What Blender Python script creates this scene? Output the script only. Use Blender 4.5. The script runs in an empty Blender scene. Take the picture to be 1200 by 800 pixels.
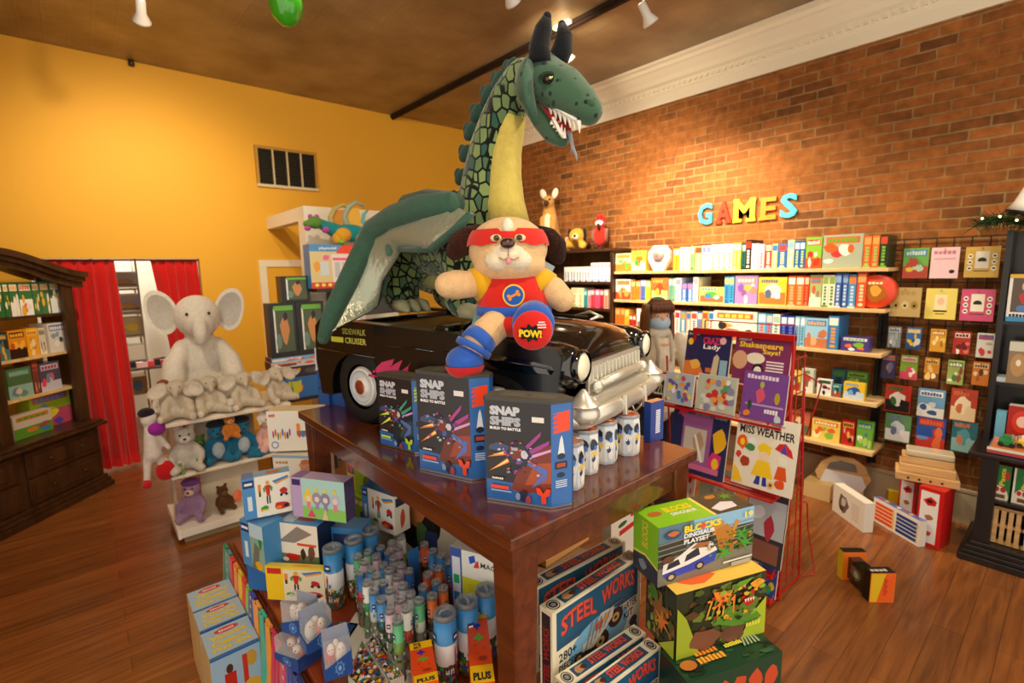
import bpy, bmesh, math, random
from mathutils import Vector, Matrix
SC = bpy.context.scene
COL = SC.collection
PI = math.pi
def V(*a): return Vector(a)
def R(d): return math.radians(d)
# ------------------------------------------------------------ camera geometry
FPX = 582.0; CAMZ = 1.9
_B = V(680, 95, -582).normalized(); _A = V(-508, 73, -582).normalized()
_A = (_A - _B*_A.dot(_B)).normalized(); _Z = _B.cross(_A)
RM = Matrix((_B, _A, _Z)); CAMP = V(0, 0, CAMZ)
def ray(u, v): return RM @ V(u-600, -(v-400), -FPX)
def onz(u, v, z): d = ray(u, v); return CAMP + d*((z-CAMZ)/d.z)
def onx(u, v, x): d = ray(u, v); return CAMP + d*(x/d.x)
def ony(u, v, y): d = ray(u, v); return CAMP + d*(y/d.y)
def onplane(u, v, p, nrm): d = ray(u, v); return CAMP + d*((p-CAMP).dot(nrm)/d.dot(nrm))
def proj(p):
    c = RM.transposed() @ (V(*p)-CAMP); return (600+FPX*c.x/-c.z, 400-FPX*c.y/-c.z)
def zat(u, v, x, y):           # height of the vertical line (x,y) where the sight line passes
    d = ray(u, v); t = (d.x*x+d.y*y)/(d.x**2+d.y**2); return CAMZ+t*d.z
def ycol(u, X, z):             # y on the line (X, ., z) seen in column u
    lo, hi = 0.0, 12.0
    for _ in range(40):
        m = (lo+hi)/2
        if proj((X, m, z))[0] > u: lo = m
        else: hi = m
    return (lo+hi)/2
cam = bpy.data.cameras.new('camera'); camo = bpy.data.objects.new('camera', cam); COL.objects.link(camo)
cam.sensor_width = 36; cam.lens = FPX/1200*36; cam.clip_start = .02
camo.matrix_world = Matrix.Translation(CAMP) @ RM.to_4x4()
cam.dof.use_dof = True; cam.dof.focus_distance = 1.5; cam.dof.aperture_fstop = 3.2
SC.camera = camo
# ------------------------------------------------------------ colour
def lin(c): return c/12.92 if c <= .04045 else ((c+.055)/1.055)**2.4
_cc = {}
def hx(h):
    if not isinstance(h, str): return h
    if h not in _cc:
        _cc[h] = tuple(lin(int(h[i:i+2], 16)/255) for i in (0, 2, 4))+(1.,)
    return _cc[h]
# ------------------------------------------------------------ materials
def newmat(name, rough=.5, spec=.5, metal=0, coat=0, sheen=0, alpha=1, bump=None, base=None, emit=None, estr=1, trans=0, tint=None):
    m = bpy.data.materials.new(name); m.use_nodes = True; nt = m.node_tree
    b = nt.nodes['Principled BSDF']
    b.inputs['Roughness'].default_value = rough; b.inputs['Specular IOR Level'].default_value = spec
    b.inputs['Metallic'].default_value = metal; b.inputs['Coat Weight'].default_value = coat
    b.inputs['Coat Roughness'].default_value = .08
    b.inputs['Sheen Weight'].default_value = sheen; b.inputs['Alpha'].default_value = alpha
    b.inputs['Transmission Weight'].default_value = trans
    if base: b.inputs['Base Color'].default_value = hx(base)
    else:
        a = nt.nodes.new('ShaderNodeAttribute'); a.attribute_name = 'Col'
        if tint:      # mottled weave: the colour varies a little with noise
            nz = nt.nodes.new('ShaderNodeTexNoise'); nz.inputs['Scale'].default_value = tint[0]; nz.inputs['Detail'].default_value = 3
            tc = nt.nodes.new('ShaderNodeTexCoord'); nt.links.new(tc.outputs['Object'], nz.inputs['Vector'])
            mr = nt.nodes.new('ShaderNodeMapRange'); mr.inputs[1].default_value = .3; mr.inputs[2].default_value = .7
            mr.inputs[3].default_value = 1-tint[1]; mr.inputs[4].default_value = 1+tint[1]*.5
            nt.links.new(nz.outputs['Fac'], mr.inputs[0])
            hs = nt.nodes.new('ShaderNodeHueSaturation'); nt.links.new(a.outputs['Color'], hs.inputs['Color']); nt.links.new(mr.outputs[0], hs.inputs['Value'])
            nt.links.new(hs.outputs[0], b.inputs['Base Color'])
        else: nt.links.new(a.outputs['Color'], b.inputs['Base Color'])
    if emit:
        b.inputs['Emission Color'].default_value = hx(emit); b.inputs['Emission Strength'].default_value = estr
    if bump:
        sc_, st, ds = bump
        nz = nt.nodes.new('ShaderNodeTexNoise'); nz.inputs['Scale'].default_value = sc_; nz.inputs['Detail'].default_value = 4
        tc = nt.nodes.new('ShaderNodeTexCoord'); nt.links.new(tc.outputs['Object'], nz.inputs['Vector'])
        bp = nt.nodes.new('ShaderNodeBump'); bp.inputs['Strength'].default_value = st; bp.inputs['Distance'].default_value = ds
        nt.links.new(nz.outputs['Fac'], bp.inputs['Height']); nt.links.new(bp.outputs[0], b.inputs['Normal'])
    return m
MT = {}
MT['card'] = newmat('printed_card', .32, .5)
MT['matte'] = newmat('matte_paint', .75, .3)
MT['gloss'] = newmat('gloss_plastic', .14, .6, coat=.4)
MT['satin'] = newmat('satin_plastic', .38, .5)
MT['plush'] = newmat('plush_fabric', .95, .15, sheen=.2, bump=(160, .7, .004), tint=(45, .1))
MT['fur'] = newmat('shaggy_plush', .95, .1, sheen=.08, bump=(90, 1., .01), tint=(60, .35))
MT['cloth'] = newmat('woven_cloth', .85, .2, sheen=.3, bump=(300, .3, .001))
MT['frost'] = newmat('frosted_clear_plastic', .15, .6, alpha=.42)
MT['metal'] = newmat('brushed_metal', .28, .5, metal=1)
MT['clear'] = newmat('clear_plastic', .12, .6, alpha=.28)
MT['skin'] = newmat('skin', .5, .4, bump=(200, .1, .001))
MT['foil'] = newmat('silver_lame', .25, .6, metal=.45, bump=(60, .6, .006))
def nodes(m): return m.node_tree.nodes, m.node_tree.links
def ramp(nt, stops):
    r = nt.nodes.new('ShaderNodeValToRGB'); e = r.color_ramp.elements
    while len(e) < len(stops): e.new(.5)
    for k, (p, c) in enumerate(stops): e[k].position = p; e[k].color = hx(c)
    return r
def woodmat(name, c0, c1, scale=(1, 14, 14), rough=.3, coat=.2, bumpst=.1, planks=None):
    m = newmat(name, rough, .5, coat=coat, base=c0); nt = m.node_tree; N, L = nodes(m); b = N['Principled BSDF']
    tc = N.new('ShaderNodeTexCoord'); mp = N.new('ShaderNodeMapping'); mp.inputs['Scale'].default_value = scale
    L.new(tc.outputs['Object'], mp.inputs['Vector'])
    nz = N.new('ShaderNodeTexNoise'); nz.inputs['Scale'].default_value = 2.2; nz.inputs['Detail'].default_value = 7; nz.inputs['Distortion'].default_value = .6
    L.new(mp.outputs[0], nz.inputs['Vector'])
    r = ramp(nt, [(.3, c0), (.7, c1)]); L.new(nz.outputs['Fac'], r.inputs[0]); out = r.outputs[0]
    if planks:
        bk = N.new('ShaderNodeTexBrick'); bk.inputs['Brick Width'].default_value = planks[0]; bk.inputs['Row Height'].default_value = planks[1]
        bk.inputs['Scale'].default_value = 1; bk.inputs['Mortar Size'].default_value = .0015; bk.inputs['Bias'].default_value = 0
        bk.inputs['Color1'].default_value = (1.15, 1.12, 1.1, 1); bk.inputs['Color2'].default_value = (.72, .72, .72, 1); bk.inputs['Mortar'].default_value = (.3, .28, .26, 1)
        L.new(tc.outputs['Object'], bk.inputs['Vector'])
        mx = N.new('ShaderNodeMix'); mx.data_type = 'RGBA'; mx.blend_type = 'MULTIPLY'; mx.inputs[0].default_value = 1
        L.new(out, mx.inputs[6]); L.new(bk.outputs['Color'], mx.inputs[7]); out = mx.outputs[2]
    L.new(out, b.inputs['Base Color'])
    bp = N.new('ShaderNodeBump'); bp.inputs['Strength'].default_value = bumpst; bp.inputs['Distance'].default_value = .004
    L.new(nz.outputs['Fac'], bp.inputs['Height']); L.new(bp.outputs[0], b.inputs['Normal'])
    return m
MT['floor'] = woodmat('laminate_floor', '74421f', 'a0622e', (1.2, 16, 1), .33, .15, .06, (1.3, .125))
MT['cherry'] = woodmat('cherry_wood', '4a200d', '6c3416', (10, 1.2, 10), .22, .5, .04)
MT['walnut'] = woodmat('dark_walnut', '2c190c', '4e3018', (8, 8, 1.2), .35, .2, .08)
MT['maple'] = woodmat('pale_shelf_board', 'cfa86c', 'e2c48e', (10, 1.5, 10), .45, .05, .03)
MT['pine'] = woodmat('raw_pine', 'b98a50', 'd8b078', (2, 2, 12), .6, 0, .05)
MT['blackwood'] = woodmat('black_stained_wood', '0f0c0a', '1e1712', (8, 8, 2), .35, .2, .06)
MT['orangewood'] = woodmat('orange_table_wood', '7a2c12', '99421d', (10, 1.2, 10), .3, .3, .04)
# yellow wall: rolled paint
m = newmat('yellow_paint', .62, .35, base='e6ac30', bump=(35, .08, .004)); MT['yellow'] = m
MT['whitepaint'] = newmat('white_paint', .5, .4, base='e8e0cc', bump=(30, .06, .003))
MT['greywhite'] = newmat('greyed_paint', .55, .4, base='c9c4b4')
MT['black'] = newmat('black_metal', .4, .5, base='0d0b0a')
MT['redmetal'] = newmat('red_powder_coat', .35, .5, base='b31210', coat=.2)
# brick
m = newmat('old_brick', .8, .25, base='8a4a20'); MT['brick'] = m; N, L = nodes(m); nt = m.node_tree; b = N['Principled BSDF']
tc = N.new('ShaderNodeTexCoord'); sx = N.new('ShaderNodeSeparateXYZ'); cb = N.new('ShaderNodeCombineXYZ')
L.new(tc.outputs['Object'], sx.inputs[0]); L.new(sx.outputs['Y'], cb.inputs['X']); L.new(sx.outputs['Z'], cb.inputs['Y'])
nzw = N.new('ShaderNodeTexNoise'); nzw.inputs['Scale'].default_value = 9; nzw.inputs['Detail'].default_value = 2
L.new(cb.outputs[0], nzw.inputs['Vector'])
va = N.new('ShaderNodeVectorMath'); va.operation = 'MULTIPLY_ADD'; va.inputs[1].default_value = (.012, .012, 0)
L.new(nzw.outputs['Color'], va.inputs[0]); L.new(cb.outputs[0], va.inputs[2])
bk = N.new('ShaderNodeTexBrick'); bk.inputs['Scale'].default_value = 1; bk.inputs['Brick Width'].default_value = .215; bk.inputs['Row Height'].default_value = .074
bk.inputs['Mortar Size'].default_value = .0075; bk.inputs['Mortar Smooth'].default_value = .25; bk.inputs['Bias'].default_value = -.1
bk.inputs['Color1'].default_value = hx('a2602c'); bk.inputs['Color2'].default_value = hx('643c1e'); bk.inputs['Mortar'].default_value = hx('987a4e')
L.new(va.outputs[0], bk.inputs['Vector'])
nz = N.new('ShaderNodeTexNoise'); nz.inputs['Scale'].default_value = 1.7; nz.inputs['Detail'].default_value = 6; L.new(cb.outputs[0], nz.inputs['Vector'])
rr = ramp(nt, [(.42, '000000'), (.62, 'ffffff')]); L.new(nz.outputs['Fac'], rr.inputs[0])
mx = N.new('ShaderNodeMix'); mx.data_type = 'RGBA'; ml = N.new('ShaderNodeMath'); ml.operation = 'MULTIPLY'; ml.inputs[1].default_value = .75
L.new(rr.outputs[0], ml.inputs[0]); L.new(ml.outputs[0], mx.inputs[0]); L.new(bk.outputs['Color'], mx.inputs[6]); mx.inputs[7].default_value = hx('985c28')
n2 = N.new('ShaderNodeTexNoise'); n2.inputs['Scale'].default_value = 14; n2.inputs['Detail'].default_value = 5; L.new(cb.outputs[0], n2.inputs['Vector'])
mr = N.new('ShaderNodeMapRange'); mr.inputs[1].default_value = .3; mr.inputs[2].default_value = .7; mr.inputs[3].default_value = .72; mr.inputs[4].default_value = 1.2
L.new(n2.outputs['Fac'], mr.inputs[0]); hs = N.new('ShaderNodeHueSaturation'); L.new(mr.outputs[0], hs.inputs['Value']); L.new(mx.outputs[2], hs.inputs['Color']); L.new(hs.outputs[0], b.inputs['Base Color'])
bp = N.new('ShaderNodeBump'); bp.inputs['Strength'].default_value = .6; bp.inputs['Distance'].default_value = .012; bp.invert = True
L.new(bk.outputs['Fac'], bp.inputs['Height']); L.new(bp.outputs[0], b.inputs['Normal'])
# tin ceiling
m = newmat('tin_ceiling', .38, .5, metal=.2, base='6b4a20'); MT['tin'] = m; N, L = nodes(m); nt = m.node_tree; b = N['Principled BSDF']
tc = N.new('ShaderNodeTexCoord'); nz = N.new('ShaderNodeTexNoise'); nz.inputs['Scale'].default_value = 2.2; nz.inputs['Detail'].default_value = 5; L.new(tc.outputs['Object'], nz.inputs['Vector'])
r = ramp(nt, [(.3, '80694a'), (.7, 'ab956e')]); L.new(nz.outputs['Fac'], r.inputs[0]); L.new(r.outputs[0], b.inputs['Base Color'])
bk = N.new('ShaderNodeTexBrick'); bk.offset = 0; bk.inputs['Scale'].default_value = 1; bk.inputs['Brick Width'].default_value = .15; bk.inputs['Row Height'].default_value = .15; bk.inputs['Mortar Size'].default_value = .012; bk.inputs['Mortar Smooth'].default_value = .8
L.new(tc.outputs['Object'], bk.inputs['Vector']); wv = N.new('ShaderNodeTexNoise'); wv.inputs['Scale'].default_value = 18; L.new(tc.outputs['Object'], wv.inputs['Vector'])
ad = N.new('ShaderNodeMath'); ad.operation = 'MULTIPLY_ADD'; ad.inputs[1].default_value = .5; L.new(bk.outputs['Fac'], ad.inputs[0]); L.new(wv.outputs['Fac'], ad.inputs[2])
bp = N.new('ShaderNodeBump'); bp.inputs['Strength'].default_value = .35; bp.inputs['Distance'].default_value = .006; L.new(ad.outputs[0], bp.inputs['Height']); L.new(bp.outputs[0], b.inputs['Normal'])
# dragon scales: green cells with dark seams
def scalemat(name, sc_, c0, c1, seam, w=.07, st=(1, 1, 1)):
    m = newmat(name, .95, .12, sheen=.4, base=c0); N, L = nodes(m); nt = m.node_tree; b = N['Principled BSDF']
    tc = N.new('ShaderNodeTexCoord'); mp = N.new('ShaderNodeMapping'); mp.inputs['Scale'].default_value = st; L.new(tc.outputs['Object'], mp.inputs[0])
    vo = N.new('ShaderNodeTexVoronoi'); vo.feature = 'DISTANCE_TO_EDGE'; vo.inputs['Scale'].default_value = sc_; vo.inputs['Randomness'].default_value = .55; L.new(mp.outputs[0], vo.inputs['Vector'])
    vc = N.new('ShaderNodeTexVoronoi'); vc.inputs['Scale'].default_value = sc_; vc.inputs['Randomness'].default_value = .55; L.new(mp.outputs[0], vc.inputs['Vector'])
    r0 = ramp(nt, [(.1, c0), (.6, c1)]); L.new(vc.outputs['Color'], r0.inputs[0])
    r1 = ramp(nt, [(w*.6, '000000'), (w, 'ffffff')]); L.new(vo.outputs['Distance'], r1.inputs[0])
    mx = N.new('ShaderNodeMix'); mx.data_type = 'RGBA'; L.new(r1.outputs[0], mx.inputs[0]); mx.inputs[6].default_value = hx(seam); L.new(r0.outputs[0], mx.inputs[7])
    L.new(mx.outputs[2], b.inputs['Base Color'])
    nz = N.new('ShaderNodeTexNoise'); nz.inputs['Scale'].default_value = 150; L.new(tc.outputs['Object'], nz.inputs['Vector'])
    bp = N.new('ShaderNodeBump'); bp.inputs['Strength'].default_value = .5; bp.inputs['Distance'].default_value = .003; L.new(nz.outputs['Fac'], bp.inputs['Height']); L.new(bp.outputs[0], b.inputs['Normal'])
    return m
MT['scale'] = scalemat('scaled_plush', 33, '2f5548', '7c9058', '080f0d', .11, (1, 1, .68))
MT['spots'] = newmat('spotted_plush', .95, .12, sheen=.4, base='3f6146')
N, L = nodes(MT['spots']); b = N['Principled BSDF']; nt = MT['spots'].node_tree
tc = N.new('ShaderNodeTexCoord'); vo = N.new('ShaderNodeTexVoronoi'); vo.inputs['Scale'].default_value = 38; L.new(tc.outputs['Object'], vo.inputs['Vector'])
r1 = ramp(nt, [(.22, '14201a'), (.3, '3c5c46')]); L.new(vo.outputs['Distance'], r1.inputs[0])
L.new(r1.outputs[0], b.inputs['Base Color'])
# ------------------------------------------------------------ mesh builder
def basis(d):
    d = d.normalized(); a = V(0, 0, 1) if abs(d.z) < .9 else V(1, 0, 0)
    x = a.cross(d).normalized(); return x, d.cross(x)
_tc = {}
def textmesh(s, bold=.0):
    k = (s, bold)
    if k not in _tc:
        cu = bpy.data.curves.new('t', 'FONT'); cu.body = s; cu.size = 1; cu.offset = bold; cu.resolution_u = 2; cu.fill_mode = 'FRONT'
        ob = bpy.data.objects.new('t', cu); me = bpy.data.meshes.new_from_object(ob)
        vs = [(v.co.x, v.co.y) for v in me.vertices]; fs = [tuple(p.vertices) for p in me.polygons]
        bpy.data.objects.remove(ob); bpy.data.curves.remove(cu); bpy.data.meshes.remove(me)
        x0 = min(v[0] for v in vs); x1 = max(v[0] for v in vs); y0 = min(v[1] for v in vs); y1 = max(v[1] for v in vs)
        _tc[k] = ([((x-x0)/(x1-x0), (y-y0)/(y1-y0)) for x, y in vs], fs)
    return _tc[k]
class Frame:      # a flat printed face: origin at lower left, u/v span it, n outwards
    def __init__(s, o, u, v): s.o, s.u, s.v = V(*o), V(*u), V(*v); s.n = s.u.cross(s.v).normalized(); s.k = 1
    def at(s, a, b, l): return s.o+s.u*a+s.v*b+s.n*(l*.00009+.0002)
class MB:
    def __init__(s): s.v = []; s.f = []; s.c = []; s.s = []
    def add(s, vs, fs, col, smooth=False):
        n = len(s.v); s.v += [V(*p) for p in vs]; c = hx(col)
        for f in fs: s.f.append([n+i for i in f]); s.c.append(c); s.s.append(smooth)
        return s
    def box(s, c, sz, col='888888', rot=None, cols=None, taper=None):
        a, b, h = [q/2 for q in sz]; t = taper or 1
        P = [V(-a, -b, -h), V(a, -b, -h), V(a, b, -h), V(-a, b, -h), V(-a*t, -b*t, h), V(a*t, -b*t, h), V(a*t, b*t, h), V(-a*t, b*t, h)]
        if rot is not None: P = [rot @ p for p in P]
        P = [p+V(*c) for p in P]
        F = [(0, 3, 2, 1), (4, 5, 6, 7), (0, 1, 5, 4), (2, 3, 7, 6), (3, 0, 4, 7), (1, 2, 6, 5)]   # bottom top front back left right
        if cols:
            for f, cc in zip(F, cols): s.add(P, [f], cc) if False else s._one(P, f, cc)
        else: s.add(P, F, col)
        return s
    def _one(s, P, f, c):
        n = len(s.v); s.v += [P[i] for i in f]; s.f.append([n, n+1, n+2, n+3]); s.c.append(hx(c)); s.s.append(False)
    def bx(s, x0, x1, y0, y1, z0, z1, col='888888', cols=None):
        return s.box(((x0+x1)/2, (y0+y1)/2, (z0+z1)/2), (x1-x0, y1-y0, z1-z0), col, cols=cols)
    def cyl(s, p0, p1, r0, r1=None, col='888888', n=14, caps=True, smooth=True):
        p0, p1 = V(*p0), V(*p1); r1 = r0 if r1 is None else r1; x, y = basis(p1-p0)
        A = [p0+(x*math.cos(2*PI*i/n)+y*math.sin(2*PI*i/n))*r0 for i in range(n)]
        B = [p1+(x*math.cos(2*PI*i/n)+y*math.sin(2*PI*i/n))*r1 for i in range(n)]
        s.add(A+B, [(i, (i+1) % n, n+(i+1) % n, n+i) for i in range(n)], col, smooth)
        if caps: s.add(A, [tuple(range(n-1, -1, -1))], col); s.add(B, [tuple(range(n))], col)
        return s
    def tube(s, pts, rad, col='888888', n=10, smooth=True, flat=None, cap=True):
        pts = [V(*p) for p in pts]; k = len(pts); rad = rad if isinstance(rad, (list, tuple)) else [rad]*k
        ring = []; x = None
        for i, p in enumerate(pts):
            d = (pts[min(i+1, k-1)]-pts[max(i-1, 0)]).normalized()
            if x is None: x, y = basis(d)
            else:
                x = (x-d*x.dot(d)).normalized(); y = d.cross(x)
            r = rad[i]; rx, ry = (r, r) if not isinstance(r, tuple) else r
            ring += [p+x*math.cos(2*PI*j/n)*rx+y*math.sin(2*PI*j/n)*ry for j in range(n)]
        F = [(i*n+j, i*n+(j+1) % n, (i+1)*n+(j+1) % n, (i+1)*n+j) for i in range(k-1) for j in range(n)]
        if cap: F += [tuple(range(n-1, -1, -1)), tuple((k-1)*n+j for j in range(n))]
        s.add(ring, F, col, smooth); return s
    def ell(s, c, r, col='888888', rot=None, seg=14, rings=9):
        c = V(*c); r = (r, r, r) if not isinstance(r, (tuple, list)) else r; P = []; F = []
        for i in range(rings+1):
            th = PI*i/rings
            for j in range(seg):
                ph = 2*PI*j/seg; p = V(math.sin(th)*math.cos(ph)*r[0], math.sin(th)*math.sin(ph)*r[1], math.cos(th)*r[2])
                P.append(c+(rot @ p if rot is not None else p))
        for i in range(rings):
            for j in range(seg): F.append((i*seg+j, (i+1)*seg+j, (i+1)*seg+(j+1) % seg, i*seg+(j+1) % seg))
        s.add(P, F, col, True); return s
    def lathe(s, prof, c=(0, 0, 0), col='888888', n=20, rot=None, smooth=True, cols=None):
        c = V(*c); P = []
        for r_, z_ in prof:
            for j in range(n):
                p = V(r_*math.cos(2*PI*j/n), r_*math.sin(2*PI*j/n), z_); P.append(c+(rot @ p if rot is not None else p))
        for i in range(len(prof)-1):
            cc = cols[i] if cols else col
            n0 = len(s.v) if i == 0 else n0
            if i == 0: s.v += P
            for j in range(n):
                s.f.append([n0+i*n+j, n0+i*n+(j+1) % n, n0+(i+1)*n+(j+1) % n, n0+(i+1)*n+j]); s.c.append(hx(cc)); s.s.append(smooth)
        return s
    def prism(s, poly, o, u, v, t, col, back=None):      # polygon in the u/v plane, extruded by -n*t
        o, u, v = V(*o), V(*u), V(*v); nn = u.cross(v).normalized()*t; k = len(poly)
        A = [o+u*a+v*b for a, b in poly]; B = [p-nn for p in A]
        ar = sum(poly[i][0]*poly[(i+1) % k][1]-poly[(i+1) % k][0]*poly[i][1] for i in range(k))
        if ar < 0: A.reverse(); B.reverse()
        s.add(A, [tuple(range(k))], col); s.add(B, [tuple(range(k-1, -1, -1))], back or col)
        s.add(A+B, [(i, k+i, k+(i+1) % k, (i+1) % k) for i in range(k)], back or col); return s
    # ---- printing on a Frame (coordinates are fractions of the face)
    def pr(s, fr, poly, col, l=None):
        if l is None: l = fr.k; fr.k += 1
        A = [fr.at(a, b, l) for a, b in poly]; k = len(poly)
        ar = sum(poly[i][0]*poly[(i+1) % k][1]-poly[(i+1) % k][0]*poly[i][1] for i in range(k))
        if ar < 0: A.reverse()
        s.add(A, [tuple(range(k))], col); return s
    def rect(s, fr, a0, b0, a1, b1, col): return s.pr(fr, [(a0, b0), (a1, b0), (a1, b1), (a0, b1)], col)
    def disc(s, fr, a, b, ra, rb, col, n=14, rot=0): return s.pr(fr, [(a+ra*math.cos(2*PI*i/n+rot), b+rb*math.sin(2*PI*i/n+rot)) for i in range(n)], col)
    def star(s, fr, a, b, ra, rb, col, n=10, q=.5): return s.pr(fr, [(a+(ra if i % 2 else ra*q)*math.cos(PI*i/n), b+(rb if i % 2 else rb*q)*math.sin(PI*i/n)) for i in range(2*n)], col)
    def blob(s, fr, a, b, ra, rb, col, rnd, n=9, j=.35):
        return s.pr(fr, [(min(1, max(0, a+ra*(1-rnd.random()*j)*math.cos(2*PI*i/n))), min(1, max(0, b+rb*(1-rnd.random()*j)*math.sin(2*PI*i/n)))) for i in range(n)], col)
    def text(s, fr, t, a0, b0, a1, b1, col, bold=.02, skew=0, arch=0, slope=0, rot90=False):
        vs, fs = textmesh(t, bold); l = fr.k; fr.k += 1; P = []
        for x, y in vs:
            if rot90: xx, yy = a0+(a1-a0)*(1-y), b0+(b1-b0)*x
            else: xx, yy = a0+(a1-a0)*(x+skew*y), b0+(b1-b0)*y+arch*(1-(2*x-1)**2)+slope*x
            P.append(fr.at(xx, yy, l))
        s.add(P, fs, col); return s
    def speck(s, fr, a0, b0, a1, b1, pal, n, sz, rnd):
        for _ in range(n):
            k = rnd.random()*.7+.3; a, c = rnd.uniform(a0, a1), rnd.uniform(b0, b1); s.pr(fr, [(min(1, max(0, a+sz*k*math.cos(t)*(.5+rnd.random()))), min(1, max(0, c+sz*k*math.sin(t)*(.5+rnd.random())))) for t in (0, 1.2, 2.5, 3.9, 5.1)], rnd.choice(pal))
        return s
    def build(s, name, mat='card', parent=None, loc=None, rotz=0, bevel=0, sub=0, remesh=0, smooth_it=0):
        me = bpy.data.meshes.new(name)
        me.from_pydata([tuple(p) for p in s.v], [], s.f); me.update()
        at = me.color_attributes.new('Col', 'FLOAT_COLOR', 'CORNER'); buf = []
        for p, c in zip(me.polygons, s.c): buf.extend(list(c)*p.loop_total)
        at.data.foreach_set('color', buf)
        me.polygons.foreach_set('use_smooth', s.s)
        me.materials.append(MT[mat] if isinstance(mat, str) else mat)
        o = bpy.data.objects.new(name, me); COL.objects.link(o)
        if parent: o.parent = parent
        if loc is not None: o.location = loc
        if rotz: o.rotation_euler = (0, 0, rotz)
        if bevel:
            md = o.modifiers.new('b', 'BEVEL'); md.width = bevel; md.segments = 2; md.limit_method = 'ANGLE'; md.angle_limit = R(40)
        if remesh:      # fuse the volumes into one continuous skin; plain colour carried by the material
            md = o.modifiers.new('r', 'REMESH'); md.mode = 'VOXEL'; md.voxel_size = remesh; md.use_smooth_shade = True
            if smooth_it: ms = o.modifiers.new('s', 'SMOOTH'); ms.iterations = smooth_it; ms.factor = .6
        if sub: md = o.modifiers.new('u', 'SUBSURF'); md.levels = sub; md.render_levels = sub
        return o
def tag(o, label, cat, group=None, kind=None):
    o['label'] = label; o['category'] = cat
    if group: o['group'] = group
    if kind: o['kind'] = kind
    return o
def thing(name, label, cat, loc=(0, 0, 0), rotz=0, group=None):
    o = bpy.data.objects.new(name, None); COL.objects.link(o); o.location = loc; o.rotation_euler = (0, 0, rotz); o.empty_display_size = .05
    return tag(o, label, cat, group)
def struct(o): o['kind'] = 'structure'; return o
_pm = {}
def solid(kind, col):      # a plain-colour version of a stock material (for fused skins)
    k = (kind, col)
    if k not in _pm:
        m = MT[kind].copy(); m.name = MT[kind].name+'_'+kind; nt = m.node_tree
        for n in list(nt.nodes):
            if n.type == 'ATTRIBUTE':
                rgb = nt.nodes.new('ShaderNodeRGB'); rgb.outputs[0].default_value = hx(col)
                for l in list(n.outputs['Color'].links): nt.links.new(rgb.outputs[0], l.to_socket)
                nt.nodes.remove(n)
        _pm[k] = m
    return _pm[k]
def rotm(ax, deg): return Matrix.Rotation(R(deg), 3, ax)
# ============================================================ the room
WX, WY, CZ = 4.75, 6.16, 3.94
b = MB().bx(-1.6, WX, -1.5, WY+2.4, -.05, 0); struct(b.build('floor', 'floor'))
b = MB().bx(-1.6, 3.32, -1.5, WY, CZ, CZ+.05).bx(3.32, WX, -1.5, WY, CZ, CZ+.05); struct(b.build('ceiling', 'tin'))
b = MB()
OX0, OX1, OZ = -.32, .985, 2.09
b.bx(-1.6, OX0, WY, WY+.12, 0, CZ).bx(OX1, WX, WY, WY+.12, 0, CZ).bx(OX0, OX1, WY, WY+.12, OZ, CZ); struct(b.build('wall_back', 'yellow'))
struct(MB().bx(WX, WX+.1, -1.5, WY+.12, 0, CZ).build('wall_right', 'brick'))
struct(MB().bx(-1.7, -1.6, 2.2, WY+2.4, 0, CZ).build('wall_left', 'yellow'))
# storeroom behind the curtain
struct(MB().bx(-1.6, 2.2, WY+2.3, WY+2.4, 0, 3).build('wall_storeroom', 'whitepaint'))
struct(MB().bx(1.5, 1.6, WY+.12, WY+2.3, 0, 3).build('wall_passage', 'whitepaint'))
struct(MB().bx(-1.6, 2.2, WY+.12, WY+2.4, 2.9, 3).build('ceiling_storeroom', 'whitepaint'))
# ceiling beam, crown moulding, baseboard
b = MB().bx(3.29, 3.35, -1.5, WY-.003, CZ-.035, CZ-.002, '2c1c10').bx(3.305, 3.335, -1.5, WY-.003, CZ-.055, CZ-.035, '2c1c10'); struct(b.build('trim_1', 'matte'))
prof = [(0, 3.57), (-.02, 3.57), (-.025, 3.66), (-.04, 3.68), (-.045, 3.74), (-.075, 3.76), (-.09, 3.80), (-.14, 3.86), (-.16, 3.87), (-.17, 3.90), (-.20, 3.91), (-.20, 3.938), (0, 3.938)]
b = MB()
P = [V(WX-.001+a, -1.5, z) for a, z in prof]; Q = [V(WX-.001+a, WY-.003, z) for a, z in prof]; k = len(P)
b.add(P+Q, [(i, (i+1) % k, k+(i+1) % k, k+i) for i in range(k)], 'efe6cf'); b.add(P, [tuple(range(k))], 'efe6cf')
for i in range(130): b.bx(WX-.062, WX-.043, -1.4+i*.058, -1.4+i*.058+.026, 3.695, 3.72, 'efe6cf')
struct(b.build('trim_2', 'matte'))
b = MB().bx(WX-.02, WX-.001, -1.5, WY-.003, 0.001, .24, 'a8987c').bx(WX-.026, WX-.001, -1.5, WY-.003, .24, .26, 'a8987c'); struct(b.build('baseboard_right', 'matte'))
struct(MB().bx(OX1+.001, 1.5, WY-.016, WY-.001, 0.001, .14, 'c78f20').build('baseboard_back', 'matte'))
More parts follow.
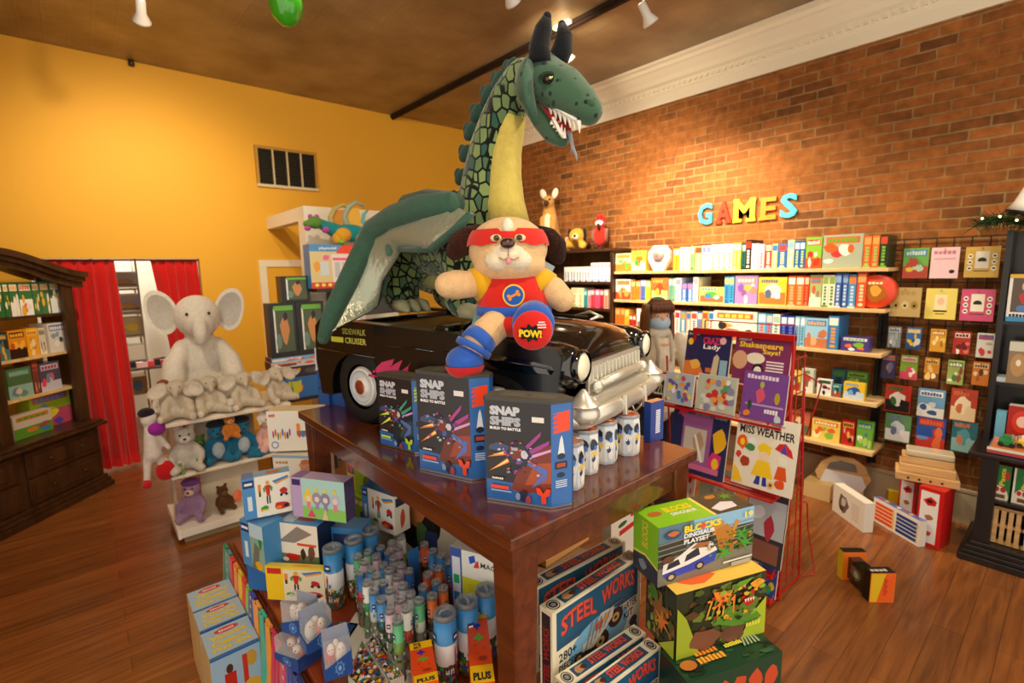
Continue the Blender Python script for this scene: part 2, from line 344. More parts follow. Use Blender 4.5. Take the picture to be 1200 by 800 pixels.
# the low partition box with its open side and the yellow doorway beyond
BX, BY, BZ = 1.68, 4.94, 2.55
b = MB()
b.bx(BX, 2.62, BY, BY+.1, 0.001, BZ)                         # front
b.bx(BX, BX+.1, BY+.1, BY+.17, 0.001, BZ)                   # post
b.bx(BX, BX+.1, BY+.17, WY-.003, 2.42, BZ)                   # beam over the open side
b.bx(2.52, 2.62, BY+.1, WY-.003, 0.001, BZ)
struct(b.build('wall_partition', 'whitepaint'))
b = MB().bx(1.555, 1.63, WY-.025, WY-.001, 0.001, 1.999, 'e9dfc6'); b.bx(1.555, 2.5, WY-.025, WY-.001, 2.0, 2.075, 'e9dfc6').bx(2.42, 2.5, WY-.025, WY-.001, 0.001, 1.999, 'e9dfc6'); struct(b.build('trim_3', 'matte'))
b = MB().bx(1.63, 2.42, WY-.012, WY-.001, .003, 2.0); struct(b.build('door_1', 'yellow'))
# wall vent
x0, x1, z0, z1 = 1.61, 2.285, 2.885, 3.325
t = thing('wall_vent', 'rectangular return-air vent with pale frame high on the yellow wall', 'vent', ((x0+x1)/2, WY-.004, (z0+z1)/2))
w, h = (x1-x0)/2, (z1-z0)/2
b = MB().bx(-w, w, -.03, 0, h-.03, h, 'b58a3c').bx(-w, w, -.03, 0, -h, -h+.03, 'd8c9a0').bx(-w, -w+.03, -.03, 0, -h+.03, h-.03, 'b58a3c').bx(w-.03, w, -.03, 0, -h+.03, h-.03, 'b58a3c')
for i in (1, 2, 3):
    xx = -w+.03+(2*w-.06)*i/4; b.bx(xx-.009, xx+.009, -.028, 0, -h+.03, h-.03, 'cdbb8e')
b.build('vent_frame', 'matte', t)
b = MB().bx(-w+.03, w-.03, -.004, 0, -h+.03, h-.03, '17120c'); b.build('backing', 'matte', t)
for i in range(4):
    xa = -w+.04+(2*w-.06)*i/4; b = MB()
    for j in range(16):
        z = -h+.045+j*(2*h-.09)/15; b.box((xa+.07, -.012, z), (.135, .012, .002), '4a4438', rotm('X', 35))
    b.build('louvre', 'satin', t)
# curtains
def curtain(name, label, poly_top, poly_bot, ztop, zbot, y0, nf, amp, thick=.012, col='c4120c'):
    b = MB(); n = nf*8; rows = 14
    P = []
    for r_ in range(rows+1):
        s_ = r_/rows; z = ztop+(zbot-ztop)*s_
        xa = poly_top[0]+(poly_bot[0]-poly_top[0])*s_; xb = poly_top[1]+(poly_bot[1]-poly_top[1])*s_
        for side in (0, 1):
            for i in range(n+1):
                q = i/n; a = amp*(.45+.55*s_)
                yy = y0+a*math.sin(q*nf*2*PI+.7*math.sin(5*s_+q*9))+.35*a*math.sin(q*nf*4.3*PI+1)
                P.append(V(xa+(xb-xa)*q+.01*math.sin(q*31+s_*4), yy+side*thick, z))
    W = 2*(n+1); F = []
    for r_ in range(rows):
        for i in range(n):
            a0 = r_*W+i; F.append((a0, a0+W, a0+W+1, a0+1)); a1 = a0+n+1; F.append((a1, a1+1, a1+W+1, a1+W))
        F.append((r_*W, r_*W+n+1, (r_+1)*W+n+1, (r_+1)*W)); F.append((r_*W+n, (r_+1)*W+n, (r_+1)*W+2*n+1, r_*W+2*n+1))
    for r_ in (0, rows):
        for i in range(n): F.append((r_*W+i, r_*W+i+1, r_*W+n+2+i, r_*W+n+1+i))
    b.add(P, F, col, True)
    o = b.build(name, 'cloth'); return tag(o, label, 'curtain', 'red curtains across the storeroom doorway')
cy = WY+.055
xl0 = OX0+.02; xl1 = ony(134, 303, cy).x; xb1 = ony(167, 545, cy).x
curtain('door_curtain', 'wide red curtain reaching the floor beside the dark armoire', (xl0, xl1), (xl0+.02, xb1), 2.07, .03, cy, 7, .035)
xr0 = ony(176, 303, cy).x; xr1 = OX1-.01
curtain('door_curtain', 'red curtain behind the big grey elephant, right side of the storeroom doorway', (xr0, xr1), (xr0+.16, xr1), 2.07, .03, cy, 5, .03)
t = MB().cyl((OX0+.002, cy+.006, 2.077), (OX1-.002, cy+.006, 2.077), .009, col='8a1a12', n=10).build('curtain_rod', 'satin')
tag(t, 'thin rod along the top of the red curtains', 'rod')
# ceiling lamps: track heads
def lamp_head(u, v, zl, aim, label, power, size=.055, spot=75, col=(1, .78, .48), blend=.6, stem=True, head=.12):
    P = onz(u, v, zl); A = V(*aim); d = (A-P).normalized(); q = d.to_track_quat('-Z', 'Y').to_matrix()
    t = thing('track_spotlight', label, 'spotlight', P, 0, 'white track spotlights on the ceiling')
    b = MB().lathe([(.02, .14), (.028, .135), (.03, .05), (size, .0), (size, -.012), (size-.006, -.012), (size-.006, 0.002), (.02, .03)], (0, 0, 0), 'f2efe6', 20, q); b.build('lamp_housing', 'satin', t)
    b = MB(); b.lathe([(0.0005, -.004), (size-.007, -.004)], (0, 0, 0), 'ffffff', 20, q); b.build('lamp_lens', MT['glow'], t)
    b = MB(); top = q @ V(0, 0, .1); b.cyl(top, V(top.x, top.y, CZ-.03-P.z), .011, col='f2efe6', n=10); b.bx(top.x-.03, top.x+.03, top.y-.09, top.y+.09, CZ-.032-P.z, CZ-.003-P.z, 'f2efe6'); b.build('lamp_stem', 'satin', t)
    L_ = bpy.data.lights.new('spot_beam', 'SPOT'); L_.energy = power; L_.spot_size = R(spot); L_.spot_blend = blend; L_.shadow_soft_size = .04; L_.color = col
    lo = bpy.data.objects.new('spot_beam', L_); COL.objects.link(lo); lo.location = P+d*.05; lo.rotation_euler = d.to_track_quat('-Z', 'Y').to_euler()
    return t
MT['glow'] = newmat('lamp_glow', .5, .5, base='ffffff', emit='ffe9c8', estr=40)
def beam(loc, aim, power, spot=80, col=(1, .78, .5), blend=.8, soft=.06):  # bare spot added to light the room, no fixture behind it
    L_ = bpy.data.lights.new('spot_beam', 'SPOT'); L_.energy = power; L_.spot_size = R(spot); L_.spot_blend = blend; L_.shadow_soft_size = soft; L_.color = col
    lo = bpy.data.objects.new('spot_beam', L_); COL.objects.link(lo); lo.location = loc; lo.rotation_euler = (V(*aim)-V(*loc)).to_track_quat('-Z', 'Y').to_euler()
WARM = (1, .82, .58)
hot = ony(150, 165, WY)
lp = onz(166, 24, 3.62); lamp_head(166, 24, 3.62, (lp.x+.05, lp.y+.9, lp.z-.8), 'white track spotlight near the left end of the ceiling, glowing brightly', 95, spot=110, blend=1, col=WARM)
lamp_head(601, 2, 3.62, (4.6, 3.2, 1.9), 'white track spotlight at the top edge, straight above the dragon neck', 260, spot=75, col=WARM)
lamp_head(762, 26, 3.62, (4.6, 1.9, 1.9), 'white track spotlight hanging right of the dragon horns', 110, spot=75, col=WARM)
lamp_head(667, 70, 3.66, (4.6, 2.6, 1.7), 'white track spotlight half hidden behind the dragon horns', 200, spot=80, col=WARM)
# green ornament and small sensor
P = onz(335, 6, 3.3); t = thing('hanging_ornament', 'shiny green teardrop ornament hanging from the ceiling', 'ornament', P)
b = MB().lathe([(.0005, -.125), (.03, -.118), (.068, -.085), (.085, -.03), (.078, .03), (.05, .08), (.02, .105), (.012, .12), (.0005, .125)], (0, 0, .02), '3fae22', 24); b.build('bulb', 'gloss', t)
MB().cyl((0, 0, .14), (0, 0, .165), .014, col='c8a040').build('cap', 'metal', t)
MB().cyl((0, 0, .165), (0, 0, CZ-.004-P.z), .0015, col='ffffff', n=5).build('string', 'cloth', t)
P = ony(154, 74, WY-.03); t = MB().lathe([(.0005, -.03), (.022, -.026), (.026, 0), (.02, .03), (.01, .035), (.0005, .035)], (0, 0, 0), '3a2a1c', 14).cyl((0, 0, .034), (0, .0, CZ-P.z-.004), .006, col='3a2a1c').build('ceiling_sensor', 'satin', None, P)
tag(t, 'tiny dark sensor where the yellow wall meets the ceiling', 'sensor')
# ------------------------------------------------------------ light
w = bpy.data.worlds.new('w'); SC.world = w; w.use_nodes = True; bg = w.node_tree.nodes['Background']
bg.inputs[0].default_value = (1, .9, .76, 1); bg.inputs[1].default_value = .9
beam((.2, .0, 3.7), (1.0, 1.6, 1.2), 55, 100, WARM)  # added spots under the ceiling for table, shelves and walls, sources unseen
beam((2.6, -.3, 3.7), (1.2, 1.3, 1.1), 110, 80, WARM)
beam((1.9, .6, 3.75), (3.2, 1.3, .9), 60, 90, WARM)
beam((-.3, 3.0, 3.7), (.9, 4.3, .8), 60, 90, WARM)
beam((2.4, 3.3, 3.7), (4.7, 4.4, 2.0), 70, 85, WARM)
beam((3.3, .2, 3.7), (4.6, .6, 1.6), 55, 60, WARM)
beam((1.0, 2.6, 3.7), (1.8, 6.1, 2.6), 75, 100, WARM)
beam((2.9, 2.9, 3.7), (4.75, 3.9, 3.3), 30, 130, WARM)  # added wash to lift the upper brick wall and crown
beam((2.9, .6, 3.7), (4.75, 1.2, 3.3), 10, 130, WARM)  # second, weaker wash added for the brick wall
beam((.4, 7.3, 2.85), (.5, 8.0, 1.2), 90, 140, (1, .95, .85))  # added to brighten the storeroom, no lamp built there
SC.view_settings.view_transform = 'Standard'; SC.view_settings.look = 'None'; SC.view_settings.gamma = 1; SC.view_settings.exposure = 0.68
# ============================================================ printed boxes
def frames(w, d, h):
    return {'F': Frame((-w/2, -d/2, 0), (w, 0, 0), (0, 0, h)), 'T': Frame((-w/2, -d/2, h), (w, 0, 0), (0, d, 0)),
            'L': Frame((-w/2, d/2, 0), (0, -d, 0), (0, 0, h)), 'R': Frame((w/2, -d/2, 0), (0, d, 0), (0, 0, h)),
            'B': Frame((w/2, d/2, 0), (-w, 0, 0), (0, 0, h))}
def title(b, fr, a0, b0, a1, b1, col, rnd, n=None):       # unreadable small print: a row of uneven marks
    n = n or rnd.randint(4, 7); w = (a1-a0)/n
    for i in range(n):
        k = rnd.random(); x = a0+i*w
        b.rect(fr, x, b0, x+w*.78, b0+(b1-b0)*(.75+.25*k), col)
def art(b, fr, rnd, pal, style='pic'):
    if style == 'pic':
        if rnd.random() < .5: b.rect(fr, 0, 0, 1, .3+.2*rnd.random(), rnd.choice(pal))
        for _ in range(rnd.randint(4, 7)):
            b.blob(fr, .15+.7*rnd.random(), .12+.5*rnd.random(), .1+.14*rnd.random(), .08+.14*rnd.random(), rnd.choice(pal), rnd)
        b.rect(fr, .08, .74, .92, .93, pal[0]); title(b, fr, .12, .77, .88, .9, pal[1], rnd)
    elif style == 'spine':
        b.rect(fr, .08, .72, .92, .94, pal[0])
        n = 5
        for i in range(n): b.rect(fr, .28, .2+.48*i/n, .72, .2+.48*(i+.72)/n, pal[1])
        b.disc(fr, .5, .1, .3, .05, pal[-1], 8)
    elif style == 'scene':
        b.rect(fr, .03, .03, .97, .45, pal[2 % len(pal)]); b.blob(fr, .5, .5, .35, .3, pal[0], rnd, 12); b.blob(fr, .35, .4, .16, .2, pal[1], rnd)
        b.blob(fr, .7, .35, .14, .18, pal[-1], rnd); title(b, fr, .1, .8, .7, .94, pal[1], rnd)
    elif style == 'faces':
        for i in range(3): 
            b.disc(fr, .2+.3*i, .4, .12, .14, pal[i % len(pal)]); b.disc(fr, .2+.3*i, .38, .05, .05, '3a2418', 8)
        title(b, fr, .15, .75, .85, .9, pal[0], rnd)
def carton(name, label, cat, loc, rotz, w, d, h, cols, paint=None, group=None, mat='card', bevel=.0015, parent=None, tilt=None):
    c = cols if isinstance(cols, (list, tuple)) else [cols]*4       # front, side, top, back
    c = list(c)+[c[-1]]*(4-len(c))
    b = MB().box((0, 0, h/2), (w, d, h), cols=[c[3], c[2], c[0], c[3], c[1], c[1]])
    if paint: paint(b, frames(w, d, h))
    o = b.build(name, mat, parent, loc, rotz, bevel)
    if tilt: o.rotation_euler = (R(tilt), 0, rotz)
    return tag(o, label, cat, group)
def onshelf(name, label, cat, pl, pr, z, d, top, cols, paint=None, group=None, h=None, **k):
    A, B = onz(*pl, z), onz(*pr, z); u = B-A; w = u.length; rz = math.atan2(u.y, u.x)
    if h is None: h = zat(top[0], top[1], A.x, A.y)-z
    dd = V(-u.y, u.x, 0).normalized()*(d/2); c = (A+B)/2+dd
    return carton(name, label, cat, (c.x, c.y, z+.0008), rz, w, d, h, cols, paint, group, **k)
ORD = ['first', 'second', 'third', 'fourth', 'fifth', 'sixth', 'seventh', 'eighth', 'ninth', 'tenth', 'eleventh', 'twelfth', 'thirteenth', 'fourteenth', 'fifteenth', 'sixteenth', 'seventeenth', 'eighteenth', 'nineteenth', 'twentieth', 'twenty-first', 'twenty-second', 'twenty-third', 'twenty-fourth', 'twenty-fifth', 'twenty-sixth', 'twenty-seventh', 'twenty-eighth', 'twenty-ninth', 'thirtieth', 'thirty-first', 'thirty-second', 'thirty-third', 'thirty-fourth', 'thirty-fifth', 'thirty-sixth', 'thirty-seventh', 'thirty-eighth', 'thirty-ninth', 'fortieth', 'forty-first', 'forty-second', 'forty-third', 'forty-fourth', 'forty-fifth', 'forty-sixth', 'forty-seventh', 'forty-eighth', 'forty-ninth', 'fiftieth']
# ============================================================ games wall
GX = 4.42; SY0, SY1 = .955, 3.40; SZ = [1.876, 1.573, 1.24, .862, .478]
t = thing('wall_shelving', 'long pale wooden shelves of games along the brick wall', 'shelving', (WX, (SY0+SY1)/2, 0))
yc = (SY0+SY1)/2
for z in SZ: MB().bx(GX-WX, -.012, SY0-yc, SY1-yc, z-.028, z, 'd9b67c').build('shelf_board', 'maple', t, bevel=.003)
for y in (SY0+.06, 1.75, 2.55, SY1-.06):
    b = MB().bx(-.012, -.002, y-yc-.015, y-yc+.015, .3, 2.1, '16100c')
    for z in SZ: b.bx(-.26, -.012, y-yc-.006, y-yc+.006, z-.055, z-.0285, '16100c')
    b.build('upright', 'satin', t)
# colours and pixel columns of every box: (u0, u1, height, kind, front, accents...)
G1 = [(721, 739, .19, 'f', 'dfe9b0', ['6fae3c', 'f08a3a', '3a8a4a']), (740, 757, .21, 'f', 'e2c34a', ['e8762a', '4aa04a', 'fff2c0']),
 (789, 796, .21, 's', 'e8c63a', ['fff6d0', 'c87a20']), (796.5, 802, .22, 's', 'f6f2e4', ['e8d8a8', 'c8b890']), (802.5, 808, .22, 's', 'f4f0e8', ['dcd4c0', 'b0a890']),
 (808.5, 813, .225, 's', '9fc88a', ['f4f4e0', '4a8a4a']), (813.5, 822, .225, 's', 'dcae7c', ['7a5230', 'f2dcb8']), (822.5, 827, .225, 's', 'ece6f0', ['8a7ab8', 'c0b0d8']), (827.5, 832, .225, 's', 'f0ecf2', ['7a8ac8', 'c0b0d8']),
 (832.5, 838.5, .23, 's', 'fbf7ea', ['e8dcc0', 'd8a070']), (839, 845, .23, 's', 'fbf7ea', ['e8dcc0', 'c88a60']), (845.5, 851.5, .23, 's', 'fbf7ea', ['e8dcc0', 'd8a070']), (852, 858, .23, 's', 'fbf7ea', ['d8b8e0', 'c88a60']),
 (858.5, 863, .235, 's', 'f0dc3a', ['c8b8e0', 'fff6b0']), (863.5, 868, .235, 's', 'f0dc3a', ['c8b8e0', 'fff6b0']), (868.5, 873, .225, 's', '2a6a62', ['e8e0c0', '18302c']), (873.5, 880, .255, 's', '1c1614', ['e03a24', 'f2ead8']),
 (880.5, 888.5, .22, 's', 'f6f4ee', ['b8b0c8', 'd8d0e0']), (889, 895.5, .21, 's', 'f0c8d4', ['f8eaf0', 'd880a0']), (896, 904, .215, 's', 'd84434', ['f4d8a8', 'f0e0c8']), (904.5, 911, .21, 's', 'd8e08a', ['3a7ac8', 'f0f0c8']),
 (911.5, 921.5, .21, 's', '2a72c0', ['e04a3a', 'f0e0a0']), (922, 930, .235, 's', 'dfe8a0', ['8ab8d8', 'f4f4d8']), (930.5, 936.5, .22, 's', '2866b8', ['f2f6fa', 'c8e070']), (937, 943, .22, 's', '2866b8', ['f2f6fa', 'c8e070']),
 (943.5, 962.5, .245, 'f', '8ac43a', ['e8562a', 'f2e8d8', 'd83a2a']), (963.5, 1010.5, .255, 'f', 'a8b098', ['d8622a', '6aa83a', 'c83a3a', '4a6a9a', 'e8e8dc']), (1011, 1020.5, .235, 's', 'd8602a', ['f0a050', '9ac060']), (1021, 1030, .235, 's', 'dc6a2c', ['f0a050', '9ac060']), (1030.5, 1040, .235, 's', '26301c', ['c84a2a', '7ab03a'])]
G2 = [(721, 738, .215, 'f', 'f4ecdc', ['d84a30', 'e8a050', '8ab070']), (739, 744, .2, 's', 'e8923a', ['f4c88a', 'c86a20']), (744.5, 749.5, .2, 's', 'e8923a', ['f4c88a', 'c86a20']), (750, 756, .21, 's', '6a86c8', ['eef0fa', '4a5aa0']), (756.5, 762, .2, 's', 'f2e24a', ['fff8c0', 'd0b020']),
 (763, 783, .23, 'f', 'e8723a', ['d84a28', 'f4b04a', 'f8dc80']), (783.5, 787, .225, 's', '7ab8a0', ['e8f4ea', '4a8a70']), (787.5, 791, .225, 's', '9ac8a8', ['e8f4ea', '4a8a70']), (791.5, 798, .23, 's', 'f2eef0', ['d890a0', 'b8a0b0']),
 (798.5, 804.5, .18, 's', '4a7ad0', ['f080a8', 'c8d8f8']), (805, 811.5, .18, 's', '4a7ad0', ['f080a8', 'c8d8f8']), (812, 818, .235, 's', 'f4efe4', ['d8a0a8', 'a8a0c0']), (819, 848, .145, 'f', 'e8e070', ['5ab04a', '3a8ad0', 'e86a4a', 'f4f0d8']),
 (848.5, 854, .24, 's', '3a9ad0', ['f0e070', '2a6aa8']), (854.5, 860, .24, 's', '4aa4d4', ['f0e070', '2a6aa8']), (861, 887.5, .25, 'f', 'a888c8', ['f08a6a', 'f4c8d8', '8a5ab0', 'f2b050']), (888.5, 921.5, .235, 'f', 'f2c63a', ['fbf3d0', '5a6a8a', 'c87a3a', 'e8eef2']),
 (922.5, 931.5, .245, 's', 'e8702e', ['f8e8d8', 'f2b080']), (932, 941.5, .245, 's', 'e8702e', ['f8e8d8', 'f2b080']), (942, 947.5, .245, 's', 'd83428', ['f0c0a0', 'e87a50']), (948, 962, .25, 'f', 'a8b870', ['d8604a', '4a90a8', 'f0e8d0']),
 (963, 970, .25, 's', 'f4efd8', ['8aa84a', '5a8a3a']), (970.5, 978, .25, 's', 'f4efd8', ['8aa84a', '5a8a3a']), (978.5, 985.5, .265, 's', '3a62a8', ['88a8d8', 'c8d8f0']), (986, 993, .265, 's', '3a62a8', ['88a8d8', 'c8d8f0']), (993.5, 1002.5, .255, 's', '4a88c0', ['e8803a', 'c0d8e8']), (1003.5, 1014.5, .27, 's', 'd84e28', ['f0a060', 'e8d0a0'])]
G3 = [(721, 726.5, .235, 's', 'e8782a', ['f4b068', 'c85a18']), (727, 731.5, .235, 's', 'e8782a', ['f4b068', 'c85a18']), (732, 736.5, .225, 's', 'f0c03a', ['fae08a', 'c89020']), (737, 740.5, .17, 's', 'c83a30', ['f2e0d0', '8a2018']), (741, 744.5, .17, 's', 'c83a30', ['f2e0d0', '8a2018']),
 (746, 774, .24, 'f', 'f0eae0', ['c8b8a8', 'e0c8b0', '8a7868']), (775, 782, .25, 's', 'd04030', ['f0d0b8', 'e87a50']), (782.5, 790, .25, 's', 'd84a34', ['f0d0b8', 'f09a60']), (790.5, 796.5, .24, 's', 'f2e8e0', ['d83a3a', 'e08a80']), (797, 803, .235, 's', '5a9ac0', ['f0903a', 'e0e8e8']), (803.5, 809, .235, 's', 'e8a88a', ['4a7ab0', 'f2e8d8']),
 (809.5, 816.5, .24, 's', 'e8e4d8', ['c8503a', '4a6a9a']), (817, 822, .24, 's', '4a8ac8', ['f0e0d0', 'c84a3a']), (822.5, 829, .25, 's', 'f0c050', ['d0503a', '4a6a9a']), (829.5, 835.5, .25, 's', 'c8e0e8', ['3a7ab0', 'e8603a']), (836, 886.5, .265, 'f', 'f2ecd4', ['e85a48', 'f0c84a', '3a2a22', 'e89a58']),
 (887.5, 896.5, .26, 's', '7ab8d8', ['f2f4f0', 'd86a5a']), (897, 904.5, .255, 's', '5a98c8', ['f2c8c0', 'e04a3a']), (905, 913.5, .255, 's', 'e8ead8', ['a8c0b8', '6a8a9a']), (914, 921.5, .25, 's', '1c2a8a', ['dfe6f4', '5a70c8']), (922, 930.5, .25, 's', '1c2a8a', ['dfe6f4', '5a70c8']),
 (931, 936.5, .245, 's', '8ac0dc', ['e8f2f6', '4a88b0']), (937, 942.5, .245, 's', '8ac0dc', ['e8f2f6', '4a88b0']), (943, 969.5, .24, 'f', '9acbe4', ['3a8ac8', 'e0b080', 'f4f0e4', 'c87850']), (970, 982.5, .265, 's', '3a82c0', ['f0f0e0', 'e8a04a']), (985, 1018, .11, 'f', '4a3a88', ['e8eef4', '7ab83a', 'f09a3a', 'e8702a'])]
CN = {'s': 'game box', 'f': 'game box'}
def cname(h):
    r, g, b_ = [int(h[i:i+2], 16)/255 for i in (0, 2, 4)]; mx_, mn = max(r, g, b_), min(r, g, b_)
    if mx_ < .22: return 'black'
    if mx_-mn < .12: return 'white' if mx_ > .85 else 'grey'
    if mx_ == r:
        hue = ((g-b_)/(mx_-mn)) % 6
    elif mx_ == g: hue = 2+(b_-r)/(mx_-mn)
    else: hue = 4+(r-g)/(mx_-mn)
    if mx_-mn < .25 and mx_ > .8: return {0: 'cream', 1: 'cream', 2: 'pale green', 3: 'pale blue', 4: 'pale lilac', 5: 'pale pink', 6: 'pale pink'}[round(hue)]
    q = hue*60
    return 'red' if q < 14 or q > 345 else 'orange' if q < 36 else 'yellow' if q < 66 else 'green' if q < 165 else 'blue' if q < 245 else 'purple' if q < 300 else 'pink'
def row(items, X, z, seed, where, grp, dep=.24, cat='board game', name='game_box', back=WX-.02):
    rnd = random.Random(seed); n = len(items)
    for i, (u0, u1, h, k, c, pal) in enumerate(items):
        ya, yb = ycol(u0, X, z+h*.5), ycol(u1, X, z+h*.5)
        w = ya-yb-.001; d = min(dep, back-X-.005)*(1 if k == 's' else rnd.uniform(.25, .4)); xo = X+rnd.uniform(0, .012)
        pos = ORD[i]+' from the left' if i < n/2 else (ORD[n-1-i]+' from the right' if i < n-1 else 'at the right end')
        if i == 0: pos = 'at the left end'
        def paint(b, fr, c=c, pal=pal, k=k):
            art(b, fr['F'], rnd, pal, 'spine' if k == 's' else rnd.choice(['pic', 'scene', 'pic']))
            if k == 's' and i % 2: b.rect(fr['F'], 0, 0, 1, .05, pal[-1])
        lab = ('%s %s %s, %s' % (cname(c), 'game box' if k == 's' else 'face-out box', where, pos))
        carton(name, lab, cat, (xo+d/2, (ya+yb)/2, z+.0008), -PI/2, w, d, h, [c, c, c], paint, grp)
row(G1, GX+.02, SZ[0], 1, 'on the top games shelf', 'game boxes on the top games shelf')
row(G2, GX+.02, SZ[1], 2, 'on the second games shelf', 'game boxes on the second games shelf')
row(G3, GX+.02, SZ[2], 3, 'on the third games shelf', 'game boxes on the third games shelf')
G4b = [(925, 938, .17, 'f', 'e0c040', ['3a6a4a', 'f2e8c8', 'b03a2a']), (939, 953, .2, 'f', 'c8d0b8', ['b84a3a', '4a7a4a', 'e8e8d8']), (957, 974, .13, 'f', 'e8eae8', ['1c2c30', '3a6a3a', 'c83a3a']), (975, 985, .1, 'f', '4a8a98', ['2a4a3a', 'd8e0d0', 'b04a3a']), (988, 1013, .135, 'f', 'e8c030', ['2a5aa0', '7ab0d8', 'c8d8e0'])]
row(G4b, GX+.02, SZ[3], 4, 'on the fourth games shelf', 'small boxes on the fourth games shelf', .14)
G4c = [(974, 990, .2, 's', '2a5a7a', ['3a7a3a', '1a2a20']), (991, 1016, .2, 'f', '4a7a3a', ['8ab04a', '2a4a20', 'c8c080'])]
row(G4c, GX+.17, SZ[3], 5, 'at the back of the fourth games shelf', 'boxes behind the small boxes', .1)
G5 = [(925, 948, .2, 'f', 'c86a4a', ['e8d0a0', '7a3a2a', '4a7a4a']), (951, 984, .17, 'f', 'f0d060', ['e86a30', 'f8f0c0', '8ac04a']), (986, 1001, .2, 'f', 'b82a20', ['e8b050', '5a1810', 'e0a080']), (1003, 1022, .215, 'f', '6aa838', ['3a78b0', 'a8d060', 'e8f0e0'])]
row(G5, GX+.06, SZ[4], 6, 'on the lowest games shelf', 'boxes on the lowest games shelf', .16)
# round red box at the right end of the second shelf; hex clamshell on the top one
y = ycol(1026, GX+.05, 1.7); rx = Matrix.Rotation(-PI/2, 3, 'Y')
b = MB().lathe([(.0005, .05), (.118, .05), (.125, .045), (.125, -.045), (.118, -.05), (.0005, -.05)], (0, 0, .126), 'd8431f', 28, rx)
fr = Frame((-.052, .12, 0), (0, -.24, 0), (0, 0, .25)); rnd = random.Random(5); b.blob(fr, .5, .5, .34, .34, 'a8601c', rnd, 14); b.blob(fr, .5, .55, .18, .2, 'd8a040', rnd, 10); title(b, fr, .3, .72, .7, .8, 'f4e0b0', rnd)
tag(b.build('game_tin', 'card', None, (GX+.09, y, SZ[1]+.001), 0), 'round red-orange game tin at the right end of the second games shelf', 'board game')
y = ycol(773, GX+.05, 2.0)
t = thing('toy_clamshell', 'pale rounded octagonal clamshell pack standing on the top games shelf', 'toy package', (GX+.06, y, SZ[0]+.001), -PI/2)
poly = [(.5+.5*math.cos(PI/8+i*PI/4), .5+.5*math.sin(PI/8+i*PI/4)) for i in range(8)]
poly = [(.28, 0), (.72, 0), (1, .45), (.97, .72), (.74, .97), (.26, .97), (.03, .72), (0, .45)]
b = MB().prism(poly, (-.125, -.03, 0), (.25, 0, 0), (0, 0, .26), .05, 'eef0ea'); fr = Frame((-.125, -.0305, 0), (.25, 0, 0), (0, 0, .26)); b.rect(fr, .25, .06, .75, .24, '8ac8c0'); title(b, fr, .22, .3, .78, .4, 'd8a8b8', rnd); b.build('card_back', 'card', t, bevel=.004)
b = MB().lathe([(.0005, .035), (.05, .03), (.068, .012), (.072, 0)], (0, -.032, .165), 'b8a0a8', 20, rotm('X', 90)); b.build('bubble', 'gloss', t)
b = MB().ell((0, -.055, .165), (.03, .02, .034), 'c08a78'); b.build('doll_head', 'satin', t)
# ---- dark bookcase left of the games
LY0, LY1 = 3.405, 4.75
t = thing('bookcase', 'dark wooden bookcase with soft toys on top, left of the games shelves', 'bookcase', (GX-.02, LY0, 0))
MB().bx(0, .32, 0, .035, 0, 2.13).build('side_panel', 'walnut', t, bevel=.003); MB().bx(0, .32, LY1-LY0-.035, LY1-LY0, 0, 2.13).build('side_panel', 'walnut', t)
MB().bx(.305, .32, .036, LY1-LY0-.036, .002, 2.12).build('back_panel', 'walnut', t)
for z in (2.13, 1.765, 1.465, 1.15, .78, .4): MB().bx(-.015 if z > 2 else 0.004, .304, .036 if z < 2 else -.02, LY1-LY0-.036, z-.03, z).build('shelf_board', 'walnut', t, bevel=.002)
B1 = []
for i in range(9): B1.append((661+i*3.4, 664.2+i*3.4, .17, 's', 'f2f0ea', ['e8eaf2', '4a70c0', '3a62b8']))
for i in range(6): B1.append((692+i*3.9, 695.7+i*3.9, .21, 's', 'e4e0ee', ['d8b0c0', '8a9ad0', '7a8ac8']))
row(B1, GX+.01, 1.765, 7, 'on the upper bookcase shelf', 'small boxes on the upper bookcase shelf', .2)
B2 = [(650, 655, .2, 's', 'dcd8e8', ['8a9ad0', '5a6ab0']), (656, 662, .2, 's', 'e8e4dc', ['c0a0a0', '8a9ad0']), (663, 668, .2, 's', 'f0ecd8', ['d8c890', '8a9ad0']), (669, 676, .225, 's', 'f4f2d8', ['e0dca0', 'b0b868']), (677, 683.5, .225, 's', 'f4f2d8', ['e0dca0', 'b0b868']), (684, 687.5, .2, 's', '3aa0a0', ['b0e0e0', '2a7a80']), (688, 691.5, .2, 's', 'e8a0b0', ['f8e0e8', 'c85a7a']), (692, 696.5, .21, 's', 'd84a5a', ['f8d0d8', 'a82a40']), (697, 702, .21, 's', 'e85a80', ['f8d8e4', 'b83a60']), (702.5, 707, .21, 's', 'c83a50', ['f0c0c8', '8a2038']), (707.5, 712.5, .21, 's', 'd8a890', ['f4e4d8', 'a86a58'])]
row(B2, GX+.01, 1.465, 8, 'on the middle bookcase shelf', 'boxes on the middle bookcase shelf', .2)
B3 = [(690, 700, .13, 'f', '7ab8d8', ['f2f4f0', '3a70a8']), (701, 713, .12, 'f', '4a98c8', ['f2f4f0', 'e8c8a0'])]
row(B3, GX+.01, 1.15, 9, 'on the lower bookcase shelf', 'blue boxes on the lower bookcase shelf', .2)
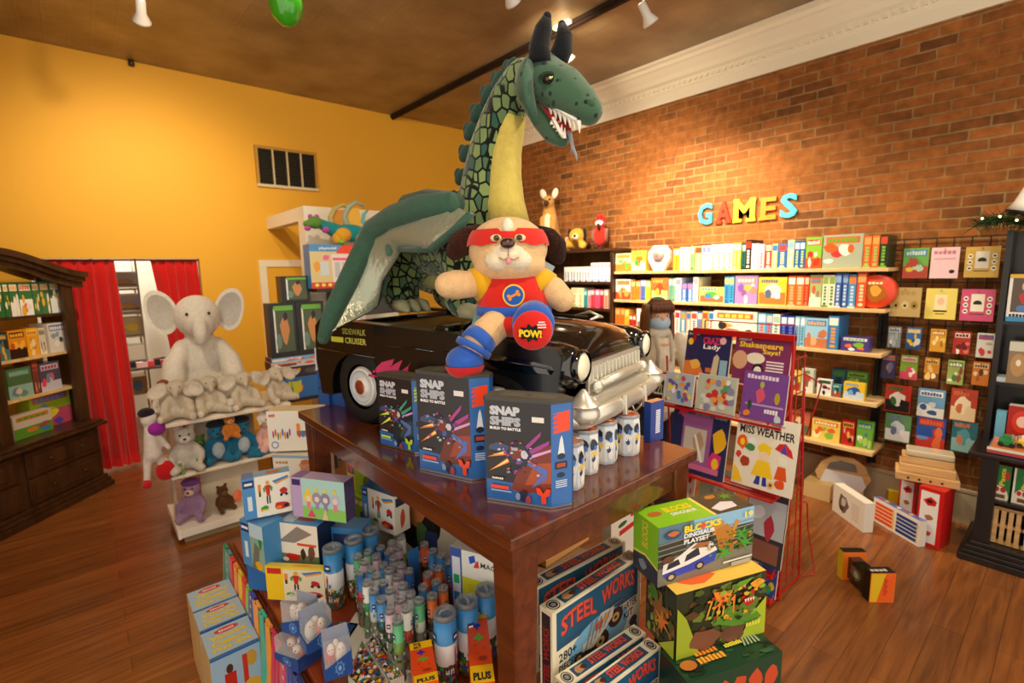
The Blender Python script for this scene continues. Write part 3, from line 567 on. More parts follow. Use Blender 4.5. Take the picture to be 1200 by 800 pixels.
# ---- GAMES letters
def letter(ch, u0, v0, u1, v1, col, cn):
    A = onx(u0, v1, WX-.03); B = onx(u1, v0, WX-.03); vs, fs = textmesh(ch, .03); b = MB(); w, h = A.y-B.y, B.z-A.z
    # thick slab letter: cap, walls and front from the same outline
    from collections import Counter
    P0 = [V(0, w/2-x*w, y*h) for x, y in vs]; P1 = [p+V(.022, 0, 0) for p in P0]; n = len(P0)
    b.add(P0, fs, col); b.add(P1, [tuple(reversed(f)) for f in fs], col)
    ed = Counter(); dr = {}
    for f in fs:
        for i in range(len(f)):
            e = (f[i], f[(i+1) % len(f)]); ed[tuple(sorted(e))] += 1; dr[tuple(sorted(e))] = e
    b.add(P0+P1, [(dr[e][1], dr[e][0], n+dr[e][0], n+dr[e][1]) for e in ed if ed[e] == 1], col)
    # slab serifs
    if ch in 'AME':
        for a in ((0, .36), (.64, 1)) if ch != 'E' else ((-.08, .3),):
            b.bx(-.001, .021, w/2-a[1]*w-.006, w/2-a[0]*w+.006, -.002, h*.13, col)
        if ch == 'M': 
            for a in ((-.03, .25), (.75, 1.03)): b.bx(-.001, .021, w/2-a[1]*w, w/2-a[0]*w, h*.88, h*1.01, col)
        if ch == 'E': b.bx(-.001, .021, w/2-.3*w, w/2+.08*w, h*.88, h*1.01, col)
    o = b.build('wall_letter', 'satin', None, (WX-.026, (A.y+B.y)/2, A.z))
    tag(o, 'large %s slab letter %s mounted on the brick wall' % (cn, ch), 'letter', 'letters spelling a word on the brick wall')
letter('G', 817, 237, 834.5, 264, '4cc4dc', 'sky-blue'); letter('A', 838, 235, 857, 262, 'e0381c', 'red'); letter('M', 859, 231, 885, 260.5, 'f4d030', 'yellow'); letter('E', 890, 229.5, 910, 258, 'ee8418', 'orange'); letter('S', 913, 225, 935, 256, '4cc4dc', 'sky-blue')
# ---- wire grid with hanging packs
t = thing('grid_rack', 'black wire grid panel on the brick wall hung with toy packs', 'display rack', (4.715, .7, 0))
b = MB()
for i in range(8): b.cyl((0, -.33+i*.66/7, .5), (0, -.33+i*.66/7, 2.08), .0035, col='0d0b0a', n=5)
for i in range(21): b.cyl((0, -.33, .5+i*.079), (0, .33, .5+i*.079), .0035, col='0d0b0a', n=5)
b.build('wire_grid', 'satin', t)
for y in (-.34, .34): MB().bx(-.012, .012, y-.012, y+.012, .3, 2.1, '0d0b0a').build('upright', 'satin', t)
def hang(u0, v0, u1, v1, col, pal, lab, seed, X=4.65, style='pic', extra=None):
    rnd = random.Random(seed); A = onx(u0, v1, X); B = onx(u1, v0, X); w, h = A.y-B.y, B.z-A.z
    t = thing('hanging_toy_pack', lab, 'toy package', (X, (A.y+B.y)/2, A.z), -PI/2, 'toy packs hanging on the wire grid')
    b = MB().box((0, 0, h/2), (w, .018, h), cols=[col, col, col, 'cfc8b8', col, col]); fr = Frame((-w/2, -.009, 0), (w, 0, 0), (0, 0, h))
    (extra or (lambda b, fr: art(b, fr, rnd, pal, style)))(b, fr)
    b.build('pack_card', 'card', t, bevel=.002)
    MB().cyl((0, .066, h*.93), (0, -.03, h*.93), .0025, col='9a9a9a', n=6).cyl((0, -.03, h*.93), (0, -.032, h*.96), .0025, col='9a9a9a', n=6).build('peg_hook', 'metal', t)
def moust(bg):
    def f(b, fr):
        b.rect(fr, .3, .3, .7, .85, 'f2ecd8'); b.disc(fr, .5, .55, .13, .1, '1c1614'); b.rect(fr, .36, .4, .64, .52, 'f2ecd8'); b.rect(fr, .28, .2, .72, .23, '5a3a2a')
        for x in (.15, .85):
            for y in (.3, .5, .7): b.disc(fr, x, y, .08, .08, 'f8f2e0', 10); b.disc(fr, x, y, .05, .03, '1c1614', 8)
    return f
def facecard(b, fr): b.rect(fr, .3, .3, .7, .8, 'f4e8b8'); b.disc(fr, .5, .58, .12, .12, 'f0c8a0'); b.rect(fr, .28, .24, .72, .29, '2a1c14'); b.rect(fr, .35, .16, .65, .19, '7a4a2a')
def shine(b, fr): b.rect(fr, .12, .6, .88, .66, 'd8a0b0'); b.rect(fr, .2, .48, .7, .52, 'e8c8d0'); b.disc(fr, .78, .22, .1, .06, '1c1614'); title(b, fr, .1, .78, .9, .9, 'c87a8a', random.Random(3))
hang(1057, 290, 1090, 326, '6aa84a', ['4a88c0', 'c8e0c0', 'e8d040', 'c05040'], 'green and blue foil pouch at the top left of the wire grid', 11)
hang(1089, 289, 1126, 326, 'ecc8cc', [], 'pale pink card in the top row of the wire grid', 12, extra=shine)
hang(1129, 288, 1174, 325, 'd8b04a', [], 'gold moustache card at the top right of the wire grid', 13, extra=moust(0))
hang(1042, 337, 1081, 370, 'd8bc78', ['c8a860', 'e8d8a0', 'b89848'], 'tan card at the left of the second wire grid row', 14, style='faces')
hang(1083, 338, 1123, 373, 'ecd86a', [], 'pale yellow face card in the second wire grid row', 15, extra=facecard)
hang(1124, 339, 1168, 375, 'd0507a', [], 'pink moustache card at the right of the second wire grid row', 16, extra=moust(0))
small = [(1040, 383, 1057, 406, '8a98a0', ['e0e0d8', '4a5660', 'b0b8b8'], 'grey'), (1061, 384, 1081, 408, '3a74b8', ['f0c83a', 'e8e8e0', '2a5490'], 'blue and yellow'), (1089, 386, 1110, 411, 'dca030', ['b86a20', 'f4e0a0', 'e8c860'], 'amber'), (1116, 389, 1139, 414, 'b02c24', ['e8e0d0', '6a1814', 'd87060'], 'dark red'), (1143, 391, 1167, 418, 'dcd8d0', ['3a6ab0', 'c83a38', 'b0a8a0'], 'white, blue and red')]
for i, s_ in enumerate(small): hang(*s_[:6], 'small %s pack in the third row of the wire grid' % s_[6], 20+i)
small = [(1032, 415, 1051, 442, '3a3858', ['c86a3a', '6a6890', '8a8060'], 'dark blue'), (1054, 417, 1077, 443, '7a9c34', ['e8d8d0', 'c84a60', 'a8c050'], 'green'), (1082, 420, 1102, 445, 'cc8a2c', ['e8c070', '7a4a20', 'f0e0b0'], 'ochre'), (1109, 423, 1131, 449, '9cb05a', ['4a7a3a', 'e8e4d0', '8a4a3a'], 'olive and white'), (1138, 425, 1161, 450, 'c87428', ['e8d0a0', '5a3418', 'a85820'], 'orange')]
for i, s_ in enumerate(small): hang(*s_[:6], 'small %s pack in the fourth row of the wire grid' % s_[6], 30+i)
big = [(1036, 453, 1069, 480, 'b83228', ['e8e0d8', '3a6a34', '1c1c1c'], 'red car'), (1074, 458, 1109, 486, '6a9cc4', ['e8e8e0', '3a5a90', 'c8d8e0'], 'pale blue'), (1112, 458, 1147, 491, 'b4402c', ['e8d8b8', 'c86a40', 'e0c8a0'], 'red and cream')]
for i, s_ in enumerate(big): hang(*s_[:6], 'wide %s pack in the fifth row of the wire grid' % s_[6], 40+i, style=['scene', 'pic', 'scene'][i])
big = [(1036, 488, 1069, 514, '5a8a5a', ['c8d0e0', '6a7a9a', 'e8e8e8'], 'green and silver'), (1072, 491, 1110, 524, '2a50a0', ['c83a30', 'e87040', '6a90d0'], 'blue and red'), (1113, 496, 1147, 527, '2a6a7a', ['4a98a8', 'c87a50', '8ab8b8'], 'teal')]
for i, s_ in enumerate(big): hang(*s_[:6], 'wide %s pack in the bottom row of the wire grid' % s_[6], 50+i, style=['scene', 'pic', 'scene'][i])
# ---- black cabinet at the right edge
t = thing('display_cabinet', 'black wooden display cabinet with stepped base at the right edge', 'cabinet', (4.13, -.9, 0))
W_ = WX-4.13-.03; D_ = 1.30
b = MB().bx(0, W_, 0, D_, .002, .045).bx(.018, W_, 0, D_-.018, .045, .07).bx(.03, W_, 0, D_-.03, .07, .1).bx(.05, W_, 0, D_-.05, .1, .125); b.build('base', 'blackwood', t, bevel=.004)
b = MB().bx(.07, W_, D_-.1, D_-.06, .126, .69).bx(.07, .11, D_-.14, D_-.1, .126, .69); b.build('side_panel', 'blackwood', t)
MB().bx(W_-.015, W_, 0, D_-.101, .126, .69).build('back_panel', 'blackwood', t)
MB().bx(.075, W_-.016, 0, D_-.101, .4, .42).build('shelf_board', 'blackwood', t)
b = MB().bx(.0, W_, 0, D_, .7, .725).bx(.02, W_, 0, D_-.02, .69, .7); b.build('counter_top', 'blackwood', t, bevel=.005)
MB().bx(.36, W_, D_-.06, D_-.03, .726, 2.1).build('hutch_side', 'blackwood', t)
MB().bx(W_-.015, W_, 0, D_-.061, .726, 2.1).build('hutch_back', 'blackwood', t)
for z in (1.52, 1.12): MB().bx(.37, W_-.016, 0, D_-.061, z-.02, z).build('shelf_board', 'blackwood', t)
def rcart(lab, u0, u1, X, z, h, d, cols, paint, cat='toy package', name='toy_box', g=None):
    ya, yb = ycol(u0, X, z+h/2), (ycol(u1, X, z+h/2) if u1 < 1200 else ycol(1199, X, z+h/2)-.0008*(u1-1199)*3)
    return carton(name, lab, cat, (X+d/2, (ya+yb)/2, z+.001), -PI/2, ya-yb, d, h, cols, paint, g)
def pasta(b, fr):
    f = fr['F']; b.rect(f, 0, .0, .12, 1, 'e8e4d8'); b.blob(f, .5, .1, .48, .32, 'e4dccb', random.Random(1), 14, .1); b.disc(f, .36, .3, .13, .07, 'c02c30'); b.disc(f, .68, .3, .15, .08, 'c02c30'); b.rect(f, .3, .05, .8, .16, '6a4a30')
    b.text(f, 'Pasta', .45, .42, .72, .92, 'f0d040', rot90=True, bold=.03); b.disc(f, .82, .72, .12, .13, 'c83a28')
rcart('green and white pasta toy box in the black cabinet, left one', 1161, 1184, 4.235, .42, .225, .07, ['1f7a3a', 'c02a22', 'c83a2a'], pasta, g='pasta boxes in the black cabinet')
rcart('green and white pasta toy box in the black cabinet, cut by the picture edge', 1187, 1215, 4.235, .42, .225, .07, ['1f7a3a', 'c02a22', 'c83a2a'], pasta, g='pasta boxes in the black cabinet')
for i in range(3):
    ya = .27-i*.145; t = thing('slatted_crate', ['slatted wooden crate leaning in the bottom of the black cabinet, left end', 'middle slatted wooden crate in the bottom of the black cabinet', 'slatted wooden crate in the black cabinet, furthest right'][i], 'crate', (4.24, ya, .127), 0, 'slatted crates in the black cabinet')
    b = MB(); 
    for j in range(4): b.bx(0, .012, -.135+j*.034, -.135+j*.034+.022, .004, .23, 'b5854a')
    b.build('slats', 'pine', t)
    b = MB().bx(.0125, .03, -.14, 0, 0, .02).bx(.0125, .03, -.14, 0, .11, .13).bx(.0125, .03, -.14, 0, .22, .24); b.build('rail', 'pine', t)
def rdoll(b, fr): f = fr['F']; b.rect(f, 0, 0, 1, .1, '3a8ac0'); b.rect(f, .12, .2, 1, .92, '5a4a40'); b.blob(f, .6, .75, .2, .12, 'd8b090', random.Random(2)); b.blob(f, .6, .5, .28, .16, 'b83228', random.Random(3)); b.disc(f, .5, .28, .18, .07, '4a7ab8'); b.rect(f, 0, .92, 1, 1, 'd8b030'); title(b, f, .1, .1, .7, .17, '1c1c2c', random.Random(4))
rcart('white and blue window box with red doll on the upper cabinet shelf', 1181, 1225, 4.5, 1.521, .3, .1, ['e8e6e0', 'd8d6d0', 'd8b030'], rdoll)
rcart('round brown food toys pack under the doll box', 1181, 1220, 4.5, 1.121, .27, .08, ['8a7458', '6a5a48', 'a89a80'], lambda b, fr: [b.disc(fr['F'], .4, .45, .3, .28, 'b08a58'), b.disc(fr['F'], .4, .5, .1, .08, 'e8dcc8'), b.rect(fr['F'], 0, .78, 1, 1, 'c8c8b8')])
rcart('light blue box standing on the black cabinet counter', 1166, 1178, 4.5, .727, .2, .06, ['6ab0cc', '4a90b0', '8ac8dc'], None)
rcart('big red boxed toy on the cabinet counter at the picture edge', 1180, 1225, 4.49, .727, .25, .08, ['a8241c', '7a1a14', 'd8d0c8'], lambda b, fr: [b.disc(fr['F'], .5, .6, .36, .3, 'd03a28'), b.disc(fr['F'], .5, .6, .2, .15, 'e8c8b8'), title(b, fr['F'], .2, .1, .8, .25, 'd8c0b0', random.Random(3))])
t = thing('building_toy', 'colourful wooden vehicle play board on the black cabinet counter', 'toy', (4.29, .16, .727)); 
b = MB().bx(-.12, .15, -.42, .16, 0, .03, '3a5a9a').bx(-.11, .14, -.41, .15, .03, .045, 'd87a3a'); fr = Frame((-.1205, .16, 0), (0, -.58, 0), (0, 0, .045)); b.rect(fr, 0, .1, 1, .45, 'c83a30'); b.rect(fr, 0, .5, 1, .9, 'e8e0c8'); b.build('play_board', 'card', t, bevel=.002)
rnd = random.Random(12)
for i, (c_, x_, y_) in enumerate([('2a8a4a', -.06, .08), ('f0c820', -.02, .0), ('d8302a', -.06, -.09), ('2a5ab0', .0, -.17), ('3aa05a', -.06, -.24), ('e8702a', .02, -.32), ('f0c820', -.05, -.37)]):
    b = MB().box((x_, y_, .075), (.06, .07, .035), c_).box((x_, y_, .105), (.035, .045, .028), 'f2e8d0' if i % 2 else c_)
    for a in (-.025, .025): b.cyl((x_-.034, y_+a, .062), (x_+.034, y_+a, .062), .014, col='20201c', n=10)
    b.build('block_vehicle', 'gloss', t, bevel=.004)
# red packed fruit
t = thing('toy_fruit_pack', 'shiny red play food in a tray on the middle cabinet shelf', 'toy package', (4.56, .26, 1.122)); MB().bx(-.05, .08, -.2, .08, 0, .03, 'c8d8e0').build('tray', 'card', t)
b = MB(); [b.ell((rnd.uniform(-.02, .05), rnd.uniform(-.16, .05), .055), .034, 'd01c20', None, 10, 7) for _ in range(7)]; b.build('berries', 'gloss', t)
# ---- green garland and spotlight at upper right
t = thing('pine_garland', 'dark green pine garland with tiny lights above the cabinet', 'garland', (4.40, .42, 2.13)); b = MB(); rnd = random.Random(8)
for i in range(900):
    s_ = rnd.random(); c_ = V(.05*math.sin(s_*9), .1-s_*.75, .03*math.sin(s_*14)+.1*s_); d_ = V(rnd.gauss(0, 1), rnd.gauss(0, 1), rnd.gauss(0, .8)).normalized()*rnd.uniform(.05, .11); b.cyl(c_, c_+d_, .0028, .0008, rnd.choice(['1c3a18', '14301a', '2a4a20']), 3, False, False)
b.build('needles', 'matte', t)
MB().tube([V(.05*math.sin(s_*.9), .1-s_*.075, .03*math.sin(s_*1.4)+.01*s_) for s_ in range(11)], .006, '2a1c10', 6).build('stem', 'matte', t)
MT['fairy'] = newmat('fairy_glow', .5, .5, base='ffffff', emit='ffdf9a', estr=12)
for i in range(9):
    s_ = (i+.5)/9; MB().ell((.05*math.sin(s_*9)-.06, .1-s_*.7, .03*math.sin(s_*14)+.1*s_+rnd.uniform(-.03, .04)), .006, 'ffffff', None, 8, 5).build('fairy_light', MT['fairy'], t)
t = thing('clip_lamp', 'white and black clip lamp at the right edge above the garland', 'spotlight', (4.35, .305, 2.22)); b = MB().lathe([(.02, .13), (.035, .12), (.05, .03), (.07, -.02), (.066, -.02), (.04, .03)], (0, 0, 0), 'eae6dc', 18, rotm('X', 14)); b.build('lamp_shade', 'satin', t); MB().lathe([(.071, -.018), (.072, -.04), (.06, -.045), (.06, -.018)], (0, 0, 0), '100d0a', 18, rotm('X', 14)).build('rim', 'satin', t); MB().cyl((0, -.02, .11), (.25, -.06, .3), .008, col='100d0a').build('arm', 'satin', t)
# ============================================================ display platform and the tall table on it
PZ, TZ = .5, 1.28
TX0, TX1, TY0, TY1 = .70, 1.545, .825, 2.335
t = thing('low_table', 'low orange-brown wooden display table under the tall table, crowded with toy tubes', 'table', (.475, .3, 0))
LW, LD = 1.12, 2.55
MB().bx(0, LW, 0, LD, PZ-.035, PZ).build('tabletop', 'orangewood', t, bevel=.004)
b = MB().bx(.03, LW-.03, .03, .05, PZ-.12, PZ-.036).bx(.03, LW-.03, LD-.05, LD-.03, PZ-.12, PZ-.036).bx(.03, .05, .05, LD-.05, PZ-.12, PZ-.036).bx(LW-.05, LW-.03, .05, LD-.05, PZ-.12, PZ-.036); b.build('apron', 'orangewood', t)
for x in (.04, LW-.11):
    for y in (.04, LD-.11): MB().bx(x, x+.07, y, y+.07, .002, PZ-.036).build('leg', 'orangewood', t, bevel=.004)
t = thing('display_table', 'dark red-brown wooden table carrying the black toy car', 'table', (TX0, TY0, 0))
W, D = TX1-TX0, TY1-TY0
MB().bx(0, W, 0, D, TZ-.035, TZ).build('tabletop', 'cherry', t, bevel=.005)
b = MB().bx(.03, W-.03, .03, .055, TZ-.125, TZ-.036).bx(.03, W-.03, D-.055, D-.03, TZ-.125, TZ-.036).bx(.03, .055, .055, D-.055, TZ-.125, TZ-.036).bx(W-.055, W-.03, .055, D-.055, TZ-.125, TZ-.036); b.build('apron', 'cherry', t, bevel=.002)
for x, y in ((.02, .02), (W-.105, .02), (.02, D-.105), (W-.105, D-.105)):
    b = MB().box((x+.0425, y+.0425, (PZ+TZ-.035)/2), (.062, .062, TZ-.037-PZ-.002), taper=1.37); b.build('leg', 'cherry', t, bevel=.004)
# ---- the big snap-together ship tins (flat boxes with rounded corners)
def shiptin(pl, pr, top, d, label, pal, tip):
    A, B = onz(*pl, TZ), onz(*pr, TZ); u = B-A; w = u.length; rz = math.atan2(u.y, u.x); h = zat(top[0], top[1], A.x, A.y)-TZ
    c = (A+B)/2+V(-u.y, u.x, 0).normalized()*(d/2)
    t = thing('toy_tin', label, 'toy box', (c.x, c.y, TZ+.001), rz, 'spaceship building sets on the table')
    cc = .035; out = [(-w/2, -d/2), (w/2-cc, -d/2), (w/2, -d/2+cc), (w/2, d/2-cc), (w/2-cc, d/2), (-w/2+cc, d/2), (-w/2, d/2-cc)]
    out = [(-w/2+.006, -d/2), (w/2-.045, -d/2), (w/2, -d/2+.04), (w/2, d/2-.03), (w/2-.04, d/2), (-w/2+.04, d/2), (-w/2, d/2-.03), (-w/2, -d/2+.006)]
    b = MB().prism(out, (0, 0, h), (1, 0, 0), (0, 1, 0), h, '2f5f9c', '2f5f9c')
    f = Frame((-w/2+.006, -d/2, 0), (w-.051, 0, 0), (0, 0, h)); rnd = random.Random(tip)
    b.rect(f, 0, 0, 1, 1, '241f24')
    b.pr(f, [(0, 0), (1, 0), (1, .17), (.62, .12), (.5, .2), (0, .22)], '2a63a8')
    b.pr(f, [(.38, .14), (.62, .12), (1, .17), (1, .62), (.8, .55), (.5, .34)], pal[0]); b.pr(f, [(.6, .2), (1, .25), (1, .45), (.75, .42)], pal[1])
    b.text(f, 'SNAP', .07, .86, .54, .95, 'c0c4ce', .07); b.text(f, 'SHIPS', .07, .76, .55, .85, 'a8acb8', .07); b.text(f, 'BUILD TO BATTLE', .07, .72, .55, .748, 'f0f0f2', .05)
    b.rect(f, .72, .82, .9, .87, 'e4e0da')
    # the ship: wings, hull, engines, trails
    cx, cy_ = .5, .45
    b.pr(f, [(.55, .5), (.98, .66), (.97, .62), (.6, .46)], pal[2]); b.pr(f, [(.58, .56), (.86, .74), (.84, .69), (.6, .52)], pal[2]); b.pr(f, [(.7, .5), (1, .58), (1, .555), (.7, .47)], 'd8a0d8')
    b.pr(f, [(.04, .52), (.42, .5), (.4, .56), (.2, .6), (.06, .56)], '3e4a78'); b.pr(f, [(.6, .46), (.95, .38), (.93, .28), (.7, .18), (.86, .33), (.6, .42)], '5a6ab4')
    b.pr(f, [(.3, .42), (.62, .38), (.72, .5), (.6, .6), (.36, .56)], '262a44'); b.blob(f, .47, .5, .12, .08, '7a3020', rnd, 10); b.blob(f, .6, .5, .06, .05, 'c8cad4', rnd, 8); b.blob(f, .52, .43, .06, .04, '4a5aa0', rnd); b.rect(f, .4, .53, .5, .56, 'a8aab8')
    for (x0, y0, x1, y1) in ((.34, .43, .04, .3), (.3, .5, .02, .44)):
        b.pr(f, [(x0, y0+.02), (x1, y1), (x0+.03, y0-.02)], pal[3]); b.pr(f, [(x0, y0+.008), (x1+.08, y1+.03), (x0+.02, y0-.008)], 'ffe28a')
    for _ in range(34):
        x, y = rnd.uniform(.18, .82), rnd.uniform(.3, .62); s_ = rnd.uniform(.012, .035); b.pr(f, [(x, y), (x+s_*1.6, y+s_*.4), (x+s_*1.1, y+s_), (x-s_*.3, y+s_*.6)], rnd.choice(['8a8ea0', '3a3e58', 'd86a3a', '1a1c28', pal[2], 'b8bccc']))
    title(b, f, .1, .235, .28, .255, 'e8e4e0', rnd, 6); b.rect(f, .08, .14, .36, .175, pal[4]); b.rect(f, .08, .115, .4, .13, '8fb0dc')
    b.blob(f, .58, .1, .08, .07, '1c2440', rnd); b.blob(f, .5, .09, .05, .04, '8a94b4', rnd); b.blob(f, .66, .07, .05, .05, 'a83a4a', rnd)
    emb = [(.78, .2), (.84, .2), (.89, .15), (.94, .2), (1, .2), (.98, .14), (.93, .12), (.93, .05), (.86, .05), (.86, .12), (.8, .14)]
    b.pr(f, emb, pal[4])
    # chamfered edge panel to the right
    g = Frame((w/2-.045, -d/2, 0), (.045, .04, 0), (0, 0, h)); b.rect(g, 0, 0, 1, 1, '2f66ac')
    b.pr(g, [(.12, .72), (.9, .74), (.9, .93), (.12, .91)], pal[4]); [b.pr(g, [(.0, .74+.045*i), (.3, .76+.045*i), (.3, .775+.045*i), (.0, .755+.045*i)], '2f66ac') for i in range(4)]
    b.pr(g, [(.42, .66), (.5, .7), (.56, .66), (.66, .5), (.3, .5)], 'd8dce4'); b.disc(g, .48, .5, .2, .03, '1c2438'); b.rect(g, .18, .38, .76, .45, '14161e'); b.rect(g, .26, .395, .68, .435, 'a8442c'); b.disc(g, .46, .32, .2, .025, '1c2438'); [b.rect(g, .2, .2+.02*i, .75, .21+.02*i, 'c8d4e8') for i in range(4)]
    g2 = Frame((w/2, -d/2+.04, 0), (0, d-.07, 0), (0, 0, h)); b.rect(g2, 0, 0, 1, 1, '24508c')
    b.build('tin_body', 'card', t, bevel=.0012)
    lid = [(x*1.012, y*1.03) for x, y in out]; b = MB().prism(lid, (0, 0, h+.009), (1, 0, 0), (0, 1, 0), .009, '5a564c', '3c3a34'); fr = Frame((-w/2, -d/2, h+.0092), (w, 0, 0), (0, d, 0)); b.rect(fr, .16, .2, .84, .8, '67635a'); b.disc(fr, .5, .5, .03, .1, '4a463e'); b.build('lid', 'satin', t, bevel=.001)
    b = MB().prism([(x*1.006, y*1.015) for x, y in out], (0, 0, .006), (1, 0, 0), (0, 1, 0), .006, 'b8bcc2', 'b8bcc2'); b.build('bottom_rim', 'metal', t)
shiptin((569, 585), (666, 600), (569, 468), .085, 'dark spaceship set tin nearest the table corner, shortest and widest', ['7a2f1e', 'a84a24', 'a03a90', 'f08a30', 'e8431f'], 1)
shiptin((491, 550), (568, 567), (490, 437), .09, 'tall spaceship set tin in the middle, toy boot above it', ['6a2a20', '9a4020', 'b03a9a', 'e87a30', 'e8431f'], 2)
shiptin((445, 521), (497, 535), (445, 440), .08, 'spaceship set tin with green artwork beside the rear wheel', ['1a2a34', '2a4a50', '3aa08a', 'b8d83a', 'b8d030'], 3)
# two blue tins seen edge-on behind the car
def bluetin(pl, pr, top, label, acc):
    def p(b, fr):
        f = fr['F']; b.rect(f, .3, .55, .8, .75, acc); b.rect(f, .25, .45, .8, .52, 'e8e4e0'); b.rect(f, 0, .3, 1, .33, '1c3a78')
    onshelf('toy_tin', label, 'toy box', pl, pr, TZ, .16, top, ['2a5ca8', '2a5ca8', '3a4a5a'], p, 'blue edge-on tins at the rear of the car')
bluetin((374, 473), (386, 475), (373, 414), 'blue tin edge-on at the far left table corner, green patch', '7ac84a')
bluetin((390, 474), (404, 477), (390, 424), 'blue tin edge-on beside the rear wheel, red patch', 'd83a34')
# ---- four small octagonal capsules
def capsule(u, v, label, dz=0, rot=0):
    P = onz(u, v, TZ); r_ = .043; h = .13
    t = thing('toy_capsule', label, 'toy capsule', (P.x+.02, P.y+.034, TZ+.001), R(rot), 'small white and blue toy capsules on the table front')
    poly = [(r_*math.cos(PI/8+i*PI/4)*(1 if True else 0), r_*math.sin(PI/8+i*PI/4)) for i in range(8)]
    b = MB(); rings = [(0.92, 0), (1.0, .01), (1.04, .05), (1.0, .1), (.93, h)]
    P_ = [V(x*s_, y*s_, z) for s_, z in rings for x, y in poly]
    for i in range(len(rings)-1):
        for j in range(8): b.add([P_[i*8+j], P_[i*8+(j+1) % 8], P_[(i+1)*8+(j+1) % 8], P_[(i+1)*8+j]], [(0, 1, 2, 3)], 'dcdcdc' if j % 2 else 'c8d2e0')
    b.add(P_[:8], [tuple(range(7, -1, -1))], 'c8c8c8')
    rnd = random.Random(u)
    for j in range(8):
        x0, y0 = poly[j]; x1, y1 = poly[(j+1) % 8]; f = Frame((x0*1.05, y0*1.05, .008), (1.05*(x1-x0), 1.05*(y1-y0), 0), (0, 0, h*.84))
        b.blob(f, .4, .8, .5, .2, '20283c', rnd, 9); b.blob(f, .6, .7, .22, .1, '4a78c8', rnd); b.blob(f, .55, .25, .3, .22, 'e8e0d4', rnd); b.blob(f, .4, .4, .25, .12, '2a3c70', rnd)
        b.text(f, 'OW', .1, .42, .9, .62, 'f4f0d8', .05) if j % 2 == 0 else b.text(f, 'OW', .1, .42, .9, .62, 'e8c84a', .05)
    b.build('capsule_body', 'card', t)
    b = MB().lathe([(r_*.98, 0), (r_*1.0, .006), (r_*.9, .01)], (0, 0, h-.002), '8a8a90', 8, rotm('Z', 22.5)); fr = Frame((-r_*.7, -r_*.7, h+.009), (r_*1.4, 0, 0), (0, r_*1.4, 0)); b.add([V(r_*.9*math.cos(PI/8+i*PI/4), r_*.9*math.sin(PI/8+i*PI/4), h+.008) for i in range(8)], [tuple(range(8))], 'a8644a')
    for c_ in ('e08a4a', 'f2e0c0', 'b03a2a', 'e8c06a', 'd8d8d8'): b.blob(fr, rnd.random(), rnd.random(), .2, .18, c_, rnd)
    b.build('printed_lid', 'card', t)
capsule(672, 576, 'small white toy capsule nearest the spaceship tin', rot=10)
capsule(691, 557, 'white toy capsule behind the nearest one, partly hidden', rot=-8)
capsule(713, 545, 'white toy capsule with yellow lettering, third along the row', rot=20)
capsule(740, 535, 'white toy capsule furthest right, by the navy box', rot=0)
def navy(b, fr): [b.rect(fr['F'], .38, .2+.05*i, .72, .235+.05*i, 'd8dcec') for i in range(12)]; b.rect(fr['T'], 0, .3, 1, .6, 'e8702a')
onshelf('game_box', 'navy blue upright box at the right end of the table', 'board game', (762, 519), (777, 514), TZ, .03, (762, 472), ['1c3488', '2a4aa0', 'c8a050'], navy)
# ---- low table goods -------------------------------------------------------
def pp(b, f, side=True, base='f0ece0', seed=1, sw=.26, stripe='4a90cc'):
    rnd = random.Random(seed); b.rect(f, sw, 0, 1, 1, base); b.rect(f, 0, .0, sw, 1, stripe); b.rect(f, .02, .76, sw-.02, .94, '1c3468'); b.rect(f, .05, .82, sw-.05, .88, 'e8ecf4'); b.rect(f, sw*.35, .2, sw*.7, .55, 'd8e6f4')
def plusfig(b, f, seed):
    x = .3; b.rect(f, .32, .62, .38, .8, 'e88a2a'); b.rect(f, .33, .5, .37, .62, '2a2420')
    b.disc(f, .52, .82, .04, .05, 'e8a020'); b.pr(f, [(.46, .76), (.58, .76), (.55, .5), (.49, .5)], 'cc2a20'); b.pr(f, [(.42, .7), (.47, .74), (.46, .6), (.43, .6)], '2a9a5a'); b.pr(f, [(.62, .7), (.57, .74), (.58, .6), (.61, .6)], '2a9a5a'); b.rect(f, .48, .3, .51, .5, '1c2a3c'); b.rect(f, .53, .3, .56, .5, '1c2a3c')
    b.pr(f, [(.62, .84), (.95, .92), (.97, .88), (.66, .78)], '3a80c8'); b.pr(f, [(.66, .78), (.97, .88), (.97, .84), (.7, .74)], 'e8a030'); b.blob(f, .84, .55, .1, .1, 'c02830', random.Random(seed)); b.disc(f, .79, .46, .03, .04, '20202a'); b.disc(f, .9, .46, .03, .04, '20202a')
    b.blob(f, .42, .2, .1, .08, '3a9a3a', random.Random(seed+1)); b.rect(f, .34, .14, .5, .18, 'e8c030'); b.blob(f, .78, .2, .22, .12, 'c8302a', random.Random(seed+2)); b.blob(f, .72, .16, .08, .06, 'e8842a', random.Random(seed+3)); b.blob(f, .88, .18, .06, .06, '20242c', random.Random(seed+4))
def A1(b, fr): pp(b, fr['F']); plusfig(b, fr['F'], 3); b.rect(fr['T'], .0, 0, .24, 1, '3a80c0'); b.rect(fr['T'], .5, .3, .8, .7, 'c8703a')
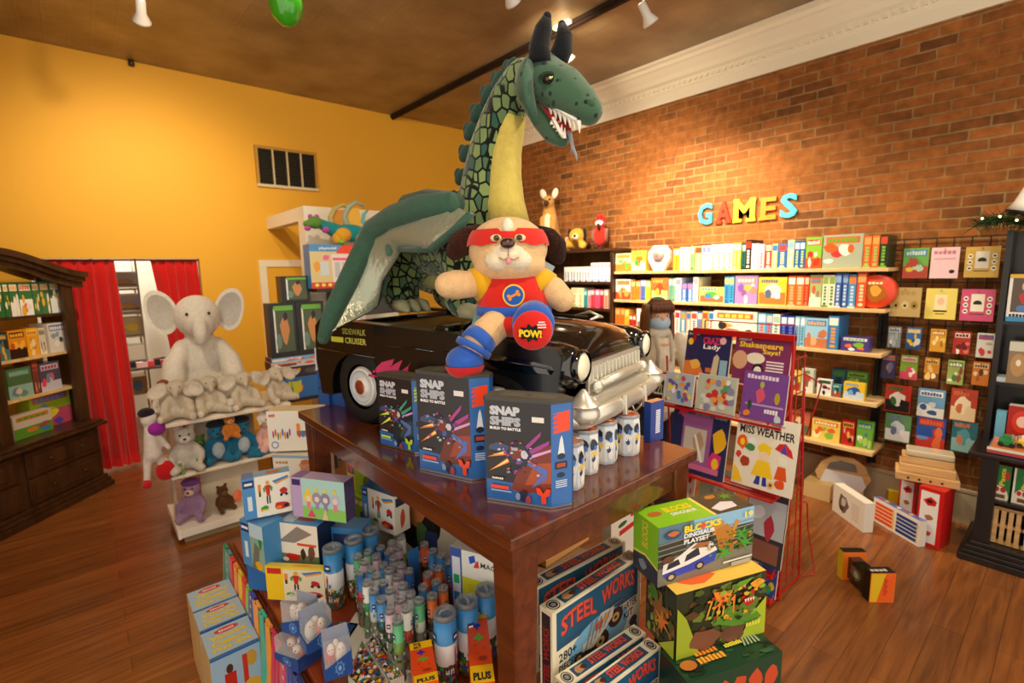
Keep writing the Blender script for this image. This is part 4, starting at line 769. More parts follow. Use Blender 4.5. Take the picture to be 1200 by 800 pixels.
def A2(b, fr):
    f = fr['F']; b.rect(f, 0, 0, .2, 1, 'b8a0cc'); b.rect(f, .02, .8, .18, .95, '3a2468'); b.rect(f, .2, 0, 1, .3, '8ac860'); b.rect(f, .2, .3, 1, 1, 'a8d4d0')
    for i, (x, c) in enumerate([(.32, 'e8d040'), (.48, '9a90b0'), (.64, '8a86a8'), (.82, 'b8c0d0')]): b.disc(f, x, .52, .09, .16, c); b.disc(f, x, .5, .045, .07, 'e8d4d0'); b.pr(f, [(x-.04, .68), (x+.04, .68), (x, .82)], 'e8d030'); b.rect(f, x-.035, .24, x+.035, .42, ['e87a9a', '9a90b0', '8a86a8', 'd88a90'][i])
    b.pr(f, [(.28, .04), (.44, .04), (.37, .24)], 'd84a78'); b.pr(f, [(.56, 0), (.68, 0), (.63, .3)], 'd8c8a0'); title(b, fr['R'], .1, .5, .9, .9, '5a4a88', random.Random(1)); b.rect(fr['T'], 0, 0, .2, 1, '8a6ab0')
def A3(b, fr): pp(b, fr['F'], sw=.2); plusfig(b, fr['F'], 8); b.rect(fr['R'], .08, .7, .7, .92, '20303a'); b.blob(fr['R'], .5, .35, .2, .3, 'cc4a30', random.Random(4)); b.rect(fr['T'], .1, .5, .8, .9, '2a6aa8')
def A4(b, fr):
    f = fr['F']; pp(b, f, base='e8e0d0', sw=.24); b.pr(f, [(.24, .55), (.62, .95), (.9, .8), (.55, .55)], '8a8078'); b.rect(f, .24, 0, 1, .28, '6a7a58'); b.blob(f, .5, .2, .2, .12, 'c8281c', random.Random(2)); b.disc(f, .36, .14, .06, .05, 'f0f0e8'); b.blob(f, .7, .3, .06, .16, '3a241c', random.Random(3)); b.blob(f, .86, .35, .08, .24, '6a4438', random.Random(4)); b.rect(f, .6, .5, .96, .56, 'd8481c'); b.rect(fr['T'], 0, 0, .24, 1, '2a5aa0'); b.blob(fr['T'], .65, .5, .24, .3, 'b83a3a', random.Random(5)); b.rect(fr['T'], .26, .1, .5, .9, 'c8dce8')
def A5(b, fr): f = fr['F']; pp(b, f, base='8ab0a0', sw=.4); b.pr(f, [(.4, 0), (.7, 0), (.8, .5), (.6, .6)], '707468'); b.blob(f, .85, .65, .1, .2, '2a8a4a', random.Random(3)); b.blob(f, .72, .1, .2, .12, 'e8b020', random.Random(3)); b.rect(f, .4, .7, 1, 1, 'b8d4e4')
def A6(b, fr): f = fr['F']; b.rect(f, .3, 0, 1, 1, 'e8dfc0'); b.rect(f, 0, 0, .3, 1, 'f0c818'); b.rect(f, .03, .78, .27, .95, 'c8281c'); plusfig(b, f, 5); b.rect(f, .3, .94, 1, 1, 'f0d020'); b.blob(fr['T'], .6, .5, .2, .3, 'e8a020', random.Random(1))
def A7(b, fr): f = fr['F']; b.rect(f, .02, .02, .98, .98, 'eae6dc'); [b.disc(f, .1+.045*i, .42+.05*math.sin(i*2), .02, .1, ['a83a8a', 'e83a2a', '3aa04a', 'f0a020', '2a6ac8', 'e8702a', '3a3a3a'][i % 7], 8) for i in range(8)]; b.rect(f, .55, .4, .62, .68, 'f08020'); b.rect(f, .55, .38, .92, .5, '2a8a5a'); [b.disc(f, .6+.07*i, .4, .035, .07, ['c83a2a', '4a6ac8', 'e83a6a', 'a83aa8', 'f0b020'][i], 8) for i in range(5)]; b.disc(f, .12, .16, .07, .09, '5a80b8'); b.disc(f, .12, .16, .05, .065, 'e8eef4'); title(b, f, .04, .86, .16, .94, 'd8503a', random.Random(2)); b.rect(f, .76, .08, .92, .12, '3a4a6a')
def A8(b, fr): f = fr['F']; b.rect(f, .02, .02, .98, .98, 'e6e0d4'); b.rect(f, .0, .9, 1, 1, '8ab0d0'); title(b, f, .06, .7, .32, .8, 'b88a50', random.Random(2)); b.blob(f, .65, .6, .14, .26, 'c89070', random.Random(3)); b.blob(f, .66, .78, .12, .12, 'b86a3a', random.Random(4)); b.blob(f, .6, .2, .22, .22, 'c8d4dc', random.Random(5)); b.blob(f, .9, .7, .07, .14, '6a9a4a', random.Random(5)); b.rect(f, .8, .05, .97, .3, 'a84a40')
BK = dict(cat='toy box')
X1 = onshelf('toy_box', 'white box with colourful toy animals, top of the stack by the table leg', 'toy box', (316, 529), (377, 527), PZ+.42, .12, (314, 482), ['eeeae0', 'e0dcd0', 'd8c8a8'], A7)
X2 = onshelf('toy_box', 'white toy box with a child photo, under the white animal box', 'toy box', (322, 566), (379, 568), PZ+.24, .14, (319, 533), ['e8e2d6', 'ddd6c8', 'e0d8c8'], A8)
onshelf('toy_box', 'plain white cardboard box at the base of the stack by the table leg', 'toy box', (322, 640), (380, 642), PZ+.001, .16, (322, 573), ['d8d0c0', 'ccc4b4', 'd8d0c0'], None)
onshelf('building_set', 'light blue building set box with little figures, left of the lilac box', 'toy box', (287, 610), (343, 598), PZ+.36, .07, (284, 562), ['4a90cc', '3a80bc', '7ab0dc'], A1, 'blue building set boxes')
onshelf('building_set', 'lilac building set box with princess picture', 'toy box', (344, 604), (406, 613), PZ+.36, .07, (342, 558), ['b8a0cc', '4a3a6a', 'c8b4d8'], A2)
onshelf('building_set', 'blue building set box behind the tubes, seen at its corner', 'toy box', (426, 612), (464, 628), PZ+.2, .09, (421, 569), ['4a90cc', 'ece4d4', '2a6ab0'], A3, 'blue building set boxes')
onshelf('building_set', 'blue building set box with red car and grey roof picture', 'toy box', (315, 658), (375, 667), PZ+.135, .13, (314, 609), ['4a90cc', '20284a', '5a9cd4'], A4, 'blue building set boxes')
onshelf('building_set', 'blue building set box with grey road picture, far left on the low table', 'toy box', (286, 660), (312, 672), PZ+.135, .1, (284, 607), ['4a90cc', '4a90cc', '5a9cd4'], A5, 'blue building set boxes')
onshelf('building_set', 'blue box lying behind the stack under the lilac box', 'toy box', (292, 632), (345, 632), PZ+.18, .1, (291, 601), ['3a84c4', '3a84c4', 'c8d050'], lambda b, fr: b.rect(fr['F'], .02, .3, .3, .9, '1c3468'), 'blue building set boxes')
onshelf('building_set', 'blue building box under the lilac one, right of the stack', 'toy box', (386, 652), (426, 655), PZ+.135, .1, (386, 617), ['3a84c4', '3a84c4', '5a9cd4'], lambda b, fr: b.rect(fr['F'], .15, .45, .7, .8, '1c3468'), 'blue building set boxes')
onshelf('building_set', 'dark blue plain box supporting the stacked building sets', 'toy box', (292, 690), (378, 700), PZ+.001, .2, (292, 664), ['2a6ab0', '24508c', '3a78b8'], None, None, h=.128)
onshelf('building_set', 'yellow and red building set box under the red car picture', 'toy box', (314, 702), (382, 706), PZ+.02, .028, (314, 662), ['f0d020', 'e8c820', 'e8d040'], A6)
0 and onshelf('building_set', 'white carton behind the tubes, under the lilac building set', 'toy box', (392, 665), (470, 672), PZ+.001, .1, (392, 640), ['c8d0d8', 'b8c0c8', 'd0d8e0'], None, None, h=.19)
# green, yellow and black-disc boxes at the back, seen between the legs
def gbox(b, fr): f = fr['F']; b.rect(f, 0, 0, .25, 1, 'e8d020'); b.rect(f, .02, .35, .24, .8, '2a4ac0'); b.disc(f, .13, .5, .08, .12, 'e83a2a'); b.blob(f, .7, .6, .2, .25, '2a4aa0', random.Random(3)); b.blob(f, .6, .3, .12, .2, '5a7a1a', random.Random(4)); title(b, f, .4, .84, .9, .95, 'f0f0d0', random.Random(2))
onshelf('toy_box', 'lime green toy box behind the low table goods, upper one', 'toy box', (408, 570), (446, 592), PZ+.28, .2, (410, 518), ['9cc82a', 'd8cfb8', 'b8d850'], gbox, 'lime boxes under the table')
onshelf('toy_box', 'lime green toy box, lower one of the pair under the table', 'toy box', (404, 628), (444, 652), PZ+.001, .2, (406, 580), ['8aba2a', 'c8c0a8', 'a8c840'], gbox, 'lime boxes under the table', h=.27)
def disc(b, fr): f = fr['F']; b.disc(f, .45, .55, .38, .42, '1c1814'); b.blob(f, .4, .6, .2, .2, 'b86a3a', random.Random(3)); b.blob(f, .5, .35, .14, .2, '4a6a3a', random.Random(5)); b.rect(f, .55, .1, .75, .4, '2a3a6a')
onshelf('toy_box', 'cream box with a big black disc picture behind the tubes', 'toy box', (462, 652), (532, 668), PZ+.001, .12, (462, 545), ['d8cfb8', 'c8bfa8', 'e0d8c4'], disc, h=.43)
def magna(b, fr):
    f = fr['F']; b.rect(f, 0, 0, .2, 1, '3a5aa8'); b.rect(f, .03, .1, .17, .9, 'd8dce8'); [b.rect(f, .05, .2+.2*i, .15, .3+.2*i, ['c83a3a', '3a8ac8', '2aa05a'][i]) for i in range(3)]; b.rect(f, .2, .3, 1, .7, 'c8c828'); b.rect(f, .2, .7, 1, 1, 'e8eae4'); b.pr(f, [(.34, .86), (.44, .9), (.42, .97), (.32, .94)], '2a5ac8'); b.pr(f, [(.4, .83), (.5, .84), (.48, .92), (.44, .9)], 'd83a3a'); b.text(f, 'MAGNA', .52, .85, .95, .91, '3a3a3a'); [b.rect(f, .3, .56+.03*i, .9, .565+.03*i, '8a8a40') for i in range(3)]; b.disc(f, .6, .22, .12, .1, '5a8a3a'); b.rect(f, .3, .05, .9, .15, 'd8dcd0')
onshelf('toy_box', 'white and yellow magnet toy box behind the front table leg', 'toy box', (531, 740), (600, 765), PZ+.001, .07, (529, 605), ['e8e6d8', '3a5aa8', 'd8d8d0'], magna, h=.36)
# ---- tubes of small plus-shaped pieces
def tube_toy(P, h, r_, label, grp, c1, c2, seed, top='a8acae', big=False):
    rnd = random.Random(seed)
    t = thing('toy_tube', label, 'toy tube', (P.x, P.y, P.z), rnd.uniform(0, 6), grp)
    b = MB(); n = 16 if big else 10; lo = h*(.34 if big else .5)
    b.lathe([(.0005, 0), (r_*.95, 0), (r_, .004), (r_, lo)], (0, 0, 0), '54503f' if big else '787868', n)
    # mixed little pieces seen through the wall
    pcs = [c2, c2, 'c8281c', '2a9a4a', 'e8b020', '2a5ab0', 'e8e8e0', '202020'] if big else [c2, c2, c2, '3a3a30', 'e0e0d8']
    for k in range(130 if big else 50):
        a = rnd.uniform(0, 2*PI); z = rnd.uniform(.006, lo-.006); p = V(math.cos(a)*r_, math.sin(a)*r_, z); tg = V(-math.sin(a), math.cos(a), 0); s_ = (.012 if big else .008)
        f = Frame(p-tg*s_/2+V(math.cos(a), math.sin(a), 0)*.0006, tg*s_, V(0, 0, s_*1.3)); b.rect(f, 0, 0, 1, 1, rnd.choice(pcs))
    b.build('pieces', 'card', t)
    b = MB(); mid = h*(.62 if big else .66)
    b.lathe([(r_+.0006, lo), (r_+.0006, mid), (r_+.0006, mid), (r_+.0006, h*.93)], (0, 0, 0), 'e8e8e8', n, cols=['dcdee0' if big else c2, 'dcdee0', c1])
    for q in range(3):
        a = q*2.1; tg = V(-math.sin(a), math.cos(a), 0); p = V(math.cos(a), math.sin(a), 0)*(r_*1.04+.001); wd = r_*.7; f = Frame(p-tg*wd/2+V(0, 0, lo), tg*wd, V(0, 0, h*.88-lo))
        b.rect(f, .05, .6, .95, .78, '1c3468'); b.rect(f, .2, .66, .8, .72, 'f0f0f0')
        if big: b.disc(f, .3, .42, .12, .05, 'e8a020'); b.rect(f, .18, .2, .42, .38, 'cc2a20'); b.rect(f, .2, .04, .28, .2, '1c2a3c'); b.rect(f, .32, .04, .4, .2, '1c2a3c'); b.disc(f, .75, .14, .15, .07, '2a5ab0')
        else: b.disc(f, .5, .3, .28, .09, c1); b.disc(f, .5, .5, .2, .05, 'f0f0ea')
    b.build('label', 'card', t)
    b = MB().lathe([(r_*.98, h*.93), (r_*1.03, h*.932), (r_*1.03, h*.99), (r_*.96, h), (r_*.8, h*1.0), (r_*.74, h*.96), (.0005, h*.96)], (0, 0, 0), top, n)
    b.tube([V(-r_*.5, 0, h*.97), V(-r_*.4, 0, h*1.02), V(r_*.4, 0, h*1.02), V(r_*.5, 0, h*.97)], r_*.1, top, 5)
    b.build('lid', 'frost', t)
    return t
small = [(431, 645), (446, 640), (459, 634), (470, 627), (441, 650), (455, 645), (467, 640), (427, 656), (449, 660), (461, 652), (470, 660), (456, 666), (441, 672), (465, 674), (479, 667), (449, 681), (472, 684), (457, 689), (435, 665), (481, 694), (469, 700), (476, 710), (491, 701), (419, 650), (497, 636), (507, 644), (517, 649), (527, 657), (501, 671), (514, 664), (511, 680), (496, 686), (519, 687), (506, 696), (424, 668), (430, 680), (438, 690), (447, 700), (457, 712), (466, 724)]
PC1 = ['4a90cc', 'd8b8c8', 'e8e8e0', '5ab07a', 'c8ccd0', '2a6ab8', '7ac0a0', 'b8b8c8']; PC2 = ['3a8a4a', 'c8302a', '6a8a3a', '2a4a30', '8ac05a', '5a9a3a', 'b03a2a', '3a6a9a', 'c8c8c0']
pts = []
TH = .245
for i, (u, v) in enumerate(small):
    P = onz(u, v, PZ+TH); q = V(P.x, P.y, PZ+.001)
    for _ in range(30):       # keep neighbours from sharing space
        mv = False
        for o_ in pts:
            d_ = V(q.x-o_.x, q.y-o_.y, 0)
            if d_.length < .040: q = q+(d_.normalized() if d_.length > .001 else V(1, 0, 0))*(.0405-d_.length); mv = True
        if not mv: break
    pts.append(q)
    right = u > 494
    c1 = random.Random(i*7).choice(['e8702a', '3a80c0', 'd8582a'] if right else PC1); c2 = random.Random(i*7+1).choice(['c8401c', '3a2018', '2a4a8a'] if right else PC2)
    if right:
        k = [j for j in range(len(small)) if small[j][0] > 494].index(i); lab = 'slim %s-topped toy tube in the group near the table leg, %s counted from the back' % (cname(c1), ORD[k]); g = 'slim toy tubes near the table leg'
    else:
        k = [j for j in sorted(range(len(small)), key=lambda j: small[j][1]) if small[j][0] <= 494].index(i); lab = 'slim toy tube with %s band in the middle crowd, %s counted from the back' % (cname(c1), ORD[k]); g = 'slim toy tubes in the middle crowd'
    tube_toy(q, TH, .0185, lab, g, c1, c2, i)
for i, (u, v, lab) in enumerate([(389, 640, 'wide blue toy tube at the left, beside the red car box'), (414, 630, 'wide blue toy tube, second from the left'), (433, 620, 'wide blue toy tube at the back of the tubes'), (521, 716, 'wide blue toy tube at the front, nearest the orange boxes'), (547, 702, 'wide toy tube between the front one and the table leg'), (569, 688, 'wide toy tube touching the front table leg')]):
    P = onz(u, v, PZ+.27); tube_toy(V(P.x, P.y, PZ+.001), .27, .038, lab, 'wide blue toy tubes', '3a88c8', '5a4a3a', 80+i, big=True)
# blue divider panels between tube groups
def panel(name, label, cat, P0, P1, z0, z1, th, col, mat='card', paint=None):
    u = V(P1.x-P0.x, P1.y-P0.y, 0); w = u.length; c = (P0+P1)/2
    return carton(name, label, cat, (c.x, c.y, z0), math.atan2(u.y, u.x), w, th, z1-z0, col, paint, mat=mat)
P0, P1 = onz(476, 690, PZ+.1), onz(494, 676, PZ+.1)
panel('display_divider', 'plain blue card panel standing among the slim tubes', 'card panel', onz(478, 646, PZ+.27), onz(490, 640, PZ+.27), PZ+.001, PZ+.27, .004, ['2a70b0'])
panel('display_divider', 'long blue card panel leaning behind the wide tubes', 'card panel', onz(532, 676, PZ+.2), onz(566, 703, PZ+.2), PZ+.001, PZ+.19, .004, ['2f74b4'])
# orange upright boxes at the bottom edge
def orange(b, fr):
    f = fr['T']; b.rect(f, 0, 0, 1, .2, 'f4c21a'); b.rect(f, 0, .82, 1, 1, 'f4c21a'); b.text(f, 'PLUS', .15, .84, .5, .98, '20242c', .05, rot90=True); b.text(f, 'PLUS', .12, .03, .88, .12, '20242c', .05)
    b.disc(f, .45, .72, .2, .03, '2a3ab8'); b.rect(f, .4, .66, .5, .78, '2a3ab8'); b.disc(f, .5, .55, .25, .03, '6ab03a'); b.rect(f, .45, .49, .56, .61, '6ab03a'); [b.disc(f, x, y, .05, .01, 'c8203a') for x, y in ((.3, .45), (.7, .4), (.4, .35))]; b.disc(f, .6, .28, .2, .03, 'a83a1c')
for pl, pr, v1, lab in (((486, 800), (514, 800), 752, 'orange and yellow building box at the bottom, left of the wide tube'), ((552, 800), (580, 800), 712, 'orange and yellow building box leaning by the table leg')):
    z = PZ+.19; A, B = onz(*pl, z), onz(*pr, z); Cc = onz(pl[0]-6, v1, z); w = (B-A).length; dd = (Cc-A); rz = math.atan2((B-A).y, (B-A).x)
    c = (A+B)/2+dd/2; carton('building_set', lab, 'toy box', (c.x, c.y, PZ+.001), math.atan2(-dd.x, dd.y), w, dd.length, z-PZ, ['e8501c', 'e04a1c', 'e8501c'], orange, 'orange and yellow building boxes')
# clear boxes with navy bases and soft figures
def clearbox(u0, v0, u1, v1, z, h, lab, seed, acc, rz=None):
    A, B = onz(u0, v0, z), onz(u1, v1, z); w = (B-A).length; rz = math.atan2((B-A).y, (B-A).x); d = w*.8; c = (A+B)/2+V(-math.sin(rz), math.cos(rz), 0)*(d/2)
    t = thing('figure_box', lab, 'toy box', (c.x, c.y, z+.001), rz, 'clear boxes with navy bases at the low table edge'); rnd = random.Random(seed)
    b = MB().prism([(-w/2, 0), (w/2, 0), (w/2, h*.6), (-w/2, h*.28)], (0, -d/2, 0), (1, 0, 0), (0, 0, 1), .002, '1f4c94'); b.bx(-w/2, w/2, -d/2+.002, d/2, 0, .004, '1f4c94').bx(-w/2, -w/2+.002, -d/2+.002, d/2, .004, h*.28, '2a5aa4').bx(w/2-.002, w/2, -d/2+.002, d/2, .004, h*.6, '1a4080').bx(-w/2+.002, w/2-.002, d/2-.002, d/2, .004, h*.95, '2458a0')
    f = Frame((-w/2, -d/2-.0005, 0), (w, 0, 0), (0, 0, h)); b.star(f, .55, .24, .2, .2, '5a86c4', 8, .7); b.disc(f, .55, .24, .11, .12, '2458a0'); b.star(f, .55, .24, .07, .08, '8ab0e0', 6, .6); b.build('base_card', 'card', t)
    b = MB(); 
    for (x, y, c_) in ((-.2, 0, acc[0]), (.15, -.1, acc[1]), (0, .2, acc[2])): b.ell((x*w, y*d, h*.45), (w*.22, d*.2, h*.28), c_, None, 10, 7); b.ell((x*w, y*d-.1*d, h*.62), (w*.14, d*.15, h*.16), 'f0e2d0', None, 8, 6); b.ell((x*w-.06*w, y*d-.22*d, h*.65), w*.025, '20161a', None, 6, 4); b.ell((x*w+.06*w, y*d-.22*d, h*.65), w*.025, '20161a', None, 6, 4)
    b.build('soft_figures', 'satin', t)
    b = MB().bx(-w/2+.003, w/2-.003, -d/2+.003, d/2-.003, h*.3, h, 'e8f0f8'); b.build('clear_cover', 'clear', t)
clearbox(330, 740, 356, 748, PZ+.1, .12, 'clear box with navy base in front of the yellow box', 1, ['e0c8b0', 'd8a890', 'c8b0a0'])
clearbox(322, 772, 350, 790, PZ+.0, .09, 'clear box with red contents low by the ribbons', 4, ['c83a2a', 'd85a3a', 'e8b8a0'])
clearbox(360, 768, 392, 752, PZ+.09, .13, 'clear box with navy base, middle one along the table edge', 2, ['e8e0d8', 'e88a70', '8ac0d0'])
clearbox(381, 800, 414, 788, PZ+.09, .14, 'clear box with red-haired figure and emblem, nearest along the edge', 3, ['c83028', 'e8d8c8', '8a7ac0'])
t = tag(MB().bx(-.04, .04, -.04, .04, 0, .002, '4a9ad4').bx(-.03, .03, -.03, .03, .002, .0026, '1f4c94').build('product_card', 'card', None, onz(404, 738, PZ+.01), .7), 'small light blue card lying at the corner of the white tray', 'card')
# white tray and the open bins of loose pieces
A, B = onz(398, 742, PZ+.02), onz(470, 800, PZ+.02)
tr = MB(); 
Cq = onz(413, 720, PZ+.01); Dq = onz(500, 800, PZ+.01)
tr.add([onz(395, 752, PZ+.012), onz(455, 815, PZ+.012), onz(505, 812, PZ+.012), onz(418, 716, PZ+.012), onz(395, 752, PZ+.001), onz(455, 815, PZ+.001), onz(505, 812, PZ+.001), onz(418, 716, PZ+.001)], [(0, 1, 2, 3), (7, 6, 5, 4), (4, 5, 1, 0), (5, 6, 2, 1), (6, 7, 3, 2), (7, 4, 0, 3)], 'e4dfd2')
tag(tr.build('display_tray', 'card'), 'flat white display tray in front of the slim tubes', 'tray')
def bin_(quad, lab, seed):
    P = [onz(u, v, PZ+.05) for u, v in quad]; cx = sum((p for p in P), V(0, 0, 0))/4; t = thing('piece_bin', lab, 'bin', (cx.x, cx.y, PZ+.013), 0, 'clear bins of loose pieces')
    L_ = [V(p.x-cx.x, p.y-cx.y, 0) for p in P]; b = MB(); k = 4
    for i in range(4):
        a, c_ = L_[i], L_[(i+1) % 4]; b.add([a, c_, c_+V(0, 0, .05), a+V(0, 0, .05), a*.96, c_*.96, c_*.96+V(0, 0, .05), a*.96+V(0, 0, .05)], [(0, 1, 2, 3), (7, 6, 5, 4), (3, 2, 6, 7), (1, 0, 4, 5)], 'c8c4b8')
    b.add([p*.99 for p in L_], [(0, 1, 2, 3)], 'b8b0a0'); b.build('bin_wall', 'satin', t)
    b = MB(); rnd = random.Random(seed)
    for _ in range(420):
        a, c_ = rnd.random(), rnd.random(); p = (L_[0]*(1-a)+L_[1]*a)*(1-c_)+(L_[3]*(1-a)+L_[2]*a)*c_; p = p*.93
        b.box((p.x, p.y, .012+rnd.random()*.03), (.011, .011, .0035), rnd.choice(['c8281c', '3a9a4a', 'e8e4d8', '4a3a2a', 'e8b020', '2a5ab0', '8a8478', 'd87a30', '2a2420', 'f0f0f0']), rotm('X', rnd.uniform(0, 90)) @ rotm('Z', rnd.uniform(0, 90)))
    o = b.build('loose_pieces', 'satin', t); o['kind'] = 'stuff'
bin_([(408, 795), (440, 830), (455, 800), (424, 752)], 'clear bin of mixed loose pieces, further from the tubes', 1)
bin_([(428, 757), (458, 802), (474, 796), (438, 745)], 'clear bin of mixed loose pieces, alongside the slim tubes', 2)
# ---- play silks hanging over the left edge of the low table
cols = ['1f8a4a', '3aa0a0', 'd8281c', 'f08a1c', 'e8c020', 'e8402a', '8ac83a', '2a3ab0', 'f0a030', '3ab8a0', 'f09a28', 'd01c50', 'c81c3c', 'e83a7a', '2a3a9a', '1c2c88', 'f0901c', 'f0c030', '4ac0a8', '2a9a5a']
t = MB().cyl((.462, 1.35, PZ-.022), (.462, 2.9, PZ-.022), .004, col='7a2c12').build('hanging_rail', 'satin'); tag(t, 'thin rail along the left edge of the low table holding the silks', 'rail')
for i, c_ in enumerate(cols):
    y = 2.86-i*.078; b = MB(); rnd = random.Random(i); n = 10; P = []
    for r_ in range(n+1):
        s_ = r_/n; z = PZ-.012-s_*.42; wd = .03+.012*math.sin(s_*3+i)+.01*s_
        for j in range(7):
            q = j/6-.5; P.append(V(.437-.012*math.sin(j*2.1+i+s_*2)*(.3+s_)-.012*s_, y+q*2*wd+.01*math.sin(s_*5+i), z))
    m_ = len(P); P += [p+V(-.003, 0, 0) for p in P]; F = []
    for r_ in range(n):
        for j in range(6): a = r_*7+j; F += [(a, a+1, a+8, a+7), (m_+a, m_+a+7, m_+a+8, m_+a+1)]
        a = r_*7; F += [(a, a+7, m_+a+7, m_+a), (a+6, m_+a+6, m_+a+13, a+13)]
    b.add(P, F, c_, True)
    if i % 3 == 1:
        for r_ in range(n-1): a = P[m_+r_*7+3]; f = Frame(a+V(-.001, .012, 0), (0, -.024, 0), (0, 0, -.02)); b.pr(f, [(0, .5), (.5, 0), (1, .5), (.5, 1)], 'f0e8a0')
    b.cyl((.444, y-.028, PZ-.016), (.444, y+.028, PZ-.016), .008, col=c_, n=8)
    pos = ORD[i]+' from the far end' if i < 10 else (ORD[19-i]+' from the near end' if i < 19 else 'the very nearest one')
    tag(b.build('play_silk', 'cloth'), '%s silk scarf hanging from the low table edge, %s' % (cname(c_), pos), 'scarf', 'play silks hanging along the low table edge')
# ---- vacuum play set cartons on the floor
def vac(b, fr):
    f = fr['T']; b.rect(f, 0, 0, 1, 1, 'a4c6e0'); b.disc(f, .5, .84, .26, .1, 'd83a28', 18); title(b, f, .34, .8, .66, .87, 'f4e8e0', random.Random(2), 6)
    b.text(f, 'Vacuum', .12, .56, .88, .74, 'f0d428', .04); b.text(f, 'Cleaner', .12, .34, .86, .52, 'f0d428', .04); b.text(f, 'Play Set', .12, .12, .9, .3, 'f0d428', .04); b.rect(f, 0, 0, 1, .05, '2a68b0')
    g = fr['F']; b.rect(g, 0, .97, 1, 1, '2a68b0'); b.rect(g, .04, .05, .96, .95, '9cc0dc'); b.disc(g, .36, .8, .07, .06, '4a3020'); b.rect(g, .25, .45, .48, .75, 'c02a20'); b.rect(g, .28, .15, .45, .45, '2a2c34'); b.disc(g, .8, .82, .12, .1, 'c8a040'); b.rect(g, .62, .3, .72, .9, 'c83a2a'); b.disc(g, .78, .45, .2, .12, 'd8b040')
VZ = .36
for i, (pl, pr, vb, lab) in enumerate([((234, 716), (290, 697), 692, 'light blue vacuum play set carton, furthest of the three'), ((239, 740), (294, 722), 716, 'light blue vacuum play set carton, middle of the three'), ((244, 776), (300, 756), 742, 'light blue vacuum play set carton, nearest, with child picture')]):
    A, B = onz(*pl, VZ), onz(*pr, VZ); Cc = onz(pl[0]-5, vb, VZ); dep_ = (Cc-A).length-.004
    if i == 0: A0 = A
    w = .205; rz = math.atan2((B-A).y, (B-A).x)*0; x0 = .228+.0*i
    c = V(x0+w/2-.0, A.y+dep_/2, .002); carton('vacuum_play_set', lab, 'toy box', c, 0, w-.02, dep_, VZ, ['9cc0dc', 'd8b878', 'a4c6e0'], vac, 'vacuum play set cartons on the floor', parent=None)
# ---- steel works cartons
def steel(b, fr):
    f = fr['F']; b.rect(f, .04, .03, .96, .97, '1f4f70'); b.pr(f, [(.04, .62), (.96, .62), (.96, .97), (.04, .97)], '1c5878'); b.pr(f, [(.04, .2), (.96, .2), (.96, .55), (.04, .55)], 'e8dfc4'); b.disc(f, .5, .36, .34, .26, '7ab4d8', 20)
    b.text(f, 'STEEL', .09, .66, .46, .86, '7a1814', .05, arch=.05); b.text(f, 'WORKS', .52, .68, .92, .88, '7a1814', .05, arch=.05); b.text(f, 'STEEL', .085, .67, .455, .87, 'dc5040', .03, arch=.05); b.text(f, 'WORKS', .515, .69, .915, .89, 'dc5040', .03, arch=.05)
    b.text(f, '280+', .06, .4, .24, .5, '1c2838', .02); b.text(f, 'PIECES', .06, .28, .24, .37, '1c2838', .02); b.text(f, 'STARTER', .72, .45, .95, .54, '1c2838', .02); b.text(f, 'KIT', .78, .34, .9, .43, '1c2838', .02)
    for x, y, r_ in ((.34, .22, .085), (.5, .3, .1), (.68, .46, .09), (.26, .3, .05)): b.disc(f, x, y, r_, r_*1.25, '3a2418', 16); b.disc(f, x, y, r_*.5, r_*.6, 'c8a060', 12); b.disc(f, x, y, r_*.2, r_*.25, '3a2418', 8)
    b.pr(f, [(.3, .34), (.42, .3), (.64, .5), (.66, .62), (.5, .64), (.42, .46), (.3, .42)], 'c8c4bc'); b.pr(f, [(.44, .46), (.52, .46), (.52, .58), (.44, .54)], 'c83028'); b.pr(f, [(.54, .5), (.6, .52), (.6, .6), (.54, .58)], 'e0a030'); [b.pr(f, [(.32+.05*i, .33+.03*i), (.34+.05*i, .33+.03*i), (.42+.05*i, .6), (.4+.05*i, .6)], '8a867c') for i in range(5)]; b.rect(f, .6, .62, .76, .64, '6a665c')
    b.disc(f, .12, .11, .06, .07, 'e8dfc4'); b.disc(f, .12, .11, .045, .055, '1c2838'); b.disc(f, .9, .26, .05, .06, '1c2838')
    g = fr['T']; b.rect(g, .14, .14, .84, .86, '1f5070'); b.text(g, 'STEEL WORKS', .34, .25, .8, .75, '7a1814', .05); b.text(g, 'STEEL WORKS', .335, .3, .795, .8, 'dc5040', .03); b.blob(g, .22, .5, .07, .35, 'b88a60', random.Random(2)); b.blob(g, .26, .5, .04, .2, '4a2a1c', random.Random(3))
    for x in (.07, .93): b.disc(g, x, .5, .05, .42, '2a2c34', 18); b.disc(g, x, .5, .042, .34, 'e8dfc4', 18); b.disc(g, x, .5, .036, .28, '2a2c34', 18); b.disc(g, x, .5, .02, .16, '8a8c90', 12)
    l = fr['L']; b.rect(l, .15, .05, .85, .95, '1c2230'); b.text(l, 'STEEL WORKS', .25, .15, .75, .8, '9a2c24', .03, rot90=True)
def steelbox(pl, pr, zt, d, lab, h=.36):
    A, B = onz(*pl, zt), onz(*pr, zt); u = B-A; rz = math.atan2(u.y, u.x); c = (A+B)/2+V(-u.y, u.x, 0).normalized()*(d/2)
    carton('steel_model_kit', lab, 'toy box', (c.x, c.y, zt-h), rz, u.length, d, h, ['eae0c4', 'eae0c4', 'eae0c4'], steel, 'cream and blue steel model kits', bevel=.003)
SB = .50; 
MB_ = MB
steelbox((647, 719), (751, 651), .9, .052, 'cream steel model kit showing its blue front and model buggy', .30)
steelbox((626, 690), (733, 634), .9, .052, 'cream steel model kit just behind the one showing its front', .30)
